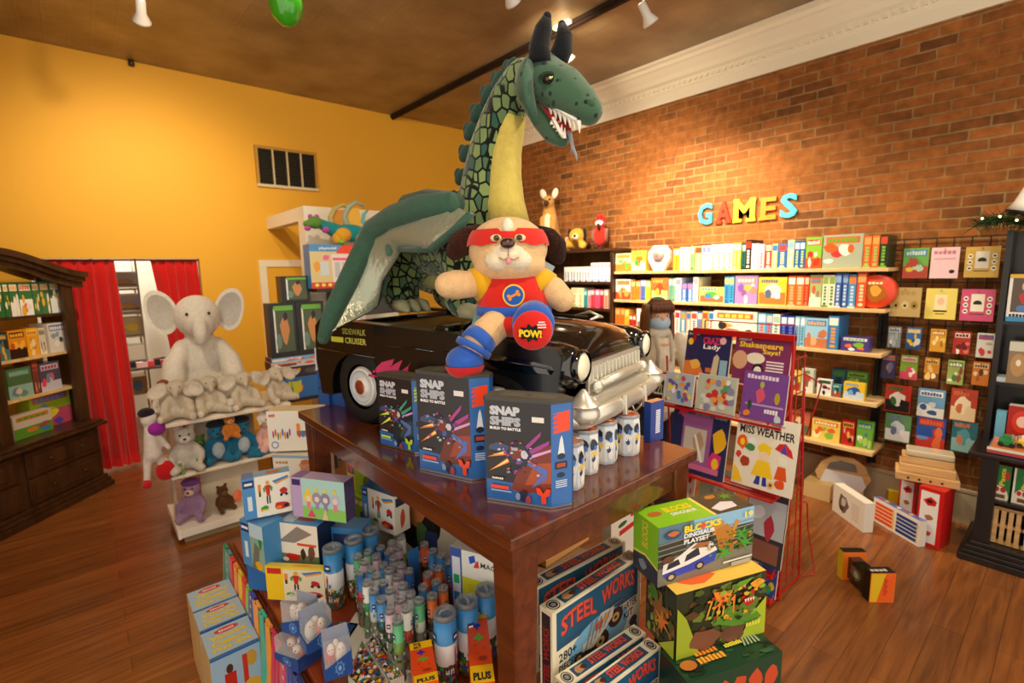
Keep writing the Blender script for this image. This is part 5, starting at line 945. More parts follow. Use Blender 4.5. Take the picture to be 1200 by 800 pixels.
for pl, pr, lab in (((647, 719), (751, 651), 'plain brown carton hidden under the front steel kit'), ((626, 690), (733, 634), 'plain brown carton hidden under the rear steel kit')):
    A, B = onz(*pl, .9), onz(*pr, .9); u = B-A; c = (A+B)/2+V(-u.y, u.x, 0).normalized()*.026; carton('plain_carton', lab, 'box', (c.x, c.y, PZ+.001), math.atan2(u.y, u.x), u.length*.98, .05, .097, ['a88458'])
steelbox((664, 805), (757, 741), .72, .05, 'lower cream steel model kit in front, second from the front', .219)
steelbox((690, 822), (775, 757), .72, .05, 'cream steel model kit nearest the camera at the bottom edge', .219)
# things under the table behind the kits
Pq = [onz(716, 640, PZ), onz(752, 612, PZ)]; onshelf('toy_box', 'pale patterned box with red and green print by the far table leg', 'toy box', proj((Pq[0].x, Pq[0].y, .001)), proj((Pq[1].x, Pq[1].y, .001)), .001, .05, (716, 580), ['ded6c8', 'd8d0c0', 'e0d8c8'], lambda b, fr: [b.rect(fr['F'], .25, .55+.11*i, .85, .58+.11*i, 'c02c28') and b.disc(fr['F'], .35, .61+.11*i, .14, .014, '3a5a3a') and b.disc(fr['F'], .7, .63+.11*i, .1, .014, 'c02c28') for i in range(4)], h=.94)
onshelf('picture_book', 'open flat book with orange cover under the table', 'book', (640, 665), (690, 632), .62, .2, (640, 655), ['d8a060', 'c89050', 'c8c070'], lambda b, fr: [b.rect(fr['T'], .1, .1, .5, .9, 'd87a3a'), b.blob(fr['T'], .7, .5, .2, .3, '7a9a4a', random.Random(3))], h=.03)
onshelf('storage_carton', 'brown carton lying beneath the open book under the table', 'box', (634, 720), (700, 680), .501, .3, (634, 700), ['8a6a4a', '7a5a3a', '9a7a5a'], None, h=.115)
# ---- dinosaur cartons
def blocks(b, fr):
    f = fr['F']; b.rect(f, 0, 0, 1, .3, '7a7468'); b.rect(f, 0, .3, 1, .75, '3a3a2c'); b.rect(f, .35, .72, 1, 1, '8ab8d8'); b.rect(f, 0, .72, .35, 1, '5a7a8a')
    for i in range(4): b.pr(f, [(0, .42+.09*i), (1, .5+.09*i), (1, .52+.09*i), (0, .44+.09*i)], '8a8a80')
    b.pr(f, [(.28, 1.0), (.31, 1.0), (.31, .35), (.28, .35)], '6a665c')
    b.blob(f, .6, .72, .08, .09, 'b87820', random.Random(1)); b.pr(f, [(.52, .8), (.66, .88), (.68, .8), (.56, .72)], 'c88828'); b.pr(f, [(.56, .72), (.7, .8), (.82, .6), (.74, .4), (.62, .42), (.6, .55)], 'b87820'); b.pr(f, [(.62, .42), (.68, .42), (.68, .28), (.64, .28)], 'a86a1c'); b.pr(f, [(.74, .42), (.79, .46), (.78, .28), (.74, .28)], 'a86a1c'); b.pr(f, [(.78, .6), (.84, .8), (.8, .84), (.76, .7)], 'c88828')
    for x, y in ((.88, .55), (.68, .3), (.9, .38)): b.star(f, x, y, .13, .16, '4a9a2a', 7, .3)
    b.pr(f, [(.04, .2), (.05, .36), (.2, .44), (.36, .6), (.54, .56), (.6, .4), (.58, .2), (.4, .14), (.1, .12)], 'e8e6e0'); b.pr(f, [(.04, .2), (.3, .26), (.6, .38), (.58, .2), (.4, .14), (.08, .1)], '2a40b0'); b.pr(f, [(.08, .26), (.1, .36), (.2, .4), (.22, .3)], '262a38'); b.pr(f, [(.26, .32), (.28, .43), (.4, .52), (.42, .38)], '262a38'); b.pr(f, [(.32, .52), (.4, .6), (.52, .56), (.5, .48)], 'a86a3a')
    for x, y in ((.13, .12), (.42, .19)): b.disc(f, x, y, .05, .07, '2a2420'); b.disc(f, x, y, .028, .04, 'b8a890')
    b.speck(f, .45, .3, .98, .7, ['b87820', '7a5014', '3a7a24', '4a9a2a', '5a5a48', 'd89a34', '2a2c20'], 45, .03, random.Random(4)); b.text(f, 'BLOCKS', .24, .83, .62, .95, 'f4d820', .05); b.text(f, 'DINOSAUR', .24, .74, .56, .82, 'f4f4f0', .03); b.text(f, 'PLAYSET', .24, .64, .5, .72, 'f4f4f0', .03); b.disc(f, .43, .89, .03, .05, 'e8502a'); b.text(f, '19', .88, .84, .97, .95, 'f4e060', .04); b.disc(f, .13, .85, .08, .07, '2a4a7a'); b.blob(f, .13, .87, .07, .05, 'c86a2a', random.Random(3)); b.rect(f, .66, .12, .98, .15, 'd8d8d0'); b.rect(f, .75, .03, .96, .1, 'a8a49c'); b.disc(f, .09, .45, .06, .06, '6a4028')
    g = fr['T']; b.rect(g, 0, 0, .56, 1, '8cc828'); b.rect(g, .56, 0, .59, 1, 'f0e060'); b.rect(g, .59, 0, 1, 1, '3c3a2c'); b.text(g, 'BLOCKS', .22, .55, .5, .8, 'f4d820', .05); b.text(g, 'DINOSAUR', .24, .36, .5, .5, 'f4f4f0', .03); b.disc(g, .11, .6, .07, .12, 'b86a2a'); b.pr(g, [(.62, .3), (.78, .5), (.88, .4), (.86, .15), (.66, .1)], 'd8d8e0'); b.star(g, .9, .7, .1, .2, '4a9a2a', 7, .3); b.blob(g, .76, .8, .08, .12, 'b87820', random.Random(2))
    l = fr['L']; b.pr(l, [(0, .32), (0, 1), (1, 1), (1, .28), (.5, .38)], '86c226'); b.rect(l, 0, 0, 1, .26, '2c3440'); b.text(l, 'BLOCKS', .35, .5, .6, .95, 'e0d040', .03, rot90=True); b.pr(l, [(0, .34), (.5, .4), (1, .3), (1, .27), (.5, .36), (0, .3)], 'e8e060'); b.blob(l, .4, .18, .2, .1, '7a8a9a', random.Random(3))
def dino2(b, fr):
    f = fr['F']; rj = random.Random(9); b.rect(f, 0, 0, 1, 1, '2c3018'); b.speck(f, .05, .1, .98, .95, ['1c2410', '4a5a20', '6a7a2a', '3a2a18', '5a3a1c', '8a9a30', '2a4a1c'], 60, .09, rj); b.pr(f, [(0, 0), (.25, 0), (.1, .6), (0, .8)], '9aa82a'); b.pr(f, [(1, 0), (.7, 0), (.85, .4), (1, .6)], 'a8b82c'); b.blob(f, .3, .2, .22, .18, '7a4a34', random.Random(1), 12); b.blob(f, .62, .16, .18, .16, '6a4030', random.Random(2), 12)
    b.pr(f, [(.4, .4), (.55, .62), (.8, .56), (.95, .3), (.85, .22), (.6, .28)], '5a8a2a'); b.star(f, .5, .72, .12, .14, 'e8702a', 6, .4); b.pr(f, [(.38, .9), (.6, .86), (.56, .72), (.42, .76)], 'f08a28'); b.pr(f, [(.7, .7), (.86, .8), (.84, .6), (.74, .52)], 'c82818'); b.pr(f, [(.6, .8), (.72, .86), (.84, .98), (.66, .96)], '6a9a30'); [b.pr(f, [(.3+.06*i, .5), (.32+.06*i, .5), (.38+.05*i, .78), (.36+.05*i, .78)], ['d8a030', '6a8a2a', 'e8842a'][i % 3]) for i in range(6)]; b.blob(f, .88, .86, .1, .08, 'f0a030', random.Random(3)); b.speck(f, .3, .4, .95, .9, ['e8842a', '6a9a2a', 'd8b030', '2a1c10', 'a83018', '8ab03a', '1c2a10'], 60, .035, rj); b.pr(f, [(.66, .6), (.8, .74), (.9, .62), (.84, .48), (.74, .5)], '5a7a24'); b.pr(f, [(.7, .64), (.8, .72), (.84, .6), (.76, .55)], 'b82418'); [b.pr(f, [(.72+.03*i, .68), (.735+.03*i, .62), (.745+.03*i, .68)], 'f0ecd8') for i in range(4)]; title(b, f, .75, .22, .92, .3, 'd8d840', rj, 5)
    l = fr['L']; b.rect(l, 0, 0, 1, 1, '2a3420'); b.speck(l, .05, .05, .95, .95, ['1c2410', '4a5a20', '8a5a24', '5a3a1c', '8a9a30', 'c87028'], 50, .09, rj); b.star(l, .5, .55, .4, .3, '8a5a24', 7, .4); b.star(l, .6, .4, .3, .2, 'd87a28', 6, .3); b.pr(l, [(.5, 0), (1, 0), (1, .3)], 'a8b82c'); b.blob(l, .3, .75, .2, .15, '4a7a2a', random.Random(5))
    g = fr['T']; b.rect(g, 0, 0, 1, 1, 'd8a040'); b.rect(g, 0, 0, 1, .5, 'e8c050'); b.blob(g, .3, .3, .25, .2, 'e8642a', random.Random(3))
def dino3(b, fr):
    rj = random.Random(10); g = fr['T']; b.rect(g, 0, 0, 1, 1, '123a24'); b.speck(g, .03, .05, .97, .95, ['0c2c1a', '1c4a2c', '28583a', '0a2014'], 40, .08, rj); b.blob(g, .8, .75, .2, .3, '2a5a30', random.Random(1)); title(b, g, .24, .52, .48, .76, 'e88a28', rj, 6); title(b, g, .22, .3, .5, .48, 'e8a030', rj, 7); title(b, g, .55, .66, .74, .78, 'e8d840', rj, 8); title(b, g, .55, .5, .74, .62, 'e8d840', rj, 8); b.disc(g, .11, .35, .08, .14, 'b86a2a'); [b.pr(g, [(.72+.04*i, .4), (.74+.04*i, .4), (.84+.02*i, .95), (.82+.02*i, .95)], '9aa888') for i in range(5)]
    f = fr['F']; b.rect(f, 0, 0, 1, 1, '18402a'); [b.blob(f, .2+.17*i, .7, .09, .2, 'c84a28', random.Random(i)) for i in range(5)]
def dbox(pl, pr, zt, d, h, lab, cols, fn, grp=None):
    A, B = onz(*pl, zt), onz(*pr, zt); u = B-A; rz = math.atan2(u.y, u.x); c = (A+B)/2+V(-u.y, u.x, 0).normalized()*(d/2)
    return carton('dinosaur_playset', lab, 'toy box', (c.x, c.y, zt-h), rz, u.length, d, h, cols, fn, 'dinosaur playset boxes in a stack', bevel=.003)
DZ = 1.14
A_, B_ = onz(772, 619, DZ), onz(884, 592, DZ)
DH = DZ-zat(780, 690, *(onz(772, 619, DZ)).xy)
dbox((772, 619), (884, 592), DZ, .125, DH, 'green dinosaur blocks playset box with a toy jeep, topmost of its stack', ['3a3a2c', '3c4450', '8cc828'], blocks)
A2_ = onz(793, 697, DZ-DH-.001); DH2 = (DZ-DH-.001)-zat(797, 774, A2_.x, A2_.y)
dbox((793, 697), (898, 668), DZ-DH-.001, .15, DH2, 'large jungle dinosaur box under the green blocks box', ['2c3018', '2a3420', 'd8a040'], dino2)
A3_ = onz(800, 800, DZ-DH-DH2-.002)
dbox((806, 800), (917, 763), DZ-DH-DH2-.002, .13, DZ-DH-DH2-.003-PZ, 'dark green dinosaur box at the bottom of the stack', ['18402a', '102c1c', '123a24'], dino3)
print('dino', DH, DH2, DZ-DH-DH2, A_, B_)
# ============================================================ armoire at the left
AX, AY, AR = .04, 5.77, math.atan2(.726, .688)
t = thing('armoire', 'dark carved wooden armoire with arched top and open shelves at the left edge', 'cabinet', (AX, AY, 0), AR)
AW = 1.42
b = MB().bx(-AW-.03, .03, 0, .42, .002, .05).bx(-AW-.015, .015, .015, .42, .05, .085).bx(-AW, 0, .03, .42, .085, .12); b.build('plinth', 'walnut', t, bevel=.005)
MB().bx(-AW+.02, -.02, .05, .42, .12, .585).build('body', 'walnut', t)
for x0, x1 in ((-.69, -.05), (-AW+.05, -.76)):
    for z0, z1 in ((.14, .34), (.365, .56)):
        d_ = MB().bx(x0, x1, .032, .0495, z0, z1).bx(x0+.04, x1-.04, .024, .032, z0+.035, z1-.035).build('drawer', 'walnut', t, bevel=.004)
        for xx in (x0+.18, x1-.18): MB().lathe([(.0005, .022), (.012, .02), (.014, .012), (.006, .006), (.006, 0)], (xx, .024, (z0+z1)/2), '3a2a14', 12, rotm('X', 90)).build('drawer_knob', 'satin', d_)
b = MB().bx(-AW-.03, .03, -.01, .43, .588, .615).bx(-AW-.01, .01, .01, .42, .615, .64); b.build('counter_top', 'walnut', t, bevel=.006)
for x0, x1 in ((-.1, .0), (-.76, -.67), (-AW, -AW+.1)): MB().bx(x0, x1, .12, .16, .641, 2.0 if x0 < -.7 and x0 > -1 else 1.93).build('post', 'walnut', t, bevel=.004)
for x0, x1 in ((-.03, -.005), (-AW+.005, -AW+.03)): MB().bx(x0, x1, .161, .42, .641, 1.9).build('side_panel', 'walnut', t)
for z in (1.615, 1.28, .965): MB().bx(-AW+.031, -.031, .13 if 0 else .162, .4, z-.022, z).build('shelf_board', 'maple' if z < 1.5 else 'walnut', t)
# arched crown
prof = []; n = 36
def crest(x): q = abs((x+AW/2)/(AW/2+.09)); return 1.965+.185*(.5+.5*math.cos(PI*min(1, q)))**.9 if q < 1 else 1.965
xs = [-AW-.09+i*(AW+.18)/n for i in range(n+1)]
for k, (off, th, y0, y1, nm) in enumerate([(0, .05, .04, .42, 'crown_moulding'), (-.05, .04, .07, .42, 'crown_moulding'), (-.09, .05, .10, .15, 'arched_rail')]):
    b = MB(); P = []
    for x in xs:
        xx = x*(1-.03*k)-.02*k*AW/2*0; z = crest(x)+off; P += [V(xx, y0, z), V(xx, y1, z), V(xx, y1, z-th), V(xx, y0, z-th)]
    F = [(i*4+j, i*4+(j+1) % 4, i*4+4+(j+1) % 4, i*4+4+j) for i in range(n) for j in range(4)]+[(3, 2, 1, 0), (n*4, n*4+1, n*4+2, n*4+3)]
    F = [tuple(reversed(f)) for f in F]
    b.add(P, F, '3a2414'); b.build(nm, 'walnut', t)
Rz = Matrix.Rotation(AR, 3, 'Z')
def aitem(u0, u1, z, h, col, pal, lab, name='picture_box', d=.16, kind='f', yy=.19, cat='toy box', g='boxes in the armoire'):
    N_ = Rz @ V(0, -1, 0); P0 = V(AX, AY, 0)+Rz @ V(0, yy, 0)
    A = onplane(u0, 400, P0, N_); B = onplane(u1, 400, P0, N_)
    # columns shift with height: sample at the item's own height
    def col_at(u):
        lo, hi = -1.35, .05
        for _ in range(30):
            m = (lo+hi)/2; p = P0+Rz @ V(m, 0, z+h/2); 
            if proj(p)[0] < u: lo = m
            else: hi = m
        return (lo+hi)/2
    a, c_ = (col_at(u0) if u0 > 0 else col_at(1)+(u0-1)*.0085), min(col_at(u1), -.04); a = max(a, -.665 if kind != 'L' else -1.3)
    pos = P0+Rz @ V((a+c_)/2, d/2, z+.001); rnd = random.Random(int(u0*7+z*100))
    carton(name, lab, cat, pos, AR, max(.01, c_-a-.002), d, h, [col, col, col], lambda b, fr: art(b, fr['F'], rnd, pal, 'spine' if kind == 's' else 'pic'), g)
for i, (u0, u1, c, pal, w) in enumerate([(-6, 4, '2f6a34', ['f2ece0', 'e8b030', 'f2ece0'], 'at the very left edge'), (4.5, 11, '2f6a34', ['f2ece0', 'e8b030', 'e8e0d0'], 'second one'), (11.5, 22, '3a6e3a', ['e8e0d0', 'f0b040', 'f2ece0'], 'third one'), (22.5, 38, '3c7440', ['e8e0d0', 'e8703a', 'e8b030', 'f2f2ea'], 'wide, with orange figure'), (38.5, 47, '3c7440', ['e8e0d0', 'e8b030', 'f0e8d8'], 'right of the orange figure'), (47.5, 58, '4a7a48', ['d8d8c8', 'e8b030', 'f0e8d8'], 'next to last'), (58.5, 71, '4a6a48', ['d8d8c8', 'e0b030', 'e8e8e0'], 'last at the right')]):
    aitem(u0, u1, 1.615, .27, c, pal, 'green and white box on the top armoire shelf, '+w)
aitem(-4, 10, 1.28, .22, '2a2a28', ['3a7a80', 'e8b030', '8a4a2a'], 'dark patterned box on the second armoire shelf, left edge')
aitem(10.5, 31, 1.28, .225, 'e08a1c', ['2a1810', 'f0b040', 'c8501c'], 'orange and black box on the second armoire shelf')
aitem(31.5, 45.5, 1.28, .23, 'e8a020', ['f4c860', 'c87a10', 'e8d0a0'], 'golden box on the second armoire shelf')
aitem(46, 54, 1.28, .22, 'd8c8b0', ['a89880', '8a7a68', 'e8dcc8'], 'narrow tan book-like box on the second armoire shelf')
aitem(57, 87, 1.28, .25, 'd8d0c4', ['2f5a9a', 'e8e4dc', '4a4a4a', '8a9ab0'], 'pale box with blue figure on the second armoire shelf, right end')
aitem(9, 38, .965, .24, '4a6a40', ['5a8a78', '8ab0a0', '6a7a90', 'c8b8a0'], 'green box with round grey picture on the third armoire shelf')
aitem(39, 46, .965, .26, '7a3a2a', ['c84a3a', '3a3a3a', 'c89070'], 'narrow red-brown box on the third armoire shelf')
aitem(47, 71, .965, .24, '4a4858', ['c0c0d0', 'a83a50', '7a7a98', 'e83a5a'], 'dark purple box on the third armoire shelf')
aitem(36, 86, .641, .3, '9cb82a', ['c04a6a', '6a9ad0', '3a5ab0', 'e0d040', '5a4a9a'], 'large lime board book box with blue picture on the armoire counter', yy=.25, d=.1)
aitem(87, 95, .641, .29, '6a5a50', ['c8b8a8', '8a7a6a', 'e8dcc8'], 'narrow brown box standing at the right end of the armoire counter', yy=.25, d=.1)
aitem(16, 61, .641, .19, 'c8b8a8', ['c87a30', '5a9030', 'd8d0c0', '8a5a3a', '3a7ac8'], 'small box with building picture standing on the armoire counter', yy=.165, d=.08)
# ============================================================ storeroom things seen between the curtains
def bk(name, lab, cat, x0, y0, x1, y1, Y, d, cols, paint=None, g=None):
    A, B = ony(x0, y1, Y), ony(x1, y0, Y); return carton(name, lab, cat, ((A.x+B.x)/2, Y+d/2, A.z), 0, B.x-A.x, d, B.z-A.z, cols, paint, g)
Yb = 7.2
t = thing('storage_rack', 'white metal storage rack in the back room behind the curtains', 'rack', (ony(146, 400, Yb).x, Yb, 0))
xa, xb = ony(118, 400, Yb).x-t.location.x, ony(171, 400, Yb).x-t.location.x; rackz = []
for v in (338, 367, 394, 424, 463): 
    z = ony(150, v, Yb).z; rackz.append(z); MB().bx(xa, xb, 0.021, .479, z-.02, z, 'c8c4b4').build('shelf_board', 'satin', t)
for x in (xa, xb-.02): MB().bx(x, x+.02, .0, .02, .002, 2.3, 'a8a498').bx(x, x+.02, .48, .5, .002, 2.3, 'a8a498').build('upright', 'satin', t)
def land(b, fr): f = fr['F']; b.rect(f, .05, .1, .95, .9, 'a8bcd8'); b.blob(f, .5, .35, .42, .25, 'b08a48', random.Random(3), 12); b.rect(f, .05, .1, .95, .25, '6a7a50')
bk('picture_carton', 'carton with mountain picture on the upper storeroom shelf', 'box', 130, 318, 160, 337.5, Yb+.03, .3, ['e0dcd0'], land, 'cartons with landscape pictures in the back room')
bk('picture_carton', 'carton with lake picture on the second storeroom shelf', 'box', 133, 344, 163, 366.5, Yb+.03, .3, ['e0dcd0'], land, 'cartons with landscape pictures in the back room')
bk('storage_tub', 'yellow and grey tub in the back room between the curtains', 'tub', 142, 371, 166, 393.5, Yb+.03, .3, ['b8b890', 'a8a880', 'c8c8a8'], lambda b, fr: b.blob(fr['F'], .5, .45, .35, .25, 'd8d030', random.Random(2), 12))
bk('white_carton', 'long white carton in the back room', 'box', 143, 404, 170.5, 423.5, Yb+.03, .3, ['e8e6dc'], None)
bk('blue_label_carton', 'brown carton with blue label low in the back room', 'box', 152, 440, 171, 462, Yb+.03, .3, ['b8a070'], lambda b, fr: b.disc(fr['F'], .5, .45, .28, .35, '5a90c8'))
rnd = random.Random(6); t = thing('red_parcels', 'heap of red and dark goods on the lower storeroom shelf', 'parcels', (ony(158, 420, Yb).x+.12, Yb-.3, 0))
b = MB().bx(-.3, .3, -.2, .2, .9, .92, '5a5040').bx(-.28, -.25, -.18, -.15, .002, .9, '5a5040').bx(.25, .28, -.18, -.15, .002, .9, '5a5040').bx(-.28, -.25, .15, .18, .002, .9, '5a5040').bx(.25, .28, .15, .18, .002, .9, '5a5040'); b.build('stand', 'satin', t)
b = MB(); [b.box((rnd.uniform(-.25, .25), rnd.uniform(-.15, .1), .92+.035), (.1, .08, .06), rnd.choice(['c8303a', 'd84a5a', '2a2a30', 'e8c8c8', 'a82030'])) for _ in range(12)]; b.build('parcels', 'satin', t)
# ============================================================ white gondola with soft toys
GY0, GY1, GX0, GX1 = 4.05, 4.62, .345, 1.17
t = thing('gondola_shelf', 'low cream white shelf unit full of soft toys', 'shelving', (GX0, GY0, 0)); w = GX1-GX0; d = GY1-GY0
MB().bx(0, w, 0, d, .875, .905, 'e6dcc8').build('shelf_board', 'satin', t, bevel=.006)
MB().bx(0, w, .04, d-.04, .485, .512, 'e6dcc8').build('shelf_board', 'satin', t, bevel=.006)
MB().bx(0, w, 0, d, .06, .115, "f0eade").bx(-.002, .02, -.002, d, .055, .12, "f8f4ea").build("base_deck", "satin", t, bevel=.004)
MB().bx(.04, w-.04, .05, d-.05, .002, .06, 'a09070').build('base_plinth', 'satin', t)
MB().bx(.2, w-.22, d/2-.02, d/2+.02, .116, .874, 'd8ccb4').build('back_panel', 'satin', t)
for x in (.02, w-.04): MB().bx(x, x+.02, d/2-.02, d/2+.02, .116, .874, 'c8bca4').build('upright', 'satin', t)
# ---- soft toys ------------------------------------------------------------
def fused(parent, name, col, shapes, vox, kind='plush', it=3, sub=0):
    b = MB()
    for s_ in shapes:
        if s_[0] == 'e': b.ell(s_[1], s_[2], col, s_[3] if len(s_) > 3 else None, 16, 11)
        else: b.tube(s_[1], s_[2], col, 12); [b.ell(p, r if not isinstance(r, tuple) else min(r), col, None, 12, 8) for p, r in ((s_[1][0], s_[2][0] if isinstance(s_[2], (list, tuple)) else s_[2]), (s_[1][-1], s_[2][-1] if isinstance(s_[2], (list, tuple)) else s_[2]))]
    o = b.build(name, solid(kind, col), parent, remesh=vox, smooth_it=it)
    return o
def simple(parent, name, col, shapes, mat='plush'):
    b = MB()
    for s_ in shapes:
        if s_[0] == 'e': b.ell(s_[1], s_[2], s_[4] if len(s_) > 4 else col, s_[3] if len(s_) > 3 else None, 12, 8)
        elif s_[0] == 't': b.tube(s_[1], s_[2], col, 10)
    return b.build(name, mat, parent)
def elephant(loc, rz, S, label, vox, pose=0, group=None, col='dcd6ca', inner='b8b4ac'):
    t = thing('plush_elephant', label, 'soft toy', loc, rz, group)
    k = S
    body = [('e', (0, 0, .30*k), (.15*k, .14*k, .25*k)), ('e', (0, -.03*k, .16*k), (.19*k, .16*k, .15*k))]
    head = [('e', (0, -.02*k, .70*k), (.19*k, .17*k, .17*k)), ('e', (0, -.12*k, .66*k), (.13*k, .1*k, .12*k)), ('e', (0, 0, .52*k), (.12*k, .1*k, .1*k)),
            ('t', [(0, -.16*k, .66*k), (0, -.23*k, .62*k), (0, -.25*k, .57*k), (0, -.24*k, .54*k)], [.075*k, .062*k, .054*k, .05*k])]
    arms = [('t', [(s_*.14*k, -.02*k, .45*k), (s_*.22*k, -.1*k, .34*k), (s_*.24*k, -.18*k, .2*k), (s_*.22*k, -.24*k, .08*k)], [.08*k, .092*k, .1*k, .085*k]) for s_ in (-1, 1)]
    lf = .62 if pose == 0 else 1
    legs = [('t', [(s_*.1*k, -.02*k, .1*k), (s_*.2*k, -.22*k*lf, .1*k), (s_*.27*k, -.36*k*lf, .1*k)], [.1*k, .1*k, .095*k]) for s_ in (-1, 1)]
    fused(t, 'body', col, body+head+arms+legs, vox)
    for s_ in (-1, 1):
        b = MB(); n = 9; P = []
        # broad floppy ear: a thick curved leaf
        if pose == 0: pts = [(.13, .02, .78), (.22, -.0, .90), (.33, -.02, .93), (.40, -.02, .86), (.39, -.04, .72), (.33, -.06, .60), (.24, -.05, .56), (.15, -.02, .62)]
        else: pts = [(.12, .0, .78), (.24, -.03, .8), (.38, -.06, .72), (.44, -.08, .6), (.36, -.1, .52), (.26, -.1, .52), (.17, -.06, .58), (.12, -.02, .64)]
        P = [V(s_*(x*(1.0 if pose == 0 else 1.25))*k, (y-(0 if pose == 0 else .05))*k, (z if pose == 0 else .64+(z-.64)*1.35)*k) for x, y, z in pts]; cen = sum(P, V(0, 0, 0))/8+V(0, .035*k, 0)
        m_ = len(P); ring2 = [p+V(0, .03*k, 0) for p in P]
        inn = [cen+(p-cen)*.8+V(0, -.01*k, 0) for p in P]
        b.add(P+ring2+[cen+V(0, .03*k, 0)]+[], [(i, (i+1) % m_, m_+(i+1) % m_, m_+i) if s_ < 0 else (i, m_+i, m_+(i+1) % m_, (i+1) % m_) for i in range(m_)]+[(m_+i, m_+(i+1) % m_, 2*m_) if s_ < 0 else (m_+i, 2*m_, m_+(i+1) % m_) for i in range(m_)], col, True)
        b.add(P+inn, [(i, m_+i, m_+(i+1) % m_, (i+1) % m_) if s_ < 0 else (i, (i+1) % m_, m_+(i+1) % m_, m_+i) for i in range(m_)], col, True)
        b.add(inn+[cen], [(i, m_, (i+1) % m_) if s_ < 0 else (i, (i+1) % m_, m_) for i in range(m_)], inner, True)
        b.build('ear', 'plush', t, sub=2)
        simple(t, 'eye', '2a2018', [('e', (s_*.085*k, -.185*k, .73*k), .013*k)], 'gloss')
        simple(t, 'foot_pad', inner, [('e', (s_*.30*k, (-.36*lf-.085)*k, .1*k), (.07*k, .022*k, .075*k), rotm('Z', s_*33))])
    return t
elephant((.665, 4.50, .912), R(-6), .98, 'giant pale grey plush elephant sitting on top of the white shelf unit', .012).scale = (.85, .9, 1)
for i, (u, v, rz, lab) in enumerate([(204, 478, -12, 'small grey plush elephant slumped at the left end of the white shelf'), (247, 480, 4, 'small grey plush elephant in front of the little sloth, ears spread'), (288, 474, 2, 'small grey plush elephant with tag, third from the left on the white shelf'), (320, 465, 22, 'small grey plush elephant lying at the right end of the white shelf')]):
    P = onz(u, v, .93); elephant((P.x, GY0+.1, .910), R(rz), .32, lab, .008, 1, 'small plush elephants on the white shelf', 'c6baa6', 'd6ccbc')
t = MB().bx(-.018, .018, -.001, .001, -.05, 0, 'd8d4c8').build('paper_tag', 'card', None, (ony(268, 455, 4.03).x, 4.02, 1.02)); tag(t, 'small grey paper tag hanging between two little elephants', 'tag')
def bear(loc, rz, S, label, cols, vox=None, muzzle=None, ears='round', name='plush_bear', group=None, hat=None, arms=True, belly=None):
    t = thing(name, label, 'soft toy', loc, rz, group); k = S; c = cols[0]
    sh = [('e', (0, 0, .32*k), (.2*k, .17*k, .28*k)), ('e', (0, -.02*k, .72*k), (.19*k, .17*k, .18*k)), ('t', [(-.12*k, -.05*k, .13*k), (-.22*k, -.3*k, .105*k)], [.1*k, .085*k]), ('t', [(.12*k, -.05*k, .13*k), (.22*k, -.3*k, .105*k)], [.1*k, .085*k])]
    if arms: sh += [('t', [(s_*.16*k, 0, .48*k), (s_*.26*k, -.1*k, .36*k), (s_*.24*k, -.2*k, .26*k)], [.075*k, .07*k, .065*k]) for s_ in (-1, 1)]
    if ears == 'round': sh += [('e', (s_*.14*k, 0, .9*k), (.07*k, .035*k, .07*k)) for s_ in (-1, 1)]
    if ears == 'tall': sh += [('t', [(s_*.1*k, 0, .85*k), (s_*.16*k, .0, 1.02*k), (s_*.17*k, .02*k, 1.12*k)], [.05*k, .055*k, .02*k]) for s_ in (-1, 1)]
    fused(t, 'body', c, sh, vox or .03*k)
    simple(t, 'muzzle', muzzle or cols[1], [('e', (0, -.16*k, .68*k), (.1*k, .08*k, .075*k))])
    simple(t, 'nose', '2a1c16', [('e', (0, -.24*k, .71*k), (.035*k, .02*k, .025*k))], 'satin')
    for s_ in (-1, 1): simple(t, 'eye', '1c1410', [('e', (s_*.075*k, -.175*k, .78*k), .022*k)], 'gloss')
    if belly: simple(t, 'belly_patch', belly, [('e', (0, -.1*k, .3*k), (.14*k, .1*k, .2*k))])
    if hat: simple(t, 'hat', hat, [('e', (0, 0, .88*k), (.2*k, .18*k, .1*k))])
    return t
bear((.665, 4.24, .910), 0, .24, 'small beige plush sloth tucked between the giant elephant feet', ['b8a88c', 'e8e0d0'], belly='8a7a60')
bear((.40, 4.34, .906), R(-30), .27, 'brown and white plush dog behind the leftmost small elephant', ['e8e0d0', '8a4a24'], hat='8a4a24', name='plush_dog')
# dolls hanging at the left side of the shelf unit
P = ony(176, 505, 4.1); t = thing('clown_doll', 'white rag doll with magenta collar and red shoes hanging left of the shelf', 'soft toy', (P.x, 4.1, .45), 0)
fused(t, 'body', 'e0d8d0', [('e', (0, 0, .5), (.05, .045, .055)), ('t', [(0, 0, .44), (0, 0, .25)], [.035, .055]), ('t', [(-.03, 0, .25), (-.05, -.01, .08)], [.028, .022]), ('t', [(.03, 0, .25), (.05, 0, .1)], [.028, .022]), ('t', [(.03, 0, .4), (.09, -.01, .28)], [.02, .018])], .01)
simple(t, 'collar', 'a02aa0', [('e', (.035, -.02, .43), (.055, .045, .05))]); simple(t, 'hat', '2a1c24', [('e', (-.01, 0, .545), (.05, .045, .035))]); simple(t, 'shoe', 'c8202a', [('e', (-.055, -.03, .06), (.03, .045, .03))]); simple(t, 'pouch', 'c81c24', [('e', (.06, -.01, .12), (.06, .03, .07))]); MB().cyl((0, 0, .54), (.12, .05, .5), .003, col='8a8478', n=6).build('hanging_loop', 'satin', t)
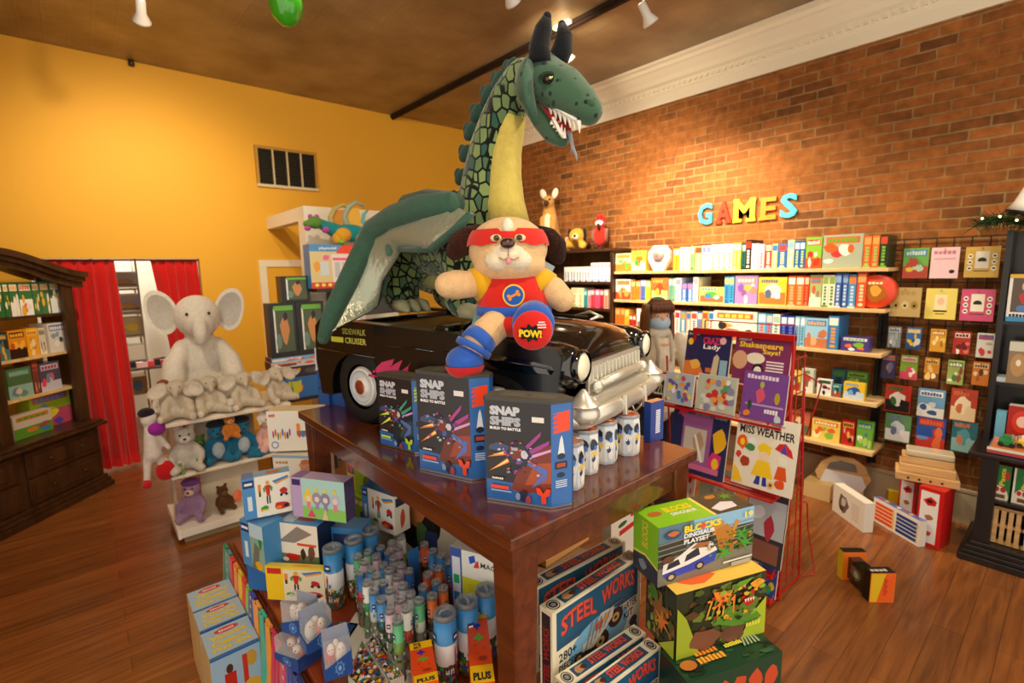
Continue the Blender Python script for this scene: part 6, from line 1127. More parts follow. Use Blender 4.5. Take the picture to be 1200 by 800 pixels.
# mouse in grey pyjamas, green frog, teal monsters, pink doll
t = bear((.46, 4.16, .512), R(-8), .36, 'grey plush mouse in pyjamas at the left of the middle toy shelf', ['c4beb4', 'd8d4cc'], name='plush_mouse', muzzle='d8d4cc')
for i, (x, y, s_, lab) in enumerate([(.40, 4.10, .1, 'tiny green plush frog in front of the mouse'), (.52, 4.09, .11, 'tiny green plush frog between mouse and teal monster'), (.56, 4.3, .24, 'green plush crocodile behind the tiny frogs')]):
    bear((x, y, .512), 0, s_*.9, lab, ['6a9a4a', '9ac070'], name='plush_frog', group='green soft toys on the middle shelf')
for i, (x, lab) in enumerate([(.665, 'teal plush monster with white belly, left of the pair'), (.83, 'teal plush monster with white belly, right of the pair')]):
    bear((x, 4.2, .512), R(-5+10*i), .33, lab, ['1f6f96', '2a80a8'], name='plush_monster', group='teal plush monsters', belly='b8c8d0', hat='1c2430', ears='none')
simple(None, 'plush_tail', '1f6f96', [('t', [(.85, 4.12, .53), (.93, 4.08, .53), (1.0, 4.09, .54)], [.025, .02, .01])])
tag(bpy.data.objects['plush_tail'], 'teal fabric tail lying on the shelf edge beside the monsters', 'soft toy')
t = bear((.745, 4.13, .69), 0, .2, 'small orange doll perched on the two teal monsters', ['c87a30', 'e8b890'], name='small_doll', hat='a8501c', muzzle='e8b890')
t = bear((1.02, 4.2, .512), R(6), .34, 'pink plush with big skirt at the right of the middle shelf', ['e0b0a8', 'f0d8d0'], name='plush_doll', ears='none')
simple(t, 'skirt', 'e8b8b0', [('e', (0, -.02, .06), (.12, .1, .06))])
t = bear((.98, 4.16, .745), R(4), .16, 'little blonde doll in white sitting on the pink plush', ['f0ece4', 'f0c8a0'], name='small_doll', muzzle='f0c8a0', hat='e8a030', ears='none')
t = bear((.47, 4.22, .117), R(-25), .32, 'lilac plush mouse with bow on the bottom shelf', ['9a7aa0', 'c8a8c0'], name='plush_mouse', muzzle='e0c0a8', hat='6a3a78', ears='round')
t = bear((.66, 4.2, .117), R(20), .22, 'brown curled plush toy on the bottom shelf', ['5a3a1c', '7a5228'], name='plush_bear'); simple(t, 'ribbon', 'e87a58', [('e', (.08, -.06, .1), (.035, .02, .05))])
# ============================================================ stack of action-figure boxes left of the car
SY = 4.70
def fig(b, fr): f = fr['F']; b.rect(f, .06, .06, .94, .94, '1c1a1c'); b.rect(f, .2, .1, .9, .85, '4a5a40'); b.blob(f, .55, .5, .2, .3, 'c88a50', random.Random(3)); b.blob(f, .6, .75, .1, .1, '2a1a14', random.Random(4)); b.rect(f, .18, .1, .24, .9, 'e8e8e0'); b.disc(f, .32, .3, .1, .14, '6a8a80'); b.rect(f, .2, .86, .9, .95, '6ab03a')
def flat(pal):
    def f_(b, fr): f = fr['F']; rnd = random.Random(str(pal)); b.rect(f, .02, .1, .98, .9, pal[0]); [b.blob(f, rnd.random(), .5, .12, .35, rnd.choice(pal[1:]), rnd) for _ in range(7)]; title(b, f, .1, .55, .5, .85, pal[1], rnd)
    return f_
t = thing('stock_table', 'black stand under the stack of boxed figures', 'stand', (1.5, SY+.05, 0)); z0 = zat(350, 466, 1.45, SY)
b = MB().bx(-.36, .3, -.06, .17, z0-.03, z0, '1c1814').bx(-.3, -.26, -.05, -.01, .002, z0-.03, '1c1814').bx(.21, .25, -.05, -.01, .002, z0-.03, '1c1814').bx(-.3, -.26, .12, .16, .002, z0-.03, '1c1814').bx(.21, .25, .12, .16, .002, z0-.03, '1c1814'); b.build('stand_frame', 'satin', t)
rows = [(320, 386, 431, 466, ['2a6ab0', 'c8c83a', '3a8a3a', 'c8402a', 'e8e8e0'], 'bottom box of the figure stack, bright jungle picture'), (318, 384, 410, 431, ['2a2420', 'd8a020', '4a4a50', 'c8c8d8'], 'black and yellow flat box in the figure stack'), (316, 386, 396, 410, ['c8ccd0', 'e85a4a', '4a3a2a', 'e8e8e0'], 'white flat box in the figure stack'), (316, 386, 384, 396, ['7ab0d8', 'e8e8ec', 'e8603a', '4a6a9a'], 'pale blue flat box in the figure stack')]
zz = z0
for u0, u1, v0, v1, pal, lab in rows:
    A, B = ony(u0, v1, SY), ony(u1, v0, SY); h = B.z-zat(u0, v1, A.x, SY)-.001; carton('figure_box', lab, 'toy box', ((A.x+B.x)/2, SY+.1, zz+.001), 0, B.x-A.x, .2, h-.001, [pal[0], '2a2420', pal[0]], flat(pal), 'stacked boxed figures left of the car'); zz += h
for u0, u1, v0, v1, lab, lift in ((316, 346, 355, 384, 'black window figure box, second row of the stack, left', 0), (349, 379, 353, 384, 'black window figure box, second row of the stack, right', 0), (331, 362, 323, 353, 'black window figure box alone on top of the stack', 1)):
    A, B = ony(u0, v1, SY), ony(u1, v0, SY)
    if not lift: hh = ony(340, 354.5, SY).z-zz
    z_ = zz+lift*(hh+.0015); h = hh if not lift else B.z-z_
    carton('figure_box', lab, 'toy box', ((A.x+B.x)/2, SY+.08, z_+.001), 0, B.x-A.x, .14, h-.001, ['1c1a1c', '2a4a2a', '4a7a3a'], fig, 'stacked boxed figures left of the car')
# ============================================================ black wall rack with playset and colourful dragon
t = thing('wall_rack', 'dark rack against the white partition, holding the doll playset', 'shelving', (BX+.16, 4.55, 0)); w = .8
zt_ = zat(380, 338, 1.8, 4.56)
for z in (zt_, 1.45, 1.1, .7, .3): MB().bx(-.22 if z == zt_ else 0, w, 0, .37, z-.03, z, '2a201a').build('shelf_board', 'satin', t)
for x in (.0, w-.03): MB().bx(x, x+.03, .34, .37, .002, zt_-.031, '14100c').build('upright', 'satin', t)
MB().bx(.0305, w-.0305, .365, .378, .31, zt_-.031, '6a6660').build('back_panel', 'satin', t)
def playm(b, fr):
    f = fr['F']; b.rect(f, 0, .84, .62, 1, '4a90d0'); b.text(f, 'playmobil', .18, .87, .5, .95, 'f0f4f8', .02); b.pr(f, [(.5, .84), (.62, 1), (1, 1), (1, .8), (.5, .8)], 'e8481c'); b.rect(f, 0, .0, 1, .14, 'd83a24'); b.rect(f, 0, .14, .4, .84, 'd8c890'); b.rect(f, .4, .14, 1, .78, 'e8dcd8'); [b.rect(f, .45+.14*i, .25, .55+.14*i, .6, 'b8c0c8') for i in range(4)]; b.blob(f, .12, .5, .08, .15, 'e8a030', random.Random(1)); b.rect(f, .18, .3, .34, .6, 'c8d8e0'); b.blob(f, .3, .7, .08, .08, 'e86aa0', random.Random(2)); b.rect(f, .42, .64, 1, .7, 'e85a8a'); [b.disc(f, .1+.12*i, .08, .04, .04, 'f0e050', 8) for i in range(8)]
A, B = ony(366, 337, 4.6), ony(424, 287, 4.6); hb = B.z-zt_
carton('doll_house_playset', 'large boxed doll house playset beneath the rainbow dragon', 'toy box', ((A.x+B.x)/2, 4.69, zt_+.001), 0, B.x-A.x, .16, hb-.002, ['d8c8a0', '3a80c8', '8a8a90'], playm)
carton('toy_box', 'small box with white and light blue stripe seen between the dragon legs', 'toy box', (ony(492, 345, 4.6).x-.0, 4.68, 1.451), 0, .2, .1, .17, ['e8eef0', '8ac0e0', 'c8d8e0'], lambda b, fr: b.rect(fr['F'], .0, .3, 1, .6, '4a9ad0'))
t = thing('plush_rainbow_dragon', 'rainbow-coloured plush dragon with curled wings on the doll house box', 'soft toy', ((A.x+B.x)/2+.09, 4.7, zt_+hb), 0); t.scale = (1.15, 1.15, 1.15)
k = 1.0
fused(t, 'body', '1a8a90', [('e', (.08, 0, .1), (.16, .075, .075)), ('t', [(-.05, 0, .12), (-.14, -.02, .15), (-.19, -.03, .17)], [.06, .045, .04]), ('e', (.2, -.02, .06), (.08, .06, .06))], .012)
fused(t, 'head', '5a8a3a', [('e', (-.22, -.04, .17), (.06, .05, .05)), ('e', (-.27, -.05, .155), (.05, .035, .03))], .01)
simple(t, 'belly', 'd8a030', [('e', (.0, -.05, .08), (.07, .05, .06)), ('e', (.16, -.05, .06), (.06, .04, .05)), ('e', (-.05, -.04, .05), (.04, .04, .05))]); simple(t, 'mane', 'b84aa8', [('e', (-.2, -.03, .215), (.02, .02, .02)), ('e', (-.25, -.03, .215), (.018, .018, .02)), ('e', (-.14, -.04, .12), (.03, .03, .03)), ('e', (-.29, -.07, .12), (.025, .02, .02))])
simple(t, 'paw', '8ab83a', [('e', (-.03, -.07, .02), (.035, .04, .02)), ('e', (.2, -.07, .02), (.035, .04, .02))])
for i, (x0, c1, c2) in enumerate([(-.05, 'b8a868', 'c88a3a'), (.07, '9ab0a0', 'e0b048'), (.22, '6ab0b8', '8a9ab0')]):
    hgt = [.2, .23, .17][i]; pts = [(x0, 0, .12), (x0-.03, .0, .12+hgt*.5), (x0+.01, 0, .12+hgt*.85), (x0+.08, 0, .13+hgt), (x0+.15, 0, .12+hgt*.9)]
    if i == 2: pts = [(x0+.12, 0, .1), (x0+.03, 0, .14), (x0-.02, 0, .2), (x0-.01, 0, .26), (x0+.03, 0, .3)]
    simple(t, 'curled_wing' if i < 2 else 'tail', c1, [('t', pts, [.025, .02, .018, .015, .008])])
    if i < 2: b = MB(); b.prism([(x0, .12), (x0-.02, .12+hgt*.5), (x0+.02, .12+hgt*.8), (x0+.1, .11+hgt*.9), (x0+.12, .18), (x0+.06, .12)], (0, .005, 0), (1, 0, 0), (0, 0, 1), .01, c2); b.build('wing_membrane', 'cloth', t)
# ============================================================ red book rack
RX, RY0, RY1 = 2.83, .99, 1.88
t = thing('book_rack', 'red metal book rack with wire sides, facing the tables', 'display rack', (RX, RY0, 0)); w = RY1-RY0
for y in (0, w-.02): MB().bx(0, .025, y if y < .1 else .56, y+.02 if y < .1 else .58, .002, 1.53, 'b31210').build('post', 'redmetal', t, bevel=.003)
MB().bx(-.005, .03, 0, .58, 1.5, 1.535).build('top_bar', 'redmetal', t, bevel=.003)
TI = [(1.2, 1.14), (.83, .5), (.45, .4), (.1, .1)]
for z in (1.045, .655, .19, .03): 
    b = MB().bx(-.108 if z != .655 else -.165, 0, .005, w-.005, z-.008, z).bx(-.111, -.105, .005, w-.005, z-.008, z+.006); b.build('book_ledge', 'redmetal', t)
    b = MB(); b.cyl((-.113, 0, z+.02), (-.113, w, z+.02), .0025, n=6); [b.cyl((-.113, q, z), (0, q, z+.08), .003, n=6) for q in (0.008, w-.008)]; b.build('wire_rail', 'redmetal', t)
MB().bx(-.035, 0, .03, w-.005, 1.225, 1.235).build('book_ledge', 'redmetal', t)
b = MB()
for i in range(14): z = .1+i*.1; b.cyl((.02, .01, z), (.32-.1*(z/1.4), .01, z), .0035, n=6)
for x in (.12, .22): b.cyl((x, .01, .06), (x-.03, .01, 1.42), .0035, n=6)
b.build('wire_side', 'redmetal', t)
MB().cyl((.33, .01, .008), (.2, .01, 1.3), .007, n=8).build('rear_leg', 'redmetal', t); MB().cyl((.33, .01, .012), (.0, .01, .03), .007, n=8).build('foot_bar', 'redmetal', t); MB().cyl((.33, w-.01, .008), (.2, w-.01, 1.3), .007, n=8).build('rear_leg', 'redmetal', t)
b = MB().tube([(.33, .01, .01), (.42, -.05, .01), (.45, -.02, .1), (.4, .0, .3), (.42, .02, .45), (.32, .01, .5)], .0045, n=6); b.build('wire_loop', 'redmetal', t); MB().tube([(.2, .01, 1.3), (.36, -.03, 1.22), (.4, -.0, 1.1), (.3, .01, .92)], .0045, n=6).build('wire_loop', 'redmetal', t)
b = MB().tube([(.06, .02, 1.53), (.06, .02, 1.58), (.06, w*.6, 1.58), (.06, w*.6, 1.53)], .0035, n=6); b.build('wire_loop', 'redmetal', t)
def rbook(u0, v0, u1, v1, X, col, paint, lab, tilt=-10, th=.012, name='activity_book', g='activity books in the red rack', gloss=False):
    A = onx(u0, v1, X); B = onx(u1, v0, X); y0_, y1_ = A.y, B.y; w, h = A.y-B.y, B.z-A.z
    o = carton(name, lab, 'book', (X, (y0_+y1_)/2, A.z), -PI/2, w, th, h, [col, 'e8e0d0', 'e8e0d0', 'c8c0b0'], paint, g, mat='gloss' if gloss else 'card', tilt=tilt)
    return o
def lady(b, fr): f = fr['F']; b.rect(f, .02, .02, .98, .98, '2c2a58'); b.pr(f, [(.0, .0), (.5, .0), (.3, .35), (0, .3)], 'd8783a'); b.blob(f, .25, .25, .14, .14, 'e8b050', random.Random(1)); b.disc(f, .1, .75, .06, .08, 'e8c030'); b.text(f, 'CRAZY', .38, .72, .82, .88, 'd8306a', .04); b.text(f, 'Lady', .4, .58, .78, .72, 'f4f0ec', .02); b.text(f, 'DRESS-UP', .04, .9, .3, .95, 'd8d8e8'); b.pr(f, [(.62, .05), (.66, .45), (.72, .52), (.78, .45), (.76, .05)], 'c8b898'); b.rect(f, .8, .05, .96, .4, '8ab0c8'); b.disc(f, .82, .82, .07, .08, 'e8b8b8'); b.rect(f, .5, .1, .62, .2, 'c86a30')
def shak(b, fr): f = fr['F']; b.rect(f, .02, .02, .98, .98, '7a2f5e'); b.text(f, 'Shakespeare', .08, .74, .86, .9, 'f0c828', .03); b.text(f, 'Says!', .52, .64, .82, .76, 'f0c828', .03); b.text(f, 'DRESS-UP', .06, .92, .3, .96, 'f4f0ec'); b.disc(f, .4, .56, .17, .12, 'e4dcc8'); b.disc(f, .12, .5, .14, .2, 'd0a080'); b.disc(f, .46, .32, .1, .14, '2a1c1c'); b.disc(f, .46, .3, .07, .1, 'e8e4dc'); [b.rect(f, .6, .5-.06*i, .9, .53-.06*i, 'e8d8e0') for i in range(4)]; b.rect(f, .3, .06, .66, .16, 'c8a0b0')
def confetti(base, pal, n=26):
    def f_(b, fr):
        f = fr['F']; rnd = random.Random(n); b.rect(f, .02, .02, .98, .98, base); [b.blob(f, .08+.84*rnd.random(), .08+.8*rnd.random(), .07+.05*rnd.random(), .07+.05*rnd.random(), rnd.choice(pal), rnd, 7) for _ in range(n)]
    return f_
def purp(b, fr): f = fr['F']; b.rect(f, .02, .02, .98, .98, '7a4a9a'); title(b, f, .08, .85, .8, .94, 'e8d8f0', random.Random(2), 9); b.blob(f, .42, .52, .12, .2, 'd85a7a', random.Random(1)); b.disc(f, .44, .74, .05, .07, 'a8b84a'); b.rect(f, .1, .3, .95, .34, 'b89ac8'); b.disc(f, .8, .5, .06, .12, 'b8a030'); b.blob(f, .2, .3, .06, .12, '3a4a3a', random.Random(3)); title(b, f, .55, .17, .86, .27, 'f0e8f4', random.Random(3), 5); b.blob(f, .15, .12, .1, .08, 'e88a30', random.Random(4)); b.blob(f, .85, .1, .1, .1, 'c8d0d8', random.Random(5))
def dream(b, fr): f = fr['F']; b.rect(f, .02, .02, .98, .98, '20285a'); b.text(f, 'Dream House', .4, .85, .95, .93, '9ac0c0', .02); b.star(f, .18, .86, .12, .08, 'd83a6a', 6, .6); b.blob(f, .86, .55, .13, .22, 'f0b820', random.Random(1)); b.blob(f, .82, .22, .14, .2, 'd82a7a', random.Random(2)); b.disc(f, .83, .22, .06, .08, 'f0c030'); b.rect(f, .2, .06, .72, .86, '9a5a9a'); b.rect(f, .24, .2, .64, .66, 'c8c0b8'); b.blob(f, .5, .45, .12, .18, 'b89878', random.Random(3)); b.pr(f, [(.42, .55), (.45, .58), (.62, .2), (.58, .18)], 'e8ecf0'); b.rect(f, .22, .06, .9, .14, 'c86a9a')
def missw(b, fr):
    f = fr['F']; b.rect(f, .02, .02, .98, .98, 'ece4d4'); b.text(f, 'MISS WEATHER', .05, .73, .95, .85, '1c1a1a', .03); b.rect(f, .1, .9, .4, .905, '8a8478'); b.blob(f, .5, .92, .03, .03, 'c82a20', random.Random(1)); b.rect(f, .56, .9, .78, .915, '8a8a88')
    b.blob(f, .5, .56, .14, .1, 'f4d01c', random.Random(2), 12); b.disc(f, .5, .46, .09, .07, 'f0d8b8'); b.pr(f, [(.4, .4), (.6, .4), (.68, .18), (.32, .18)], 'f4cc1c'); b.pr(f, [(.42, .18), (.48, .18), (.48, .06), (.38, .06)], '2a3aa0'); b.pr(f, [(.52, .18), (.58, .18), (.6, .06), (.52, .06)], '2a3aa0')
    b.pr(f, [(.66, .6), (.72, .68), (.82, .7), (.92, .62), (.96, .52), (.8, .56)], 'd0242a'); b.pr(f, [(.76, .56), (.8, .69), (.86, .56)], '3a4ac0'); b.blob(f, .8, .46, .1, .08, 'f0ecdc', random.Random(5)); b.pr(f, [(.74, .38), (.86, .38), (.9, .2), (.7, .2)], 'e0541c'); b.blob(f, .8, .14, .1, .08, 'e0541c', random.Random(6))
    b.blob(f, .12, .6, .1, .12, 'e85a1c', random.Random(7)); b.disc(f, .12, .6, .04, .05, 'f4d01c'); b.blob(f, .28, .64, .08, .06, 'e8f0f4', random.Random(8)); b.blob(f, .26, .55, .1, .06, '3a8a4a', random.Random(9)); b.blob(f, .2, .34, .1, .09, 'a83a1c', random.Random(10)); b.blob(f, .08, .42, .06, .06, 'd82a2a', random.Random(11)); b.pr(f, [(.02, .02), (.02, .26), (.1, .2), (.2, .04)], 'f4c41c'); b.disc(f, .66, .1, .05, .05, 'f0c01c'); b.rect(f, .64, .08, .68, .12, '3a3aa0')
rbook(801, 391, 855, 437, 2.8, '3a3868', lady, 'dark blue dress-up activity book at the upper left of the rack')
rbook(857, 399, 926, 447, 2.8, '7a2f5e', shak, 'plum dress-up book with yellow title at the upper right of the rack')
rbook(778, 440, 812, 470, 2.74, 'c8ccd8', confetti('a8b8c8', ['e8903a', '4a7ac0', 'e8e8f0', 'c84a4a', '6a5aa0', 'e8d060']), 'shiny bag of colourful pieces at the left of the upper rack ledge', gloss=True, name='craft_pack')
rbook(814, 444, 862, 481, 2.74, 'c8ccc0', confetti('b8c0b0', ['e8e8e0', 'c83a3a', '4a8ac0', 'e8a04a', '5a9a5a', 'd8d8d0', '8a8ab0'], 30), 'shiny bag of pale stickers in the middle of the rack', gloss=True, name='craft_pack')
rbook(867, 441, 922, 488, 2.74, '7a4a9a', purp, 'purple fashion pack at the right of the upper rack ledge', gloss=True, name='craft_pack')
rbook(783, 484, 851, 545, 2.70, '20285a', dream, 'navy and pink activity book at the left of the second rack ledge')
rbook(857, 499, 933, 563, 2.68, 'ece4d4', missw, 'white activity book with cartoon child and red umbrella, black title')
rbook(815, 556, 858, 612, 2.79, 'a8b8a0', confetti('a8b89c', ['c8d8c0', '8aa890', 'd8e0d0', 'a8a0a8'], 12), 'pale green pack on the third rack ledge', gloss=True, name='craft_pack')
rbook(869, 566, 921, 650, 2.75, '3a3a40', lambda b, fr: [b.rect(fr['F'], .02, .3, .98, .72, 'c0c8d0'), b.blob(fr['F'], .4, .86, .3, .08, 'c87868', random.Random(2)), b.blob(fr['F'], .6, .4, .16, .16, 'b83a4a', random.Random(3)), b.blob(fr['F'], .3, .55, .2, .1, 'e8ecf0', random.Random(4)), b.rect(fr['F'], .05, .03, .9, .25, '8a5a4a')], 'tall dark pack with pale picture on the third rack ledge', gloss=True, name='craft_pack')
rbook(868, 640, 912, 684, 2.77, '2a4a8a', confetti('2a4a9a', ['d83a30', 'e8c030', '3a9a5a', 'e8e8e0', '4a7ac8'], 18), 'bright blue and red pack at the bottom right of the rack', name='craft_pack')
rbook(797, 546, 812, 600, 2.8, 'c8c0b0', confetti('c8c0b0', ['d84a38', '2a2a2a', 'e8e0d8'], 8), 'narrow white pack with red discs just right of the far table leg', name='craft_pack')
rbook(757, 446, 776, 476, 2.74, '1c1a1c', lambda b, fr: b.text(fr['F'], 'PUZZL', .0, .5, 1, .85, 'b8b098', .02), 'black puzzle pack at the far left end of the rack', name='craft_pack')
# ============================================================ floor goods on the right
def fcart(name, lab, cat, pl, pr, top, d, cols, paint=None, g=None, z=.001, **k): return onshelf(name, lab, cat, pl, pr, z, d, top, cols, paint, g, **k)
def redw(b, fr):
    f = fr['F']; b.rect(f, .1, .06, .82, .94, 'e8e4e0'); b.pr(f, [(.2, .78), (.5, .86), (.74, .8), (.7, .72), (.4, .7)], 'c8201c'); b.disc(f, .47, .78, .12, .03, '4a1010'); b.blob(f, .48, .5, .2, .06, 'a86a3a', random.Random(1)); b.blob(f, .48, .22, .2, .06, 'c8402a', random.Random(2))
fcart('toy_carton', 'tall red and white carton standing beneath the wooden tray, front one', 'toy box', (1071, 634), (1100, 645), (1075, 568), .17, ['c81c1c', 'c81c1c', 'c8201c'], redw, 'red and white cartons on the floor')
fcart('toy_carton', 'tall red and white carton standing beneath the wooden tray, rear one', 'toy box', (1050, 612), (1070, 619), (1053, 558), .17, ['c81c1c', 'c81c1c', 'c8201c'], redw, 'red and white cartons on the floor')
P = onz(1090, 640, 0); zr = zat(1075, 568, *onz(1071, 634, 0).xy)
t = thing('wooden_tray_stack', 'shrink-wrapped stack of raw wooden pieces on the red cartons', 'toy', (4.33, .62, zr+.004), R(-78))
for k_, (w_, h_) in enumerate([(.34, .06), (.3, .05), (.28, .05)]): MB().bx(-w_/2, w_/2, -.11+.035*k_, .11, .0+k_*.052, .05+k_*.052).build('wood_slab', 'pine', t, bevel=.003)
b = MB(); [b.cyl((-.1+.06*i, -.111, .022), (-.1+.06*i, -.108, .022), .008, col='3a2414', n=10) for i in range(4)]; b.build('peg_hole', 'matte', t)
MB().bx(-.12, .14, -.04, .1, .157, .2, 'c8b898').build('paper_wrap', 'gloss', t, bevel=.01)
def target(b, fr):
    f = fr['F']; b.rect(f, .02, .03, .98, .97, 'ece8dc'); b.rect(f, .05, .1, .46, .86, 'e8541c'); b.rect(f, .52, .1, .95, .86, '1f4088')
    for i in range(1, 5): b.rect(f, .05, .1+.155*i-.02, .46, .1+.155*i+.015, 'f2e0c0'); b.rect(f, .52, .1+.155*i-.02, .95, .1+.155*i+.015, 'dfe2e0')
    for i in range(5): b.disc(f, .46, .16+.155*i, .03, .05, 'e8c850', 8); b.disc(f, .95, .16+.155*i, .02, .04, 'e8c850', 8)
t_ = fcart('scoring_game', 'flat game with orange and blue bars leaning on its side on the floor', 'toy', (1022, 609), (1076, 641), (1030, 583), .05, ['ece8dc', 'd8d4c8', '6a70a8'], lambda b, fr: (target(b, fr), [b.blob(fr['T'], .1+.13*i, .5, .05, .3, ['c8303a', 'e8c030', '3a5ab0', 'e8e8e0'][i % 4], random.Random(i)) for i in range(7)]))
fcart('yellow_pack', 'small yellow packet behind the orange and blue game', 'toy box', (1040, 592), (1056, 594), (1041, 573), .05, ['e8c81c', 'd8b81c', 'f0d83a'], None, h=.12)
def wbox(b, fr): f = fr['F']; b.blob(f, .35, .5, .2, .36, '6a6058', random.Random(1), 12); b.blob(f, .36, .55, .1, .2, 'c8c0b4', random.Random(2)); b.blob(f, .3, .3, .1, .1, '4a3a30', random.Random(3)); [b.rect(f, .62, .2+.1*i, .85, .23+.1*i, 'c8b0a8') for i in range(6)]
fcart('toy_carton', 'white carton with dark line drawing standing on the floor', 'toy box', (975, 597), (1011, 624), (978, 566), .07, ['e4ded2', 'ded6c8', 'e8e2d6'], wbox)
fcart('wooden_crate', 'pale low wooden crate under the games shelf', 'crate', (941, 580), (972, 589), (943, 562), .3, ['d8b880', 'c8a468', 'a88a58'], None)
t = thing('wooden_sign', 'wooden toy display with white oval label leaning under the shelf', 'display', onz(985, 585, .001), R(-72)); 
b = MB().prism([(-.15, 0), (.15, 0), (.15, .12), (.19, .2), (.15, .3), (.07, .36), (-.07, .36), (-.15, .3), (-.19, .2), (-.15, .12)], (0, 0, 0), (1, 0, 0), (0, 0, 1), .03, 'b08a58'); b.build('wood_panel', 'pine', t, bevel=.003)
b = MB().prism([(-.13, .06), (.12, .06), (.16, .14), (.13, .22), (-.12, .24), (-.15, .14)], (0, -.006, 0), (1, 0, 0), (0, 0, 1), .004, 'd8d8dc'); b.prism([(-.11, .25), (.1, .25), (.08, .31), (-.02, .33), (-.09, .3)], (0, -.006, 0), (1, 0, 0), (0, 0, 1), .004, '6a6860'); b.build('label', 'card', t)
# black and yellow twin-block pack lying on the floor
t = thing('twin_block_pack', 'black, yellow and orange toy pack lying alone on the open floor', 'toy box', (3.29, .66, .001), 0)
A, B = onz(990, 686, 0), onz(1018, 706, 0); Cc = onz(1047, 706, 0)
def yo(b, fr): f = fr['F']; b.rect(f, .03, .03, .97, .97, 'e0b81c'); b.pr(f, [(.3, .03), (.97, .03), (.97, .97), (.6, .97)], 'e8601c'); [b.rect(f, .54, .24+.06*i, .54+.1+.04*(i % 3), .28+.06*i, 'c8301c') for i in range(10)]
t.location = (B.x, B.y, .001); q1 = Cc-B; rz = math.atan2(q1.y, q1.x); t.rotation_euler = (0, 0, rz); w1 = q1.length
b = MB().box((w1/2, .03, .09), (w1, .06, .18), cols=['14120f', '14120f', 'e8701c', '14120f', '14120f', '14120f']); fr = Frame((0, 0, 0), (w1, 0, 0), (0, 0, .18)); yo(b, {'F': fr}); f2 = Frame((0, 0, .18), (w1, 0, 0), (0, .06, 0)); title(b, f2, .1, .3, .8, .7, 'e8e4d8', random.Random(2)); b.build('front_block', 'card', t, bevel=.002)
b = MB().box((w1/2-.02, .235, .09), (w1, .05, .18), cols=['14120f', '14120f', 'e8701c', '14120f', 'e0c81c', '14120f']); b.build('rear_block', 'card', t, bevel=.002)
b = MB().bx(.01, w1*.55, .0605, .2095, .02, .15, '1a2018'); f3 = Frame((.0095, .2095, .02), (0, -.149, 0), (0, 0, .13)); b.blob(f3, .5, .5, .35, .35, '5a6a50', random.Random(4), 12); b.blob(f3, .5, .5, .2, .2, 'b8b8a0', random.Random(5)); b.blob(f3, .3, .7, .12, .1, 'a83a7a', random.Random(6)); b.build('centre_window', 'gloss', t)
# ============================================================ the toy car
t = thing('toy_car', 'glossy black pedal car with silver grille and bumper on the display table', 'toy car', (1.346, 1.092, TZ+.001), R(14))
Z0 = 0
XL, XR = -.30, .385; XC = (XL+XR)/2
MT['carblack'] = newmat('black_car_enamel', .09, .6, base='08090a', coat=1)
MT['carside'] = newmat('black_car_side', .3, .5, base='0b0c0d', coat=.25)
MT['chrome'] = newmat('satin_silver', .34, .6, base='dcd8cc', metal=.7)
MT['rubber'] = newmat('tyre_rubber', .6, .4, base='141414')
def arc(cy_, cz_, r_, a0, a1, n=10): return [(cy_+r_*math.cos(R(a0+(a1-a0)*i/n)), cz_+r_*math.sin(R(a0+(a1-a0)*i/n))) for i in range(n+1)]
def sidepoly():     # (y, z) outline, front at y=0
    p = [(-.0, .24), (-.015, .36), (.01, .385), (.3, .405), (.6, .415), (1.17, .435), (1.215, .4), (1.225, .25), (1.2, .1)]
    p += [(1.13, .1)]+arc(.935, .15, .175, -12, 192, 12)[0:0]
    p += [(.935+.185*math.cos(R(a)), .135+.165*math.sin(R(a))) for a in range(-10, 191, 12)]
    p += [(.7, .1), (.45, .1)]
    p += [(.24+.185*math.cos(R(a)), .135+.155*math.sin(R(a))) for a in range(-10, 170, 12)]
    return p
for nm, x0, x1 in (('side_panel', XL, XL+.05), ('side_panel', XR-.05, XR)):
    b = MB(); b.prism([(y, z) for y, z in sidepoly()], (x0, 0, 0), (0, 1, 0), (0, 0, 1), -(x1-x0), '0a0a0b'); o = b.build(nm, MT['carside'], t, bevel=.012); 
# crease line and door gap on the near side
b = MB()
b.tube([(XL-.001, .02, .325), (XL-.003, .25, .335), (XL-.001, .45, .338)], .003, n=6); b.tube([(XL-.001, .5, .34), (XL-.003, .62, .345), (XL-.001, .78, .34)], .004, n=6); b.tube([(XL-.001, .83, .29), (XL-.001, 1.2, .3)], .004, n=6); b.build('body_crease', 'carblack', t)
b = MB(); b.bx(XL-.0015, XL, .826, .83, .15, .42); b.build('door_gap', MT['black'], t)
# fenders (rounded tubes over the wheels), hood, cowl, tail deck
for nm, xa in (('fender', XL+.075), ('fender', XR-.075)):
    b = MB(); n = 14; P = []; ys = [(-.035, .62), (-.02, .85), (.02, 1), (.12, 1.03), (.3, 1.03), (.45, 1.0)]
    for y, s_ in ys:
        for j in range(n): a = 2*PI*j/n; P.append(V(xa+.078*s_*math.cos(a)*(1), y, .318+.077*s_*math.sin(a)+(y*.04 if y > 0 else 0)))
    k_ = len(ys); F = [(i*n+j, (i+1)*n+j, (i+1)*n+(j+1) % n, i*n+(j+1) % n) for i in range(k_-1) for j in range(n)]+[tuple(range(n)), tuple((k_-1)*n+j for j in range(n-1, -1, -1))]
    b.add(P, F, '0a0a0b', True); b.build(nm, 'carblack', t)
b = MB(); n = 12; P = []
ys = [(-.03, .33, .018), (-.025, .35, .03), (0, .372, .04), (.06, .385, .045), (.3, .402, .045), (.48, .41, .04)]
for y, z, cr in ys:
    for j in range(n+1): q = j/n; P.append(V(XL+.13+(XR-XL-.26)*q, y, z+cr*math.sin(PI*q)**.6*1.0))
